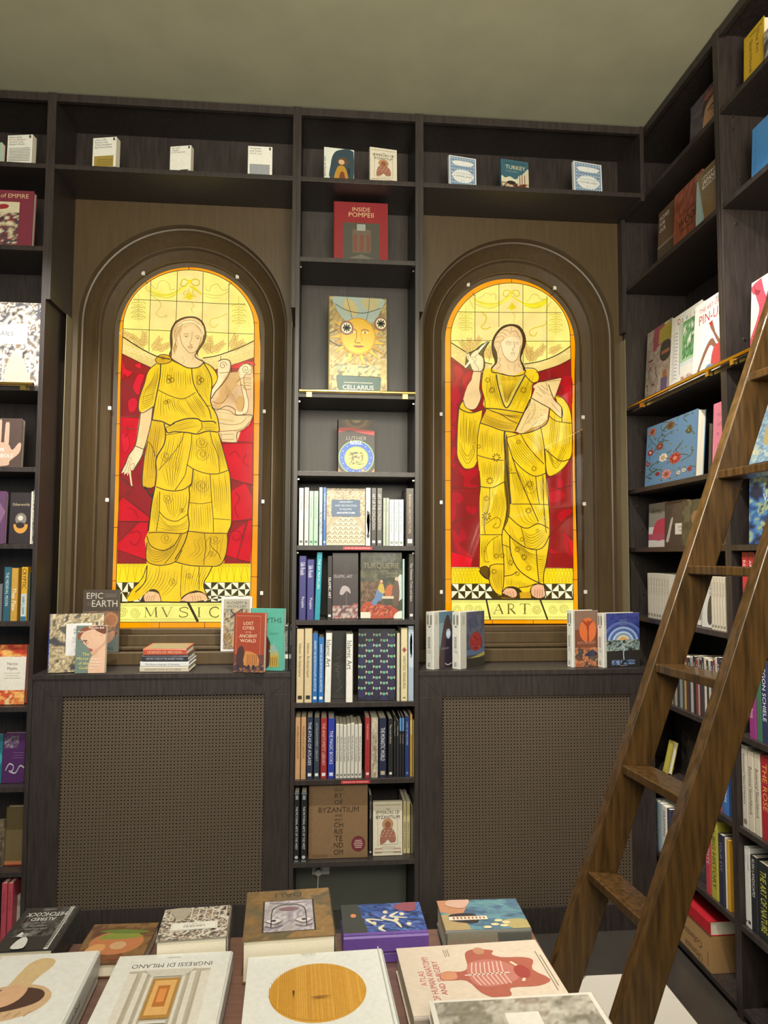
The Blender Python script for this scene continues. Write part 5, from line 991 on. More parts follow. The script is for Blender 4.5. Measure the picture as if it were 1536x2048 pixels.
spine_row('B', YF+0.015, blu, [(597, 612, 1112, '3c3a78', 'e0dcec', 'Silk Roads', 'tall violet spine, first on the shelf below the carved stone book', {'fit': .2, 'size': .6, 'sub': 'Peoples'}), (613, 628, 1119, '403e80', 'e0dcec', 'Silk Roads', 'shorter violet spine, second on the shelf below the carved stone book', {'fit': .2, 'size': .6, 'sub': 'Peoples'}),
    (628.5, 640, 1105, '2096a8', 'd0f0f0', 'THE SIX TRAVELLERS', 'turquoise spine leaning beside the violet pair', {'lean': .03}), (654, 664, 1112, '2c2828', 'f0ece4', 'ISLAMIC ART', 'black spine with white capitals beside its dark twin cover', {'y': .66, 'size': .55, 'fit': .36, 'foot': 'd8d8d4'})])
def islart(A):
    A.rect(0, 0, 1, 1, '33262a'); T(A, .42, .62, .05, 'ISLAMIC ART', 'a89ca0', fit=.72); A.mosaic(0, 0, 1, .2, 16, 6, 5, ['8a4a44', 'a8908a', '5c3a3a', 'b8a8a0'], 5); A.poly([(.28, .38), (.36, .48), (.5, .5), (.66, .46), (.7, .38), (.55, .42), (.4, .36)], 'a89c9c', 3); A.rect(.52, .2, .56, .42, '5c484a'); A.circ(.54, .75, .14, '3e3034', .1); A.rect(.8, .2, 1, .23, 'a04440')
face('B', YF+0.05, blu, 664.5, 716, 1106, 0.02, '33262a', 'dark plum book showing a dim courtyard scene, left of the painting cover', islart, lean=3)
def turq(A):
    A.rect(0, 0, 1, 1, '3a3a26'); A.mosaic(0, .4, 1, 1, 36, 30, 5, ['2c2e20', '3c3c26', '4a4830', '5c5a40', '30301e'], 21); A.mosaic(.3, .82, .85, 1, 14, 8, 3, ['5c625a', '6c7068', '4a4c40'], 3)
    A.mosaic(0, .2, .55, .56, 20, 14, 6, ['3a2a1c', '5a4028', '7a5a3c', '4a3420'], 12); A.poly([(.86, .3), (.84, .5), (.9, .62), (1, .66), (1, .3)], 'b8c0bc', 2)
    A.poly([(0, .02), (0, .16), (.15, .26), (.4, .22), (.62, .2), (.84, .16), (.98, .05), (.8, .01)], 'a83c22', 3); A.mosaic(.05, .04, .75, .2, 20, 6, 7, ['a83c22', '8a2c1c', 'c06038', '6c2818'], 30)
    A.poly([(.26, .24), (.34, .32), (.4, .44), (.52, .46), (.56, .38), (.5, .28), (.42, .26), (.36, .2)], '5c7aa0', 3); A.poly([(.42, .44), (.46, .52), (.54, .52), (.58, .4), (.52, .38)], 'b8a040', 3); A.poly([(.58, .4), (.66, .5), (.78, .5), (.76, .36), (.62, .34)], 'b05a2c', 3)
    A.poly([(.78, .2), (.76, .42), (.82, .56), (.9, .58), (.94, .4), (.9, .2)], '5c4434', 3); A.circ(.87, .6, .04, 'd0a080', .03); A.circ(.5, .56, .035, 'c89878', .025); A.rect(.52, .3, .8, .34, 'c8b89c')
    A.rect(0, .01, .24, .1, 'd8d0c0'); A.poly([(.8, 0), (.84, .08), (1, .12), (1, 0)], 'd8d4c8', 2); T(A, .5, .76, .085, 'TURQUERIE', 'a8a284', fit=.88); lines(A, .76, .68, 3, .025, .24, '8a866c')
face('B', YF+0.04, blu, 721, 804, 1105, 0.022, '3a3a26', 'large book with an oil painting of a turbaned company at a table, middle bookcase', turq, lean=3)
spine_row('B', YF+0.02, blu, [(805, 809, 1118, 'a8ccc0', K, '', 'slim mint spine right of the oil painting cover'), (817, 828, 1108, '3a342e', 'd8d2c4', 'The Ottoman Turks and Islam', 'black spine with white lettering at the right end of the sixth shelf', {'foot': 'd8d8d4', 'y': .86})])
isl = SH['isl']
spine_row('B', YF+0.01, isl, [(592, 607, 1258, 'd6c29a', '3c3428', 'Islamic Architecture', 'cream spine at the left end of the seventh shelf', {'foot': '2c2824', 'group': 'pair of cream spines', 'y': .8, 'size': .4}), (608, 623.5, 1257, 'd6c29a', '3c3428', 'Islamic Architecture', 'cream spine at the left end of the seventh shelf', {'foot': '2c2824', 'group': 'pair of cream spines', 'y': .8, 'size': .4}),
    (624, 635.2, 1267, '2468b0', 'e0ecf4', 'ORNAMENT AND DECORATION IN ISLAMIC ARCHITECTURE', 'tall blue spine beside the cream pair', {'foot': 'f0f0f0', 'fit': .74}), (636, 647.4, 1275, '2870b8', 'e0ecf4', 'ORNAMENT AND DECORATION IN ISLAMIC ARCHITECTURE', 'shorter blue spine beside the leaning white one', {'foot': 'f0f0f0', 'fit': .74}),
    (648.6, 661.5, 1266, 'e6e4de', '2c2c2c', 'Islamic Art', 'white spine with large serif title between blue and black books', {'size': .72, 'fit': .42, 'lean': .015}), (691.5, 705.5, 1268, 'e8e6e0', '2c2c2c', 'Islamic Art', 'white spine with large serif title standing alone at the shelf front', {'size': .72, 'fit': .42, 'set': -.006})])
face('B', YF+0.08, isl, 662, 690, 1262, 0.03, '262422', 'black embossed book in the gap between the two white spines', lambda A: [A.stroke([(.4+.2*math.sin(k), .1+.08*k), (.6, .14+.08*k), (.5+.3*math.cos(k), .18+.08*k)], .03, '3c3a36', 4) for k in range(8)], lean=2)
def dots(A):
    A.rect(0, 0, 1, 1, '161422'); 
    for i in range(5):
        for j in range(8):
            x = .1+.2*i; y = .09+.15*j-(.075 if i % 2 else 0)
            if y < .96: A.circ(x, y, .10, '1f1b40' if (i+j) % 3 else '272350', .062, 16, True)
    A.l += A.step
    for i in range(5):
        for j in range(8):
            x = .1+.2*i; y = .015+.15*j-(.075 if i % 2 else 0)
            if y < .03 or y > .97: continue
            A.poly([(x-.035, y-.018), (x+.035, y-.018), (x+.035, y+.018), (x-.035, y+.018)], '5cae98', keep=True); A.poly([(x-.10, y+.03), (x-.04, y+.005), (x-.10, y-.02)], 'b8b094', keep=True); A.poly([(x+.10, y+.03), (x+.04, y+.005), (x+.10, y-.02)], 'b8b094', keep=True)
face('B', YF+0.035, isl, 716, 790, 1258, 0.022, '161422', 'large midnight blue cover dotted with turquoise tiles, seventh shelf of the middle bookcase', dots, lean=3, yaw=-6)
spine_row('B', YF+0.015, isl, [(793.5, 799.5, 1266, 'c8c4b0', K, '', 'slim pale spine right of the midnight blue cover'), (801.5, 815, 1256, 'dccfa4', '4a3c28', 'WRITTEN TREASURES', 'cream spine with a red diamond, seventh shelf', {'sart': lambda A: (T(A, .3, .62, A.asp*.42, 'WRITTEN TREASURES', '4a3c28', 'l', -90, .45), A.poly([(.5, .66), (.85, .70), (.5, .74), (.15, .70)], 'a05048'), A.rect(.3, .04, .7, .05, K))}),
    (816, 827.5, 1252, 'a8b8c8', '5a6c80', '', 'pale blue spine with looping script, last on the seventh shelf', {'sart': lambda A: (A.rect(0, .45, 1, .92, 'c8d2dc'), A.stroke([(.4, .86), (.7, .83), (.3, .79), (.7, .75), (.3, .7), (.7, .66), (.4, .62)], .12, '6a7c90', 4))})])
byz = SH['byz']; GW = 'seven slim white spines in a row, eighth shelf of the middle bookcase'
spine_row('B', YF+0.018, byz, [(589.5, 600, 1435, 'c89c70', '4a3420', 'WOMEN of BYZANTIUM', 'tan spine with brown capitals at the left end of the eighth shelf', {'group': 'pair of tan spines', 'y': .86}), (601, 611.5, 1434, 'c89c70', '4a3420', 'WOMEN of BYZANTIUM', 'tan spine with brown capitals at the left end of the eighth shelf', {'group': 'pair of tan spines', 'y': .86}),
    (612.5, 625, 1434, '26304c', 'd8dce4', 'THE ATLAS OF ATLASES', 'navy spine with broad pale capitals beside the tan pair', {'foot': 'e8e8e8', 'y': .92, 'fit': .7, 'size': .5}), (627, 639, 1435, '323a48', '9aa4b0', "ASTRONOMERS' LIBRARY", 'slate spine with dim capitals', {'foot': 'e8e8e8', 'y': .92, 'fit': .7}), (640.5, 653.5, 1436, '9c2c2e', 'e0b0a8', "THE ANATOMISTS' LIBRARY", 'dark red spine beside the slate one', {'foot': 'e8e8e8', 'y': .92, 'fit': .7, 'size': .5}), (655, 669, 1437, '2838a0', 'd8dcf0', 'THE MAGIC BOOKS', 'royal blue spine left of the white row', {'foot': 'd0d8f0', 'y': .8, 'fit': .56, 'size': .5})]
    + [(671+7.55*k, 678+7.55*k, 1449+(k % 3)-(3 if k == 4 else 0), 'd2cfc6', '3a3a3a', 'World of Late Antiquity', 'slim white spine, one of seven between the royal blue and red spines', {'foot': '6a6a6a', 'group': GW, 'hard': False, 'y': .78, 'fit': .5, 'size': .55}) for k in range(7)]
    + [(729.5, 740, 1435, 'a0282c', 'e0a098', 'THE KHANS', 'bright red spine right of the white row', {'foot': 'e8c8c0', 'fit': .3}), (741.5, 756, 1435, 'b8ac9a', '6a5c4c', 'BONES AND CITIZENS', 'stone coloured spine with faint map lines', {'sart': lambda A: (A.mosaic(0, 0, 1, 1, 5, 40, 6, ['b8ac9a', 'a89a86', 'c4baa8', 'a08a7c'], 3), T(A, .28, .7, A.asp*.5, 'CITIES AND CITIZENS', '5c5040', 'l', -90, .5))}), (757.5, 773, 1436, '1c2444', 'e0e0e4', 'THE MONASTIC WORLD', 'dark blue spine with white capitals and a pale figure at its foot', {'y': .84, 'size': .55, 'fit': .56, 'foot': 'b8a890'}),
    (776, 786, 1437, '20201f', 'c8c4b8', 'The Lost Library', 'black spine with a white badge, right of the dark blue one', {'foot': 'd8d8d4'}), (787, 792, 1430, '1c1c1e', 'b8b4a8', 'A History of the Byzantine', 'narrow black spine, left one of the narrow black run'), (792.6, 798, 1441, '262628', 'c8c4bc', 'Empires of Faith', 'narrow black spine with thin white title'), (798.4, 803, 1433, '1e1e20', 'c8c4b8', 'Lives of the Saints', 'narrow black spine with a sky blue band', {'sart': lambda A: (A.rect(0, .76, 1, .98, '5c8cc0'), T(A, .3, .7, A.asp*.4, 'Lives of the Popes', 'c8c4b8', 'l', -90, .5))}), (803.4, 808.4, 1433, '1e1e20', 'c8c4b8', '', 'second narrow black spine with a sky blue band', {'sart': lambda A: (A.rect(0, .76, 1, .98, '5c8cc0'), T(A, .3, .7, A.asp*.4, 'Lives of the Saints', 'c8c4b8', 'l', -90, .5))}),
    (809.6, 818.6, 1432, '22346c', '9cb0d8', 'LIVES OF THE POPES', 'navy spine near the right end of the eighth shelf', {'foot': '5c78b0'}), (819.6, 824.6, 1428, 'b08a40', 'f0e4c0', 'DIVINE MIGHT', 'golden spine near the right end of the eighth shelf', {'size': .7}), (825, 828, 1440, '8a7a38', K, '', 'thin olive spine against the right side, eighth shelf')])
bot = SH['bot']
for i, (a, b) in enumerate(((587, 598), (601, 613))):
    spine_row('B', YF+0.008, bot, [(a, b, 1585 if i == 0 else 1585, '16181c', 'd0d4d8', 'VITRUVIUS, THE PICTORIAL ARTS OF THE WEST', 'black boxed spine with a silver border on the lowest shelf', {'group': 'pair of black boxed spines', 'sart': lambda A: (A.stroke([(.06, .01), (.94, .01), (.94, .99), (.06, .99)], .05, '6c747a', 0, True), T(A, .3, .8, A.asp*.42, 'THE PICTORIAL ARTS OF THE WEST', 'd0d4d8', 'l', -90, .62), A.circ(.5, .07, .3, 'b8c0c4', .3*A.asp), A.rect(.25, .9, .75, .96, '8a9298'))})])
def glory(A):
    A.rect(0, 0, 1, 1, '85694a'); A.rect(.0, 0, .05, 1, '7c6144')
    for i, s in enumerate(('GLO', 'RY', 'OF', 'BYZANTIUM', 'AND', 'EARLY', 'CH', 'RIS', 'TE', 'ND', 'OM')):
        y = [.915, .82, .73, .625, .565, .51, .42, .33, .235, .145, .05][i]; z = [.05, .07, .07, .075, .035, .03, .07, .07, .075, .07, .07][i]
        T(A, .5 if s != 'BYZANTIUM' else .5, y, z, s, '2e2018', fit=.84 if s == 'BYZANTIUM' else .16)
    A.circ(.84, .19, .12, '6c2430', .105, 28)
    for k in range(5): A.rect(.84-.08+.012*abs(k-2), .135+.024*k, .84+.08-.012*abs(k-2), .145+.024*k, 'd8b8b0')
    T(A, .06, .025, .034, 'PHAIDON', '5c4630', 'l', fit=.26)
face('B', YF+0.03, bot, 618, 735, 1570, 0.03, '85694a', 'large kraft brown hardback with its title stacked down the middle, lowest shelf', glory, lean=2)
spine_row('B', YF+0.05, bot, [(737.5, 744, 1590, '2a2624', 'c8c4bc', 'AXIS OF THE WORLD', 'dark spine between the kraft hardback and the cream cover', {'foot': 'd8d8d4'})])
face('B', YF+0.04, bot, 746, 805, 1603, 0.02, 'e0d8c4', 'cream paperback with a haloed bust on the lowest shelf', emperor, lean=3, hard=False)
spine_row('B', YF+0.06, bot, [(806, 812.5, 1603, 'cfc08c', '4a4030', 'EMPERORS OF BYZANTIUM', 'cream spine right of the haloed bust cover', {'group': 'pair of cream spines on the lowest shelf', 'y': .6, 'hard': False, 'size': .6, 'fit': .5}), (813.2, 820, 1603, 'cfc08c', '4a4030', 'EMPERORS OF BYZANTIUM', 'cream spine right of the haloed bust cover', {'group': 'pair of cream spines on the lowest shelf', 'y': .6, 'hard': False, 'size': .6, 'fit': .5}), (821.5, 827.5, 1612, '7c7460', K, '', 'dull olive spine at the right end of the lowest shelf')])
# shelf labels
for px0, px1, k, txt, lab in ((686, 744, 'cal', 'ISLAMIC ART AND ARCHITECTURE', 'small red shelf label under the carved stone book'), (682, 740, 'byz', 'BYZANTIUM AND THE MIDDLE AGES', 'small red shelf label above the kraft brown book')):
    O = Vector((0, YF-0.0012, SH[k]-TH*0.9)); a = along(px0, O, X1); b = along(px1, O, X1)
    t = tag(None or bpy.data.objects.new('shelf_label', None), lab, 'label'); COL.objects.link(t); t.location = (a, YF-0.0002, SH[k]-0.017)
    m_ = MB(); m_.box((0, -0.0012, 0), (b-a, 0, 0.013), 'c03038'); A = Art(m_, lambda x, y, l: (x*(b-a), -0.0012-l, y*0.013)); A.asp = (b-a)/0.013
    T(A, .5, .3, .42, txt, 'f0d8d4', fit=.86); m_.build('card', 'print', t)

# --- left ledge
LZ = 1.0935
def greek(A):
    A.rect(0, 0, 1, 1, '3a3c50'); A.mosaic(0, 0, 1, 1, 34, 44, 5, ['30303c', '5c5444', 'b8a680', '8a7a5c', 'd0c09c', '484438'], 14); A.rect(.30, .28, .78, .83, 'dcdad8'); T(A, .54, .70, .05, 'Greek', '4a4a5c', fit=.3); T(A, .54, .64, .05, 'Myths', '4a4a5c', fit=.3); lines(A, .54, .58, 3, .035, .26, 'a09ca8'); A.rect(.51, .44, .57, .47, '6a6a7c'); lines(A, .54, .38, 2, .035, .2, 'a09ca8')
face('B', YF+0.015, LZ, 96, 205, 1227, 0.03, '3a3c50', 'hardback of pale sculpted figures with a white title panel, far left on the music ledge', greek, yaw=14, lean=4, spine='3c50a0')
def mirror(A):
    A.rect(0, 0, 1, 1, '6a7c74'); A.poly([(.1, .86), (.3, .96), (.6, 1), (1, .98), (1, 0), (.45, 0), (.5, .3), (.62, .42), (.52, .5), (.36, .56), (.2, .68)], 'd8b094', 2)
    A.poly([(.06, .8), (.2, .95), (.5, .98), (.9, 1), (1, .96), (1, .84), (.8, .86), (.62, .92), (.4, .9), (.22, .84), (.1, .7)], '8a4c30', 3); A.poly([(.62, .92), (.8, .85), (.96, .82), (1, .9), (.9, 1), (.7, 1)], '6c3a28', 3); A.circ(.86, .8, .05, 'd8a084', .035)
    A.stroke([(.2, .66), (.28, .69), (.38, .68)], .02, '5c3424', 4); A.circ(.32, .655, .03, '4a2c20', .015); A.stroke([(.36, .56), (.33, .6), (.42, .64)], .012, 'a87058', 4); A.poly([(.42, .5), (.5, .52), (.58, .49), (.5, .47)], 'b05044', 3)
    A.poly([(.5, .44), (.62, .38), (.8, .5), (1, .62), (1, .7), (.8, .56)], 'c89c80', 3)
    T(A, .42, .93, .05, 'Malcolm Bull', 'eee8dc', 'l', fit=.5); T(A, .06, .86, .028, 'Magnificent', 'eee8dc', 'l', fit=.3)
    for i, s in enumerate(('The', 'Mirror', 'of the', 'Gods')): T(A, .46, .37-.095*i, .066, s, 'e0d070', 'r', fit=.42)
    for i, s in enumerate(('Classical', 'Mythology in', 'Renaissance', 'Art')): T(A, .50, .28-.062*i, .034, s, 'f0ece0', 'l', fit=.44)
face('B', YF+0.004, LZ, 149, 209, 1251, 0.028, '6a7c74', 'paperback with a painted woman\'s head looking down, front left on the music ledge', mirror, yaw=3, lean=3, spine='7c2c30', hard=False)
def epic(A):
    A.rect(0, 0, 1, 1, '4c4238'); A.mosaic(0, 0, 1, .66, 34, 30, 4, ['4a3c34', '6c5044', '8a6450', '5c584c', 'a07860', '484a40'], 23); A.circ(.78, .52, .2, 'b07c58', .12, 26); A.circ(.78, .52, .15, '9c6c4c', .09, 26)
    A.poly([(.3, .4), (.4, .56), (.52, .6), (.5, .45), (.42, .36)], 'c0a08c', 3); A.rect(0, 0, 1, .26, '5c6460'); A.poly([(.6, .12), (.7, .3), (.9, .34), (.84, .2)], 'b08068', 3)
    T(A, .10, .86, .10, 'EPIC', 'c8c0b0', 'l', fit=.46); T(A, .12, .74, .06, 'OF THE', '7c7468', 'l', fit=.14); T(A, .25, .73, .11, 'EARTH', 'c8c0b0', 'l', fit=.7); lines(A, .76, .93, 3, .022, .36, '8a8478'); T(A, .74, .04, .05, 'HALL', '3c3c38')
face('B', YN-0.026, nl.step, 163, 236, 1180, 0.02, '4c4238', 'tall dark book with a round bronze shield, back left of the music ledge', epic, lean=0, yaw=0)
# pile of four lying flat
def lying(label, x0, x1, y, z, w, t, cov, title, tcol, dx=0.0, fcol=None, art=None, group=None):
    O = Vector((0, y, z+0.0004)); a = along(x0, O, X1); b = along(x1, O, X1)
    h = b-a
    # spine to the room, top of book to the left: z(local) -> -X, y(local) -> +Y (deeper), x(local)=front -> up
    M4 = mx(Vector((b, y, z+0.0004)), (0, 0, 1), (dx, 1, 0), (-1, 0, 0))
    ar = art or (lambda A: A.rect(.05, .05, .95, .95, fcol or cov))
    return book(label, w, h, t, M4, cov, art=ar, sart=lambda A: T(A, .3, .9, A.asp*.4, title, tcol, 'l', -90, .8), hard=True)
z = LZ
for (x0, x1, t_, cov, title, tc, lab, yy) in ((278, 377, .021, 'c8bca8', 'HOWARD KING & COUSENS', '6a5c48', 'cream striped book at the bottom of the flat pile on the music ledge', 3.03), (279, 378, .019, 'd8d8d4', 'The Secret Language of Antiquity', '6a6a80', 'white book second from the bottom of the flat pile on the music ledge', 3.03), (282, 376, .024, '33343c', 'HISTORY CITIES OF THE ANCIENT WORLD', 'b8b8c0', 'dark slate book third in the flat pile on the music ledge', 3.03), (285, 373, .026, 'b8553a', 'LEGENDS OF ARCADIA', 'e0b8a0', 'orange book on top of the flat pile on the music ledge', 3.035)):
    lying(lab, x0, x1, yy, z, .13, t_, cov, title, tc, dx=.12, fcol='8c7c5c'); z += t_+.0012
def alch(A):
    A.rect(0, 0, 1, 1, 'd8d4d4'); A.rect(.08, .04, .92, .96, '8a7c68'); A.mosaic(.08, .04, .92, .78, 18, 26, 4, ['8a6c40', 'a89474', '6a5c4c', 'b8a480', '7c8078'], 31); A.rect(.08, .78, .92, .96, 'a8a290'); T(A, .5, .87, .05, 'ALCHEMY &', '3c3428', fit=.74); T(A, .5, .80, .05, 'MYSTICISM', '3c3428', fit=.74)
    A.poly([(.36, .1), (.42, .4), (.5, .52), (.62, .42), (.66, .26), (.5, .12)], 'c8a070', 3); A.circ(.5, .54, .06, 'd0a880', .04); A.stroke([(.3, .76), (.5, .66), (.7, .74)], .03, '4a3c2c', 4); A.stroke([(.3, .62), (.7, .78)], .03, '4a3c2c', 0)
face('B', YN-0.026, nl.step, 441, 503, 1194, 0.022, 'd8d4d4', 'white edged book with an engraved figure, at the back right of the music ledge', alch, lean=0, hard=False)
def lost(A):
    A.rect(0, 0, 1, 1, 'a4452f'); A.stroke([(.06, .3), (.06, .95), (.86, .95), (.86, .3)], .008, 'd89c78', 0)
    for i, (s, z_) in enumerate((('LOST', .055), ('CITIES', .055), ('OF THE', .022), ('ANCIENT', .055), ('WORLD', .055))): T(A, .46, [.80, .72, .665, .585, .505][i], z_, s, 'ecd8b8', fit=.6)
    A.rect(0, 0, 1, .3, '6c4440'); A.mosaic(0, 0, 1, .16, 20, 7, 5, ['4c3a48', '7c5440', '3c3440', 'a87048'], 12); A.poly([(.1, .1), (.12, .38), (.28, .44), (.36, .3), (.4, .1)], '4a3430', 3)
    A.poly([(.34, .12), (.36, .32), (.44, .36), (.78, .3), (.82, .12)], 'c88448', 2)
    for k in range(6): A.rect(.44+.06*k, .13, .46+.06*k, .3, '8a5430')
    for x in (.14, .5, .66): A.circ(x, .09, .05, '3a2c3c', .04)
face('B', YF+0.004, LZ, 467, 527, 1226, 0.03, 'a4452f', 'brick red hardback with a ruined temple, front of the right group on the music ledge', lost, yaw=-14, lean=2)
def myths(A):
    A.rect(0, 0, 1, 1, '58aa98'); T(A, .62, .77, .085, 'MYTHS', '2c4c3c', fit=.62); T(A, .4, .90, .025, 'GREEK', '2c4c3c'); lines(A, .7, .6, 2, .02, .3, '3c7c6c')
    A.poly([(.34, .06), (.36, .5), (.42, .58), (.5, .56), (.62, .4), (.6, .2), (.56, .06)], '3c2c28', 3); A.rect(.6, .06, .86, .24, 'b89c3c'); A.poly([(.6, .24), (.6, .42), (.7, .38), (.86, .3), (.86, .24)], 'a8a468', 0); A.poly([(.56, .3), (.7, .44), (.86, .3)], '8ca8a0')
    for k in range(4): A.rect(.62+.06*k, .08, .64+.06*k, .22, '7c5c24')
face('B', YF+0.055, LZ, 499, 566, 1217, 0.026, '58aa98', 'mint green hardback with a dark winged figure, behind the brick red one', myths, yaw=-14, lean=2)
spine_row('B', YF+0.05, LZ, [(568, 576.5, 1252, '2e3030', 'c0c0bc', 'THE SILENCE ROMAN', 'black spine with a white band wedged at the right end of the music ledge', {'group': 'pair of black spines with white bands', 'sart': lambda A: (T(A, .3, .88, A.asp*.45, 'ROMAN MYTHS & FABLES', 'c0c0bc', 'l', -90, .45), A.rect(0, .26, 1, .36, 'd4d4d0'))}), (577.2, 584.5, 1252, '2e3030', 'c0c0bc', 'A', 'black spine with a white band wedged at the right end of the music ledge', {'group': 'pair of black spines with white bands', 'sart': lambda A: (T(A, .3, .88, A.asp*.45, 'ROMAN MYTHS', 'c0c0bc', 'l', -90, .3), A.rect(0, .26, 1, .36, 'd4d4d0'))})])
# --- right ledge: two fanned pairs with white patterned spines
def wsp(A):
    for k in range(6):
        for j in (0, 1): A.stroke([(.3+.4*j+.14*math.cos(a), .93-.028*k+.011*math.sin(a)) for a in (0, 1.57, 3.14, 4.71)], .05, 'a8a69c', 0, True, asp=1)
    A.circ(.5, .74, .16, '5a5a5a', .012); T(A, .3, .56, A.asp*.34, '00:00:00:00', '4a4a48', 'l', -90, .2); lines(A, .5, .32, 3, .02, .5, '8a8a84', .004); T(A, .3, .12, A.asp*.3, 'TASCHEN', '5a5a58', 'l', -90, .08)
def moon(A):
    A.rect(0, 0, 1, 1, '5c7c90'); A.rect(0, .4, 1, .8, '7c98a4'); A.poly([(.05, 0), (.12, .4), (.3, .75), (.5, .92), (.66, .92), (.86, .7), (1, .5), (1, 0)], '4c3a38', 3); A.poly([(.4, 0), (.45, .5), (.7, .62), (1, .4), (1, 0)], '30283c', 2); A.circ(.62, .60, .16, 'a8c0e0', .09); A.circ(.62, .60, .10, 'dce8f8', .055); T(A, .4, .33, .035, 'ASTROLOGY', 'a89c98', fit=.5); A.stroke([(.4, .08), (.6, .05), (.85, .08)], .02, 'c8b8a8', 3)
def rose(A):
    A.rect(0, 0, 1, 1, '4c4c5c'); A.mosaic(0, .3, 1, 1, 20, 30, 2, ['454a60', '565668', '5e6070', '4a5068'], 3); A.rect(0, .22, 1, .32, '5c6c8c'); A.poly([(0, .16), (.5, .2), (1, .26), (1, .2), (0, .1)], 'a8a048', 0); A.rect(0, 0, 1, .17, '38342c')
    A.circ(.52, .46, .34, '9c3030', .17, 20); 
    for k in range(9): a = k*.7; A.stroke([(.52+(.08+.025*k)*math.cos(a), .46+(.04+.012*k)*math.sin(a)), (.52+(.1+.025*k)*math.cos(a+.6), .46+(.05+.012*k)*math.sin(a+.6)), (.52+(.09+.026*k)*math.cos(a+1.2), .46+(.045+.013*k)*math.sin(a+1.2))], .03, 'c04c44' if k % 2 else '6c1c20', 4)
def sunm(A):
    A.rect(0, 0, 1, 1, '7c4834'); A.rect(0, .66, 1, 1, '8a6c5c'); A.circ(.56, .65, .36, 'd8703c', .22, 30); A.poly([(.52, .42), (.54, .6), (.5, .72), (.3, .82), (.32, .84), (.54, .78), (.8, .84), (.8, .82), (.62, .72), (.6, .6), (.62, .42)], 'a04428', 0); A.circ(.57, .80, .04, 'a04428', .03)
    A.mosaic(0, .0, 1, .34, 26, 14, 4, ['a8603c', 'c8845c', '5c4438', '3c5048', '7c4430'], 9); A.poly([(.4, .2), (.7, .28), (.95, .24), (.8, .18)], '34344c', 3); T(A, .5, .40, .05, 'WITCHCRAFT', 'c89478', fit=.8)
def arcs(A):
    A.rect(0, 0, 1, 1, '3a4488'); A.mosaic(0, .42, 1, 1, 20, 20, 3, ['343c80', '404c98', '3a4488'], 2)
    for r, c in ((.62, '6478b8'), (.55, '4454a0'), (.46, 'a8c0e0'), (.40, '5c74b8'), (.32, 'c8dcec'), (.27, '8aa4cc'), (.21, 'e4d8b0'), (.14, 'e0a860'), (.08, 'f0d8a0')):
        A.poly([(.5+r*math.cos(a*.1309), .46+r*.62*math.sin(a*.1309)) for a in range(25)], c)
    A.rect(0, 0, 1, .46, '34302c'); A.mosaic(0, .3, 1, .5, 24, 8, 5, ['8aa0a0', '4c5c58', 'a8b8b0', '34302c'], 4); A.stroke([(.5, .44), (.46, .38), (.54, .34), (.5, .26), (.52, .1)], .03, 'b8cce0', 4); A.mosaic(.15, .04, .85, .13, 20, 4, 6, ['34405c', '8aa4cc', '30303c', '5c78a8'], 8); T(A, .5, .84, .04, 'SPACES', '8a90b0', fit=.4); T(A, .5, .76, .04, 'TAROT', '8a90b0', fit=.6); lines(A, .5, .02, 1, .02, .2, 'b8b8c0')
def stripe(f, k):
    def g(A):
        o = A.to3; A.to3 = lambda a, b, l: o(k+a*(1-k), b, l); f(A); A.to3 = o
        A.rect(0, 0, k, 1, 'cac8be')
        for j in range(6):
            A.stroke([(k*.5+k*.3*math.cos(a), .93-.028*j+.011*math.sin(a)) for a in (0, 1.57, 3.14, 4.71)], .012, 'a8a69c', 0, True)
    return g
for x0, x1, yt, art, lab, pl, yw in ((868, 908, 1223, moon, 'white spined book with a glowing moon figure, left of the rose book', .02, -31), (921, 969, 1223, rose, 'white spined book with a floating red rose on the art ledge', .02, -31)):
    face('B', YF+pl, LZ, x0, x1, yt, .046, 'c8c6bc', lab, stripe(art, .24), yaw=38, lean=0, spine='d4d2c8', sart=wsp)
for x0, x1, yt, art, lab in ((1147, 1197, 1221, sunm, 'white spined book with a figure before an orange sun, on the art ledge'), (1209, 1280, 1226, arcs, 'white spined book with concentric blue arches, nearest the corner on the art ledge')):
    face('B', YF+(.045 if x0 < 1200 else .025), LZ, x0, x1, yt, .044, 'c8c6bc', lab, stripe(art, .06), yaw=14, lean=0, spine='d4d2c8', sart=wsp)

# ------------------------------------------------------------------ right bookcase
XS = XR
def tx(items, bg, extra=None):
    def f(A):
        A.rect(0, 0, 1, 1, bg)
        if extra: extra(A)
        for (x, y, sz, s, c, al, ft) in items: T(A, x, y, sz, s, c, al, fit=ft)
    return f
def portrait(A):
    A.mosaic(0, 0, 1, 1, 24, 28, 3, ['4c4450', '5c5058', '443c48', '544c50'], 6); A.poly([(.25, 0), (.3, .2), (.5, .28), (.8, .24), (1, .1), (1, 0)], '4c5c3c', 3); A.poly([(.4, .22), (.42, .5), (.5, .72), (.8, .78), (1, .7), (1, .25), (.75, .16)], 'b48868', 3); A.poly([(.36, .5), (.4, .78), (.6, .94), (.9, .96), (1, .9), (1, .74), (.7, .74), (.5, .68)], '3c2c24', 3)
    for x in (.5, .62, .76): A.circ(x, .84, .09, '8a4c40', .07)
    A.stroke([(.52, .52), (.62, .56), (.72, .54)], .03, '2c1c18', 3); A.circ(.64, .48, .035, '2c1c18', .015)
face('R', XS+.05, SH['top'], 1379, 1450, 176, .02, '4c4450', 'dark portrait paperback with flowers in the hair, high in the corner bay', portrait, lean=3)
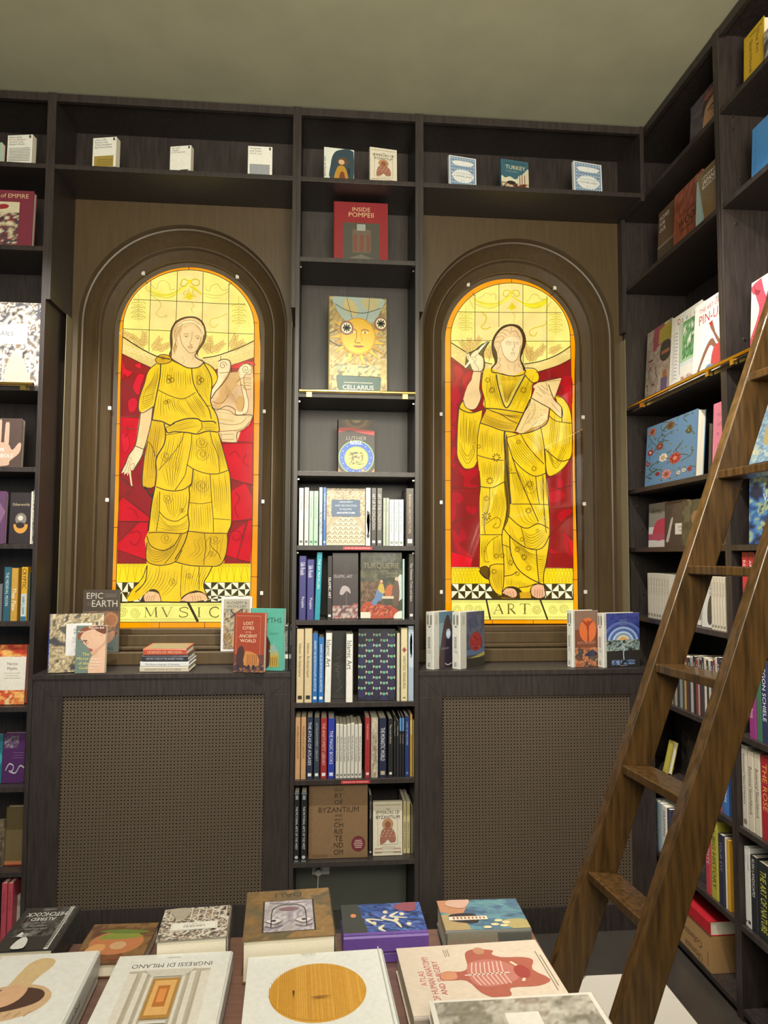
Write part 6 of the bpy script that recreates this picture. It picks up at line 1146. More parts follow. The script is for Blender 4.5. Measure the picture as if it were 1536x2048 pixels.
face('R', XS+.066, SH['pom'], 1314, 1355, 408, .022, '6c5440', 'brown book of a timber hut, leftmost on the second shelf of the corner bay', tx([(.08, .84, .07, 'HOMES', 'e8e4dc', 'l', .9), (.08, .74, .07, 'FOR', 'e8e4dc', 'l', .6), (.08, .64, .07, 'OUR', 'e8e4dc', 'l', .6)], '6c5440', lambda A: (A.rect(0, 0, 1, .4, '54483c'), A.rect(0, .38, 1, .42, '8a7c6c'), A.rect(0, 0, 1, .1, '8a8c8c'))), lean=3)
face('R', XS+.04, SH['pom'], 1346, 1402, 366, .022, '8a4a34', 'reddish wood grain book with black block letters, second shelf of the corner bay', tx([(.3, .52, .035, '100 CONTEMPORARY', '2c1c18', 'l', .6), (.18, .34, .14, 'WOOD', '241814', 'l', .8), (.3, .25, .055, 'BUILDINGS', '241814', 'l', .6)], '8a4a34', lambda A: A.mosaic(0, 0, 1, 1, 24, 14, 3, ['8a4a34', '7c402c', '9a5840', '84442f'], 5, 3)), lean=3)
def japan(A):
    A.rect(0, 0, 1, 1, '7c6440')
    for j in range(22):
        for i in range(11): A.circ(.25+.07*i+(.03 if j % 2 else 0), .06+.042*j, .026, '5c4424' if j < 14 else '54463a', .013, 6, True)
    A.poly([(0, 0), (0, .9), (.08, .86), (.36, .1), (.36, 0)], '8ca4a4', 0)
    for k in range(4): A.rect(.02+.06*k, 0, .03+.06*k, .8-.16*k, 'c8d4d0')
    for i, (s, z_) in enumerate((('CONTEMPORARY', .055), ('JAPANESE', .10), ('ARCHITECTURE', .05))): T(A, .26, [.82, .70, .63][i], z_, s, 'eeeae0', 'l', fit=.74)
face('R', XS+.014, SH['pom'], 1391, 1470, 316, .022, '7c6440', 'gold lattice architecture book against the divider, second shelf of the corner bay', japan, lean=3)
def graff(A):
    A.rect(0, 0, 1, 1, 'b8a898'); A.mosaic(0, 0, 1, 1, 30, 40, 6, ['b8a898', 'c8bca8', 'a89480', 'c0a8a0', 'b09c84'], 17); A.poly([(.3, .7), (.3, 1), (.7, 1), (.7, .78), (.5, .74)], 'a84c5c', 2); A.poly([(.5, .76), (.52, .94), (.9, .98), (1, .9), (1, .76)], 'b8a440', 0); A.poly([(.6, .56), (.62, .74), (.86, .76), (1, .7), (1, .56), (.8, .5)], '3c3838', 3); A.rect(.64, .6, .95, .64, 'b87050')
    for q in ('.1,.6 .3,.6', '.16,.46 .2,.52 .24,.46', '.4,.5 .44,.4 .5,.34', '.06,.3 .12,.28 .1,.22', '.3,.28 .4,.26', '.1,.14 .3,.12'): A.stroke(P(q), .02, '8a3440', 3)
    A.rect(.66, .1, .9, .3, '6c5c84'); A.circ(.8, .34, .08, 'b06c3c', .05)
face('R', XS+.068, SH['rail'], 1288, 1337, 652, .02, 'b8a898', 'scrawled grey and pink graffiti style book, leftmost behind the long brass rail', graff, lean=4)
def david(A):
    A.rect(0, 0, 1, 1, 'e6e4da'); A.rect(.34, .34, 1, .86, 'a8c8a0'); A.mosaic(.42, .38, 1, .86, 16, 16, 5, ['4c8c5c', '78ac74', '3c7c50', 'dce4d0'], 4); A.rect(.3, .3, 1, .34, 'd8dce4')
    for k in range(14): A.stroke([(.08, .16+.045*k), (.16, .19+.045*k), (.26, .17+.045*k)], .012, 'a8a8bc', 3)
    A.stroke([(.3, .9), (.34, .4), (.36, .2)], .014, '6c6c94', 3); A.rect(.44, .0, 1, .14, 'd8d4c0')
    for i, (c, l) in enumerate(zip(('c04030', '4c9c4c', '3c6cb0', 'c8a030', '9c3c80'), 'David')): T(A, .22+.14*i, .87, .08, l, c, 'l')
    T(A, .42, .09, .08, 'My Window', 'b02c2c', 'l', fit=.56)
face('R', XS+.042, SH['rail'], 1337, 1397, 620, .02, 'e6e4da', 'white book with a crayon window view and multicoloured lettering, behind the brass rail', david, lean=4)
def pinup(A):
    A.rect(0, 0, 1, 1, 'e8e4de'); T(A, .16, .86, .06, 'THE ART OF', 'b03440', 'l', fit=.8); T(A, .16, .70, .13, 'PIN-UP', 'b8303c', 'l', fit=.82)
    A.poly([(.16, .08), (.2, .14), (.34, .3), (.5, .42), (.62, .44), (.72, .36), (.8, .3), (.9, .2), (.74, .26), (.58, .36), (.46, .3), (.3, .16), (.24, .1)], '8a5c4c', 3); A.poly([(.14, .06), (.24, .1), (.28, .07), (.2, .04)], 'b02c2c', 0); A.poly([(.52, .62), (.6, .66), (.7, .5), (.86, .36), (.8, .34), (.64, .5)], '8a5c4c', 2); A.poly([(.48, .66), (.58, .6), (.6, .68)], 'b02c2c'); A.poly([(.62, .06), (.66, .3), (.9, .34), (1, .3), (1, .05)], 'c04448', 3); A.poly([(.4, .05), (.5, .12), (.66, .1), (.66, .03)], '6c8ca8', 3)
    lines(A, .8, .95, 2, .02, .3, 'a8a49c')
face('R', XS+.016, SH['rail'], 1384, 1462, 590, .02, 'e8e4de', 'white cover with stockinged legs and red heels, against the divider behind the brass rail', pinup, lean=4)
def floral(A):
    A.rect(0, 0, 1, 1, '5c86ac'); rr = random.Random(7)
    for k in range(26): x, y = rr.random(), rr.random(); A.stroke([(x, y), (x+rr.uniform(-.15, .15), y+.06), (x+rr.uniform(-.2, .2), y+.14)], .012, '3c4c34', 4)
    for k in range(60): x, y = rr.uniform(.03, .97), rr.uniform(.03, .97); A.circ(x, y, .022, '4c5c3c' if k % 2 else '6c7444', .012, 6, True)
    A.l += A.step
    for x, y, r, c, c2 in ((.38, .42, .09, 'e8dcc8', 'c8a060'), (.46, .14, .10, 'd88a84', '8a3c3c'), (.62, .36, .12, 'b8443c', 'd87868'), (.12, .9, .09, 'b87058', '6c3434'), (.1, .56, .07, '9c3440', 'e0c0b0'), (.3, .62, .08, '84443c', 'a86850'), (.5, .9, .09, '7c5c3c', '4c3424'), (.7, .12, .04, 'ecdcc8', 'b0903c'), (.8, .14, .04, 'ecdcc8', 'b0903c'), (.9, .14, .045, 'b03c48', '7c2c34'), (.86, .72, .06, '5c5c3c', '7c7c4c'), (.06, .38, .05, '8a3c40', 'c87c70'), (.28, .18, .045, '9c2c38', '6c2028')):
        for a in range(7): A.circ(x+r*.55*math.cos(a*.9), y+r*.42*math.sin(a*.9), r*.42, c, r*.34, 8, True)
        A.circ(x, y, r*.36, c2, r*.28)
face('R', XS+.03, RS['lut'], 1289, 1390, 838, .035, '5c86ac', 'square blue book strewn with painted flowers, under the long brass rail', floral, lean=4)
face('R', XS+.14, RS['lut'], 1386, 1415, 850, .02, '2c2826', 'small dark book in shade between the floral and the pink books', lambda A: (A.rect(.1, .6, .9, .9, '3c3836'), lines(A, .5, .3, 2, .05, .4, '5c5854')), lean=3)
face('R', XS+.02, RS['lut'], 1424, 1470, 800, .03, 'c06c80', 'pink book with spaced purple capitals beside the divider', tx([(.30, .80, .05, 'H U', '7c3c64', 'l', None), (.30, .66, .05, 'G O', '7c3c64', 'l', None), (.30, .52, .05, 'K', '7c3c64', 'l', None), (.30, .38, .05, 'L A', '7c3c64', 'l', None)], 'd87c92'), lean=3)
c5 = SH['cal']
def wri(A):
    A.rect(0, 0, 1, 1, '8a8478'); A.rect(0, 0, 1, .46, 'd4cec4'); A.poly([(.3, .16), (.28, .4), (.5, .6), (.9, .64), (1, .6), (1, .2)], 'b83c50', 2); A.rect(0, .16, 1, .3, 'b04c60'); T(A, .16, .86, .035, 'I LEARN', '4a4440', 'l', fit=.6); T(A, .12, .76, .09, 'WRITING', '3a3634', 'l', fit=1.4)
face('R', XS+.05, c5, 1297, 1331, 1006, .02, '8a8478', 'grey and crimson paperback starting with WRI, leftmost below the floral book', wri, lean=2, hard=False)
face('R', XS+.035, c5, 1329, 1372, 1001, .02, '3c3832', 'dark fashion book with a pale gloved arm and a white label', lambda A: (A.poly([(.3, .5), (.36, .8), (.6, .96), (.9, .8), (.8, .5)], '4c4438', 3), A.poly([(.08, .12), (.16, .3), (.3, .6), (.4, .62), (.3, .36), (.2, .12)], 'b8b0a8', 3), A.rect(.5, .26, 1.0, .5, 'dcd8cc'), T(A, .74, .40, .05, 'Fashion', '3c3832', fit=.4), T(A, .74, .33, .04, 'Design', '3c3832', fit=.4)), lean=2)
face('R', XS+.02, c5, 1363, 1412, 999, .02, '4c4a38', 'olive portrait book partly behind the ladder stringer', lambda A: (A.mosaic(0, 0, 1, 1, 16, 20, 3, ['4c4a38', '3c3c30', '5c5844'], 9), A.circ(.6, .6, .2, '8a6c50', .16)), lean=2)
face('R', XS+.03, c5, 1408, 1447, 1010, .02, '6c5c44', 'colourful crowded paperback between the ladder and the divider', lambda A: A.mosaic(0, 0, 1, 1, 14, 20, 6, ['8a3c3c', 'c8b040', '4c6c5c', 'c8c0a8', '5c4c3c'], 19), lean=2)
c6 = SH['blu']
spine_row('R', XS+.02, c6, [(1296.5+5.5*k, 1301.5+5.5*k, 1146+k*.5, 'c4beb2', '6a645c', 'World of Art', 'slim off-white spine in the run of eight left of the ladder stringer', {'group': 'run of off-white spines left of the ladder stringer', 'hard': False, 'foot': '7c766c'}) for k in range(8)]
    + [(1424+5.8*k, 1429.4+5.8*k, 1153+k*.6, 'ccc4b2', '5c564c', 'World of Art', 'slim cream spine in the run of five against the divider', {'group': 'run of cream spines seen between the ladder stringers', 'hard': False, 'foot': '7c766c'}) for k in range(5)])
face('R', XS+.05, c6, 1384, 1402, 1150, .02, 'd8d4cc', 'white paperback with a striped sleeve photo, seen between the ladder stringers', lambda A: (A.poly([(.3, .3), (.4, .7), (.8, .8), (1, .6), (1, .3)], '5c544c', 3), A.mosaic(.5, .1, 1, .4, 8, 8, 4, ['a8a098', '8a7c74'], 3)), lean=4, hard=False)
face('R', XS+.03, c6, 1404, 1423, 1152, .02, 'c8c8c4', 'grey paperback with sideways title World of, seen between the ladder stringers', lambda A: (A.poly([(.6, .1), (.5, .4), (.7, .6), (1, .6), (1, .1)], '3c3836', 3), T(A, .62, .95, .12, 'World of Art', '3c3a38', 'l', -90, .45)), lean=4, hard=False)
c7 = SH['isl']; rr = random.Random(3); xx = 1338.0; k = 0
cols7 = ['6a6a64', '8a8478', '54524e', 'a09a8c', '3c3c40', '8a8c88', '4c4a48', 'b8984c', '5c3838', '38383c', 'a8a298', '2c2c34', '8a3434', '9c9488', '4c2c2c', '3c3a4c', 'c8c0ac', '303030', 'b8b4a8', '44405c', '7c3434', 'c4bcac', '38344c', '2c2a2c', 'b8b0a0', '4a4466']
names7 = ['grey', 'taupe', 'charcoal', 'beige', 'ink blue', 'silver', 'brown black', 'gold figured', 'wine', 'dark slate', 'pale grey', 'midnight', 'brick', 'stone', 'oxblood', 'dusky violet', 'ivory', 'black', 'chalk', 'dull purple', 'rust', 'bone', 'dark violet', 'soot', 'oatmeal', 'iris']
rows7 = []
while xx < 1444:
    wd = rr.choice([3.2, 3.8, 4.4, 5.2]); i = k % 26
    rows7.append((xx, xx+wd, 1308+(xx-1338)*.10+rr.uniform(-4, 5), cols7[i], 'd8d4c8' if sum(lin(cols7[i])) < .8 else '2c2c2c', rr.choice(['Art Since', 'A History', 'Sources', 'On Drawing', 'Modern Art', 'Colour', 'Critics', 'The Eye']), names7[i]+' spine in the crowded paperback row between the ladder stringers', {'hard': False, 'size': .6}))
    xx += wd+.3; k += 1
spine_row('R', XS+.02, c7, rows7, depth=.13)
c8 = SH['byz']
face('R', XS+.10, c8, 1350, 1400, 1430, .03, '241e1c', 'near black book with a large faint letter R, in shade between the ladder stringers', lambda A: T(A, .5, .25, .5, 'R', '3c3430', fit=.6), lean=2)
face('R', XS+.03, c8, 1325, 1335, 1482, .02, 'a89a3c', 'narrow yellow green book edge in the dark bay behind the ladder', lambda A: A.rect(.2, .1, .8, .9, 'b8aa4c'), lean=14)
spine_row('R', XS+.02, c8, [(1438, 1444.5, 1560, 'c04030', W, '', 'red spine beside the divider, right of the ladder'), (1445, 1450, 1552, '3c68a8', W, '', 'narrow blue spine beside the bright blue one'), (1450.6, 1459, 1548, '4470b4', 'e8ecf4', 'Ways of Seeing', 'bright blue spine with white title beside the divider', {'size': .5, 'fit': .6})], depth=.13)
c9 = SH['bot']
spine_row('R', XS+.015, c9, [(1307, 1318, 1600, '5c6c84', W, '', 'blue painted spine low in the bay, seen under the ladder tread', {'sart': lambda A: A.mosaic(0, 0, 1, 1, 5, 30, 5, ['4c70a8', '8a7c58', '5c6444', 'a89c80'], 6)}), (1319, 1326, 1606, '8a9aa0', K, '', 'pale blue grey spine low in the bay beside the painted one'), (1327, 1336, 1612, 'd0ccc4', K, 'DRAWING', 'white spine low in the bay beside the painted one'), (1337, 1343, 1618, '3c3c54', W, '', 'dark blue spine low in the bay next to the white one'),
    (1414.5, 1424, 1662, 'b8404c', 'e8c8c8', 'ARTISTS', 'crimson spine low in the bay, right of the ladder', {'size': .6}), (1425, 1439, 1640, 'a8a040', '3c3c28', 'A BIG HISTORY', 'lime yellow spine with black title, low in the bay', {'size': .5, 'fit': .8}), (1441, 1451.5, 1669, '2c2c40', '7c7c98', 'YOUR EYE', 'ink blue spine between the lime and orange ones', {'size': .5}), (1453, 1456, 1675, 'dcdad4', K, '', 'thin white edged spine beside the orange one'), (1457, 1462.5, 1680, 'd09a2c', K, '', 'orange yellow spine against the divider')], depth=.16)
face('R', XS+.04, c9, 1386, 1418, 1655, .02, '3c3a38', 'charcoal book with a brown sculpted face, beside the crimson spine', lambda A: (A.circ(.5, .62, .3, '8a7458', .16), lines(A, .5, .3, 4, .04, .5, '8a8680')), lean=3)
# bottom shelf: cardboard box and a red book on it
zb_ = 0.0465
def kbox(name, label, x0, x1, ytop, deep, txt):
    O = Vector((XS+.005, 0, zb_)); a = along(x0, O, -Y1); b = along(x1, O, -Y1); h = alongy(ytop, O-Y1*b, Z1)
    t = thing(name, label, 'box', (XS+.005, -a, zb_)); L = b-a; m_ = MB()
    m_.box((0, -L, 0), (deep, 0, h), 'a98558'); A = Art(m_, lambda q, r, l: (-l, -q*L, r*h)); A.asp = L/h
    for i, s in enumerate(txt): T(A, .75, .22+.36*i, .2, s, '4a3420', 'l', 180, .8)
    A.rect(.9, .1, .91, .5, '4a3420')
    m_.build('carton', 'print', t, bevel=0.002); fl = MB(); fl.box((deep*.48, -L+.002, h), (deep*.52, -.002, h+.0006)); fl.build('tape_seam', 'cardboard', t); return b, h, L
bb, hh, LL = kbox('cardboard_box', 'kraft cardboard box with upside down lettering on the bottom shelf right of the ladder', 1352, 1424, 1873, .2, ('Ultimate', 'Collector'))
M4 = mx(Vector((XS+.004, -bb+.0, zb_+hh+.001)), (0, 0, 1), (1, 0, 0), (0, 1, 0))
book('thick crimson hardback lying on the kraft cardboard box', .19, LL*.8, .052, M4, 'b0202c', sart=lambda A: T(A, .4, .9, A.asp*.3, 'TASCHEN', 'e0b0b0', 'l', -90, .2))
# second bay
b2 = XS
face('R', b2+.05, SH['top'], 1487, 1527, 56, .02, 'd0a828', 'bright yellow book with a vertical title on the top shelf of the near bay', lambda A: (T(A, .62, .9, .085, 'The Art', '3c3420', 'l', -90, .6), T(A, .30, .84, .085, 'Sketchbook', '3c3420', 'l', -90, .6), A.stroke([(.3, .92), (.9, .92)], .012, '3c3420', 0)), lean=2)
face('R', b2+.04, SH['top'], 1528, 1590, 30, .02, 'a8a09c', 'grey mottled book beyond the yellow one on the top shelf', lambda A: A.mosaic(0, 0, 1, 1, 16, 20, 5, ['4c4444', '8a8080', 'c8c0bc', '6c6060'], 12), lean=2)
face('R', b2+.04, SH['pom'], 1502, 1640, 197, .03, '4a8cd0', 'plain sky blue hardback on the second shelf of the near bay', lambda A: A.stroke([(.06, 0), (.06, 1)], .006, '3c78b8', 0), lean=3)
def coral(A):
    A.rect(0, 0, 1, 1, 'd8d4c4')
    for q, w_ in (('.0,.05 .06,.2 .16,.42 .20,.6 .14,.8 .10,.98', .13), ('.16,.42 .34,.52 .42,.66 .40,.9', .10), ('.06,.2 .3,.3 .5,.4 .8,.42', .10), ('.14,.8 .05,.86 .02,.95', .06), ('.5,.4 .6,.6 .56,.8', .07), ('.34,.52 .26,.66 .3,.78', .05)): A.stroke(P(q), w_, 'c04c5c', 5)
face('R', b2+.03, SH['rail'], 1500, 1640, 526, .03, 'd8d4c4', 'cream cover with branching red coral above the ladder top', coral, lean=3)
def vg(A):
    A.mosaic(0, 0, 1, 1, 34, 44, 5, ['7c9cb0', '8cacbc', '6c8ca8', '9cb4b8', 'a8b8ac'], 25); A.poly([(.36, .3), (.4, .6), (.5, .8), (.8, .8), (.9, .5), (.8, .3)], 'a89868', 3); T(A, .12, .16, .13, 'Van', 'dccf98', 'l', fit=.5)
face('R', b2+.03, RS['lut'], 1492, 1600, 802, .035, '7c9cb0', 'pale blue cover of brushy strokes with a cream title, right of the ladder stringer', vg, lean=3)
def vg2(A):
    A.rect(0, 0, 1, 1, '1c2c4c'); A.mosaic(0, 0, 1, 1, 34, 44, 6, ['142440', '1e3c6c', '2c5c94', '4c7c9c', '8a9c78', '18305c'], 27, .6); T(A, .3, .62, .11, 'Van', 'dcdcd0', 'l', fit=.6)
face('R', b2+.03, c5, 1498, 1600, 946, .035, '1c2c4c', 'dark blue cover of swirling brushwork with a white title, below the pale blue one', vg2, lean=2, spine='142038')
spine_row('R', b2+.02, c6, [(1489, 1500, 1098, 'b02c34', 'e0c0b8', 'RED', 'tall red spine seen between ladder stringer and frame edge', {'size': .5}), (1501, 1513, 1098, '9c2830', 'e0c0b8', 'ART', 'second tall red spine beside the first, near bay'), (1514, 1530, 1110, '3c3434', W, '', 'dark brown spine right of the red pair, near bay')])
spine_row('R', b2+.02, c7, [(1501, 1515, 1342, '8c3478', 'e8c0dc', 'Gardens', 'magenta spine in the near bay right of the ladder', {'size': .5, 'y': .6, 'fit': .3}), (1516, 1526, 1330, '3c6c54', 'e8ece8', 'KLIMT', 'green spine right of the magenta one'), (1527, 1540, 1322, '2c3458', 'e8e8f0', 'EGON SCHIELE', 'navy spine with white italics at the frame edge', {'size': .55, 'fit': .7})])
spine_row('R', b2+.02, c8, [(1483, 1499, 1489, 'c4beb0', '5c5448', 'Illuminated Natural History', 'ivory spine, first in the botanical row of the near bay', {'foot': '7c7464'}), (1500, 1512, 1502, 'c8c0ae', '4c443c', 'Botanical Sketchbook', 'ivory spine with a flower sprig, second in the botanical row', {'size': .55, 'y': .8, 'fit': .6}), (1513, 1525, 1506, 'c8c0ae', '4c443c', 'Botanical Sketchbook', 'ivory spine with a flower sprig, third in the botanical row', {'size': .55, 'y': .8, 'fit': .6}), (1526, 1545, 1512, 'a02430', 'e0a050', 'THE ROSE', 'red spine with orange capitals at the frame edge', {'size': .5})])
spine_row('R', b2+.02, c9, [(1480, 1491, 1686, 'd8d8d4', '8a8a88', 'Constable', 'tall white spine, first low in the near bay', {'foot': '2c2c3c'}), (1492, 1503, 1692, 'd8d8d4', '8a8a88', 'Constable', 'tall white spine, second low in the near bay', {'foot': '2c2c3c'}), (1504, 1519, 1712, '24262a', 'd8d8d8', 'RUIN LANDSCAPES', 'black spine with white capitals low in the near bay', {'size': .4, 'y': .96, 'fit': .5}), (1520, 1545, 1728, '22282a', 'c8c850', 'THE ART OF NATURE', 'black spine with yellow capitals low in the near bay', {'size': .5, 'fit': .8})], depth=.2)
O = Vector((XS+.005, 0, zb_)); 
t = thing('cardboard_box', 'kraft box at the right edge on the bottom shelf of the near bay', 'box', (XS+.01, 2.26, zb_)); m_ = MB(); m_.box((0, -.3, 0), (.22, 0, .12), 'a08058'); m_.build('carton', 'print', t, bevel=.002)
fl = MB(); fl.box((.108, -.298, .12), (.116, -.002, .1206)); fl.build('tape_seam', 'cardboard', t)
# ------------------------------------------------------------------ outlet and cable under the middle bookcase
t = thing('power_outlet', 'grey power outlet with a cable under the lowest shelf of the middle bookcase', 'outlet', (-0.02, BP-0.001, 0.235))
a = U(624, 1738, 'Y', BP); b = U(659, 1738, 'Y', BP); t.location = ((a.x+b.x)/2, BP-.0125, a.z)
m_ = MB(); m_.box((-(b.x-a.x)/2, -.01, -.016), ((b.x-a.x)/2, 0, .016)); m_.build('plate', 'white', t, bevel=.002)
m_ = MB(); m_.tube([(-.01, -.014, .0), (-.012, -.018, -.04), (-.014, -.016, -.1), (-.013, -.012, -.2)], .0028, 8); m_.build('cable', 'white', t, smooth=True)
m_ = MB(); m_.tube([(-.01, -.009, .0), (-.01, -.03, .0)], .014, 14); m_.build('plug', 'white', t, smooth=True)
t = thing('access_panel', 'grey green board closing the foot of the middle bookcase', 'panel', (XA+.25, BP-.02, 0.003))
part('board', 'green_panel', t, ((XA+.004, BP-.012, .003), (XB-.004, BP-.002, .205)))

# ------------------------------------------------------------------ ladder
YA, YB = 1.93, 1.63
A0 = U(1100, 1930, 'Y', YA); A1 = U(1505, 690, 'Y', YA); sl = (A1.x-A0.x)/(A1.z-A0.z)
ax0 = A0.x-sl*A0.z+.015
B0 = U(1283, 1850, 'Y', YB); B1 = U(1441, 1362, 'Y', YB); slb = (B1.x-B0.x)/(B1.z-B0.z)
bx0 = B0.x-sl*B0.z+.015
t = thing('library_ladder', 'varnished oak library ladder leaning on the right bookcase', 'ladder', ((ax0+bx0)/2+.06, (YA+YB)/2, 0)); L = t.location
BW = .086; TK = .040; ZT = 2.28
dirv = Vector((sl, 0, 1)).normalized()
def stringer(x0, y0, y1):
    m_ = MB(); hw = BW*math.sqrt(1+sl*sl); zt = (1.430-hw-x0)/sl
    m_.prism([Vector(q)-L for q in [(x0, y0, 0), (x0+hw, y0, 0), (x0+hw+sl*zt, y0, zt), (x0+sl*zt, y0, zt)]], (0, y1-y0, 0))
    o = m_.build('stringer', 'ladder', t, bevel=.003)
stringer(ax0, YA, YA+TK); stringer(bx0, YB, YB+TK)
for py in (1740, 1530, 1328, 1131, 938, 738):
    # far end pixel height gives the tread height
    z_ = alongy(py, Vector((ax0+sl*1.0, YA, 0)), Z1)
    xf = ax0+sl*z_+.004; xn = bx0+sl*z_+.004; d = .078; th = .024
    m_ = MB(); c = [(xf, YA+.001, z_), (xf+d, YA+.001, z_), (xn+d, YB+TK-.001, z_), (xn, YB+TK-.001, z_)]
    m_.prism([Vector(q)-L for q in c], (0, 0, -th)); m_.build('tread', 'ladder', t, bevel=.003)
for (x0, y0) in ((ax0, YA), (bx0, YB)):
    m_ = MB(); m_.prism([Vector(q)-L for q in [(x0-.002, y0-.002, 0.0), (x0+BW+.006, y0-.002, 0.0), (x0+BW+.006+sl*.02, y0-.002, .02), (x0-.002+sl*.02, y0-.002, .02)]], (0, TK+.004, 0)); m_.build('rubber_foot', 'darkback', t)

# ------------------------------------------------------------------ display table
TZ = 0.655
tr_ = U(1066, 1864, 'Z', TZ); tl_ = -1.18; yb_ = 1.80; yf_ = .72
t = thing('display_table', 'reddish brown display table covered with art books', 'table', ((tl_+tr_.x)/2, (yb_+yf_)/2, 0))
part('tabletop', 'table', t, ((tl_, yf_, TZ-.03), (tr_.x, yb_, TZ)), bevel=.003)
part('apron', 'table', t, ((tl_+.04, yf_+.04, TZ-.12), (tr_.x-.04, yb_-.04, TZ-.0305)))
for x in (tl_+.03, tr_.x-.09):
    for y in (yf_+.03, yb_-.09): part('leg', 'table', t, ((x, y, 0), (x+.06, y+.06, TZ-.0305)), bevel=.003)
def tb(label, A_, B_, z, L_, t_, mode, cov, art, spine=None, sart=None, hard=True, under=None):
    """A_,B_: pixels of the far-left and far-right corners of the top face; z its height; L_ its length towards the camera"""
    a = U(*A_, 'Z', z); b = U(*B_, 'Z', z); ux = (b-a).normalized(); W_ = (b-a).length; uy = Z1.cross(ux)
    if mode == 'flip': u, v = -ux, -uy; O = b.copy(); w_, h_ = W_, L_            # top of the cover towards the camera
    elif mode == 'side': u, v = uy, -ux; O = b-uy*L_; w_, h_ = L_, W_             # spine towards the camera, top to the left
    else: u, v = ux, uy; O = a-uy*L_; w_, h_ = W_, L_
    if mode == 'flip': O = b
    n = u.cross(v)
    book(label, w_, h_, t_, mx(O-n*t_, n, u, v), cov, spine, art, sart, hard)
    if under:
        zz = z-t_; lab, cv, tt = under
        book(lab, w_*.985, h_*.985, tt-.0012, mx(O-n*(t_+tt-.0002)+u*.002+v*.002, n, u, v), cv, spine, lambda A: A.rect(.02, .02, .98, .98, cv), sart, hard)
z1 = .715
def circ(A):
    A.rect(0, 0, 1, 1, 'dfe0dc'); A.circ(.50, .37, .335, 'cf9a38', .335*A.asp, 64); rr = random.Random(2)
    for k in range(46):
        x = .17+.66*k/45; hh = math.sqrt(max(0, .1122-(x-.5)**2))*A.asp*.95
        A.rect(x, .37-hh, x+.005, .37+hh, rr.choice(['c08a2c', 'd8a648', 'c89234']))
    A.poly([(.66, .37), (.668, .43), (.676, .37)], '4c3414'); A.poly([(.40, .435), (.5, .445), (.56, .44), (.5, .43)], '8a5c20'); T(A, .56, .04, .014, 'TASCHEN', '6c6c68', rot=180); A.rect(.022, 0, .03, 1, 'c8cac6')
def flipart(f):
    return f
# front row
tb('large white hardback with a round wooden disc on its cover, front middle of the table', (497, 1915), (762, 1897), z1, .37, .045, 'flip', 'dfe0dc', lambda A: (circ(A)), spine='d8d8d4')
def ingr(A):
    A.rect(0, 0, 1, 1, 'dcdcd8'); T(A, .5, .10, .042, 'INGRESSI DI MILANO', '4a4a4a', fit=.7); T(A, .5, .035, .014, 'TASCHEN', '6a6a68')
    A.rect(.15, .17, .85, .97, 'b4ae9e')
    for x0, x1 in ((.15, .24), (.27, .33), (.35, .39)):
        for f in (lambda q: q, lambda q: 1-q): A.poly([(f(x0), .19), (f(x1), .20), (f(x1+(.5-x1)*.1), .97), (f(x0), .97)], 'd6d2c8'); A.poly([(f(x1-.015), .20), (f(x1), .20), (f(x1+(.5-x1)*.1), .97), (f(x1-.015), .97)], 'a8a294')
    A.poly([(.28, .17), (.72, .17), (.64, .24), (.36, .24)], 'c8c4bc', 0); A.rect(.385, .26, .615, .62, 'a87c3c'); A.rect(.41, .28, .59, .59, 'd8a868'); A.rect(.45, .33, .55, .52, 'b06a30'); A.rect(.47, .36, .53, .48, 'd88a4c')
    for k in range(9): A.poly([(.40-.012*k, .64+.035*k), (.60+.012*k, .64+.035*k), (.605+.012*k, .66+.035*k), (.395-.012*k, .66+.035*k)], '7c80a0' if k % 2 else 'd4d0cc')
tb('white book with a photo of a columned hallway, second in the front table row', (240, 1913), (463, 1902), z1-.012, .36, .042, 'flip', 'dcdcd8', ingr)
def mush(A):
    A.rect(0, 0, 1, 1, 'd8d8d4'); A.poly([(.08, .40), (.3, .44), (.62, .42), (.98, .43), (.98, .36), (.6, .34), (.1, .36)], 'c4c2bc', 3) if False else None
    A.poly([(.38, .60), (.48, .72), (.70, .80), (.92, .76), (1, .62), (1, .40), (.84, .36), (.6, .38), (.44, .46)], 'c8a884', 3); A.poly([(.46, .60), (.54, .68), (.74, .74), (.92, .70), (1, .56), (.9, .44), (.64, .44), (.5, .50)], '4c3428', 3)
    A.poly([(.60, .58), (.56, .40), (.50, .26), (.44, .13), (.52, .07), (.66, .09), (.70, .22), (.76, .40), (.80, .56), (.72, .62)], 'cbb083', 3); A.poly([(.60, .58), (.57, .46), (.72, .42), (.80, .48), (.80, .58), (.70, .63)], 'd4aa88', 3)
def mush2(A):
    # same drawing turned so the mushroom stands upright towards the wall
    o = A.to3; A.to3 = lambda a, b, l: o(1-a, 1-b, l); mush(A); A.to3 = o
def turned(f):
    def g(A):
        o = A.to3; A.to3 = lambda a, b, l: o(1-a, 1-b, l); f(A); A.to3 = o
    return g
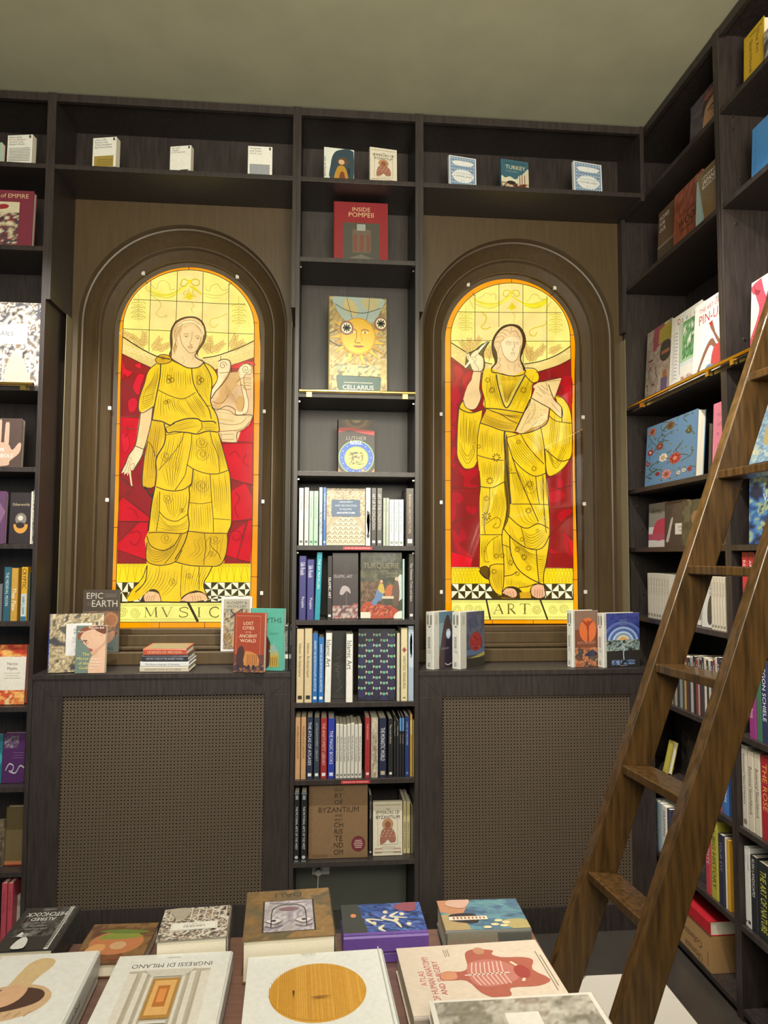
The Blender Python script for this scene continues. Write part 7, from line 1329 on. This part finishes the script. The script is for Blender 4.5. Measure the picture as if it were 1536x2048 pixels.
def mushroom(A):
    A.rect(0, 0, 1, 1, 'dcdcd8')
    A.poly([(-.0, .60), (.10, .66), (.35, .70), (.58, .68), (.72, .62), (.76, .54), (.66, .44), (.40, .38), (.1, .38), (0, .42)], 'c8a884', 3)
    A.poly([(0, .58), (.12, .64), (.36, .67), (.58, .65), (.68, .60), (.66, .53), (.5, .48), (.24, .45), (0, .48)], '4a332a', 3)
    A.poly([(.20, .58), (.26, .68), (.30, .80), (.34, .90), (.44, .95), (.58, .93), (.60, .86), (.52, .76), (.48, .66), (.46, .56), (.34, .50), (.22, .52)], 'cbb083', 3); A.poly([(.20, .58), (.24, .66), (.36, .70), (.48, .66), (.46, .56), (.34, .50), (.22, .52)], 'd0a684', 3)
    for k in range(7): A.stroke([(.06+.09*k, .41), (.1+.09*k, .45)], .012, 'b08c68', 0)
tb('white hardback with a brown mushroom photo, front left of the table', (6, 1913), (197, 1901), z1+.01, .36, .04, 'flip', 'dcdcd8', turned(mushroom), spine='d0d0cc', sart=lambda A: T(A, .3, .8, A.asp*.4, 'The Mushroom Book', '6c6c68', 'l', -90, .4), under=('second white hardback directly under the mushroom book', 'c8c8c4', .026))
def anat(A):
    A.rect(0, 0, 1, 1, 'd2c4b4')
    for i, (s, z_) in enumerate((('ATLAS', .04), ('OF HUMAN ANATOMY', .045), ('AND SURGERY', .04))): T(A, .50, .86-.055*i, z_, s, 'b04c54', fit=.66)
    A.poly([(.44, .70), (.46, .76), (.54, .76), (.58, .70), (.56, .62), (.62, .56), (.84, .54), (.90, .46), (.86, .34), (.80, .36), (.74, .30), (.72, .16), (.66, .10), (.52, .14), (.36, .06), (.28, .16), (.28, .34), (.18, .36), (.16, .46), (.24, .54), (.42, .60)], 'a85c50', 3)
    A.poly([(.46, .66), (.46, .75), (.55, .75), (.57, .66)], 'c88c6c', 3); A.poly([(.34, .54), (.5, .58), (.68, .54), (.72, .40), (.64, .28), (.5, .24), (.38, .28), (.32, .42)], 'b8746c', 3)
    for k in range(8): A.stroke([(.34, .52-.028*k), (.5, .55-.03*k), (.68, .52-.028*k)], .009, 'd8b4a8', 4)
    A.stroke([(.5, .6), (.5, .3)], .014, 'e0d0c4', 0); A.stroke([(.36, .24), (.5, .2), (.66, .26)], .02, 'e0ccb8', 4); A.poly([(.4, .2), (.5, .16), (.6, .2), (.56, .26), (.44, .26)], '9c3c40', 3)
    A.circ(.86, .44, .06, 'b88468', .04); lines(A, .5, .05, 2, .02, .6, '8a7c70'); lines(A, .86, .68, 3, .014, .12, '8a7c70', .004)
tb('cream anatomy atlas with a red torso, laid sideways at the right of the table', (792, 1897), (1070, 1879), z1-.005, .235, .05, 'side', 'd2c4b4', anat, spine='a89c90')
def greyp(A):
    A.rect(0, 0, 1, 1, 'd8d4cc'); A.rect(.03, .03, .97, .97, '8c8880'); A.mosaic(.03, .03, .97, .97, 44, 30, 4, ['8a867c', '7c786c', 'a09c92', 'b4b0a6', '94887c'], 41); A.poly([(.62, .6), (.68, .9), (.85, .95), (.92, .7), (.8, .5)], 'c0bcb4', 3); A.rect(.38, .2, .58, .62, 'dcd8d0'); T(A, .48, .42, .06, 'IST', 'a05450')
tb('grey mottled book with a white label at the front right corner, overlapping the anatomy atlas', (857, 2002), (1183, 1984), z1+.026, .24, .028, 'flip', 'd8d4cc', greyp)
# back row
z2 = .725
def film(A):
    A.rect(0, 0, 1, 1, '2c2c2c'); A.mosaic(.02, .02, .9, .7, 26, 20, 4, ['262626', '3a3a3a', '505050', '1e1e1e', '6a6a68'], 33); 
    T(A, .52, .13, .10, 'HITCHCOCK', 'e0e0dc', fit=.74); T(A, .52, .26, .08, 'ALFRED', 'e0e0dc', fit=.46); T(A, .5, .05, .025, 'TASCHEN', 'c0c0bc')
    A.rect(.07, 0, .14, 1, 'dcdcd8')
    for k in range(26): A.rect(.08, .01+.038*k, .13, .027+.038*k, '2c2c2c')
    for i, s in enumerate(('DER GROSSE', 'MEISTER', 'FILME')): T(A, .52, .54-.07*i, .04, s, '9a9a98', fit=.4)
    A.poly([(.5, .98), (.52, .8), (.62, .74), (.7, .82), (.72, .98)], 'd0d0cc', 3); A.poly([(.56, .76), (.72, .62), (.78, .72)], 'd0d0cc'); A.circ(.62, .7, .06, '8a8a88', .05)
tb('black and white film book with a filmstrip edge, back left of the table', (54, 1817), (158, 1812), z2, .19, .055, 'flip', '2c2c2c', turned(lambda A: None) if False else film, spine='343434')
def food(A):
    A.rect(0, 0, 1, 1, '6c4c34'); A.mosaic(0, 0, 1, 1, 24, 20, 3, ['6c4c34', '5c3c2c', '7c5c3c'], 5); A.circ(.5, .5, .4, 'b8744c', .3); A.poly([(.2, .6), (.3, .72), (.6, .74), (.85, .66), (.7, .6), (.4, .58)], '7c8c3c', 3); A.poly([(.15, .8), (.5, .84), (.9, .78), (.8, .72), (.4, .74)], '5c7434', 3); A.poly([(.1, .3), (.2, .46), (.36, .44), (.34, .28)], 'd09860', 3); A.circ(.55, .42, .12, 'c8a078', .1); T(A, .5, .08, .09, 'VEGGIE', '9c4c34', fit=.7)
tb('low food book with a roast and greens, right of the film book', (190, 1849), (318, 1845), z1-.028, .17, .03, 'up', '6c4c34', food)
tb('library hall hardback lying on the table, back row second from the left', (331, 1819), (461, 1810), z2+.005, .145, .05, 'flip', '8a8478', librar)
def dali(A):
    A.rect(0, 0, 1, 1, '7c6440'); A.mosaic(0, 0, 1, 1, 24, 30, 2, ['8a6c44', '7c6444', '6c6048', '94744a'], 8); T(A, .5, .07, .10, 'DALI', '4c4030', fit=.62)
    A.rect(.2, .24, .80, .88, '3c342c'); A.rect(.22, .25, .78, .87, 'b8b0b4'); A.mosaic(.22, .25, .78, .87, 16, 16, 3, ['b8b0b4', 'a8a0a8', 'c4bec4', '9c94a0'], 4)
    for x in (.33, .67): A.poly([(x-.09, .66), (x, .71), (x+.09, .66), (x, .62)], 'dcd8d8', 3); A.circ(x, .66, .028, '4c4048', .022); A.stroke([(x-.1, .67), (x, .735), (x+.1, .67)], .014, '5c5058', 4); A.stroke([(x-.1, .76), (x, .80), (x+.1, .76)], .02, '6c6068', 4)
    A.stroke([(.30, .78), (.31, .46), (.38, .36), (.5, .34), (.62, .36), (.69, .46), (.70, .78)], .012, '3c3438', 5); A.poly([(.38, .44), (.5, .48), (.62, .44), (.56, .40), (.44, .40)], '8a6c74', 3); A.stroke([(.3, .30), (.5, .32), (.7, .30)], .01, '7c7078', 4)
tb('thick brown boxed book with a drawn pair of eyes, back row middle of the table', (495, 1785), (657, 1775), z2+.02, .225, .088, 'flip', '7c6440', dali, spine='6c5c44')
def waves(A):
    A.rect(0, 0, 1, 1, '2c3c7c'); A.mosaic(0, 0, 1, 1, 40, 26, 5, ['28407c', '3458a0', '24305c', '5474b8', '3c4c94'], 51, 1.4)
    for q in ('.2,.3 .4,.36 .5,.5 .6,.46', '.5,.2 .56,.4 .7,.3', '.3,.6 .5,.7 .44,.5', '.1,.5 .2,.56 .3,.5'): A.stroke(P(q), .05, 'd8d0b4', 4, taper=True)
    for x, y in ((.3, .2), (.45, .34), (.62, .26), (.7, .46), (.36, .62)): A.circ(x, y, .05, 'd8ccb0', .03)
    A.poly([(.7, .1), (.76, .3), (.9, .34), (1, .2), (1, .05)], '8c4c5c', 3); A.poly([(0, .74), (.3, .72), (.6, .76), (1, .8), (1, 1), (0, 1)], '3c403c', 3); A.circ(.62, .86, .06, 'd88a5c', .035); A.rect(0, 0, .08, 1, '6c4ca0')
tb('blue book of white figures in swirling waves with a purple spine, on the table', (682, 1811), (838, 1804), z2-.008, .145, .038, 'side', '6c4ca0', waves, spine='6c4ca0', under=('second purple spined book under the blue wave book', '54407c', .024))
def ukiyo(A):
    A.rect(0, 0, 1, 1, '4c6c84'); A.mosaic(0, 0, 1, 1, 36, 24, 3, ['40607c', '547c94', '5c8c98', '486c88'], 61); A.poly([(0, .7), (.3, .74), (.5, .7), (.5, 1), (0, 1)], 'a8946c', 2); A.poly([(.55, .72), (1, .66), (1, 1), (.6, 1)], 'b88464', 2); A.poly([(.2, .66), (.4, .8), (.5, .72), (.34, .6)], '3c5464', 3); A.poly([(0, .2), (.2, .3), (.3, .2), (.26, 0), (0, 0)], 'a89c6c', 3)
    for x, y in ((.1, .3), (.2, .26), (.14, .4), (.26, .34), (.06, .5)): A.circ(x, y, .04, 'd8c8a0', .05)
    A.poly([(.2, .6), (.3, .9), (.5, .88), (.5, .6)], '2c2c34', 3); A.poly([(.7, .7), (.8, .9), (1, .85), (1, .6)], 'c8a494', 3); A.rect(.30, .46, .42, .92, 'd8d0bc')
    for k in range(9): A.rect(.33, .49+.045*k, .39, .51+.045*k, 'a04c44')
tb('boxed woodblock print book with a cream title strip, back row right of the table', (873, 1802), (1031, 1797), z2, .14, .055, 'side', '4c5c64', ukiyo, spine='5c5c58', sart=lambda A: (A.rect(0, .4, 1, .98, '8a8474'), [T(A, .3, .95-.09*k, A.asp*.4, c, 'a07c74', 'l', -90) for k, c in enumerate('HIROSHI')]))
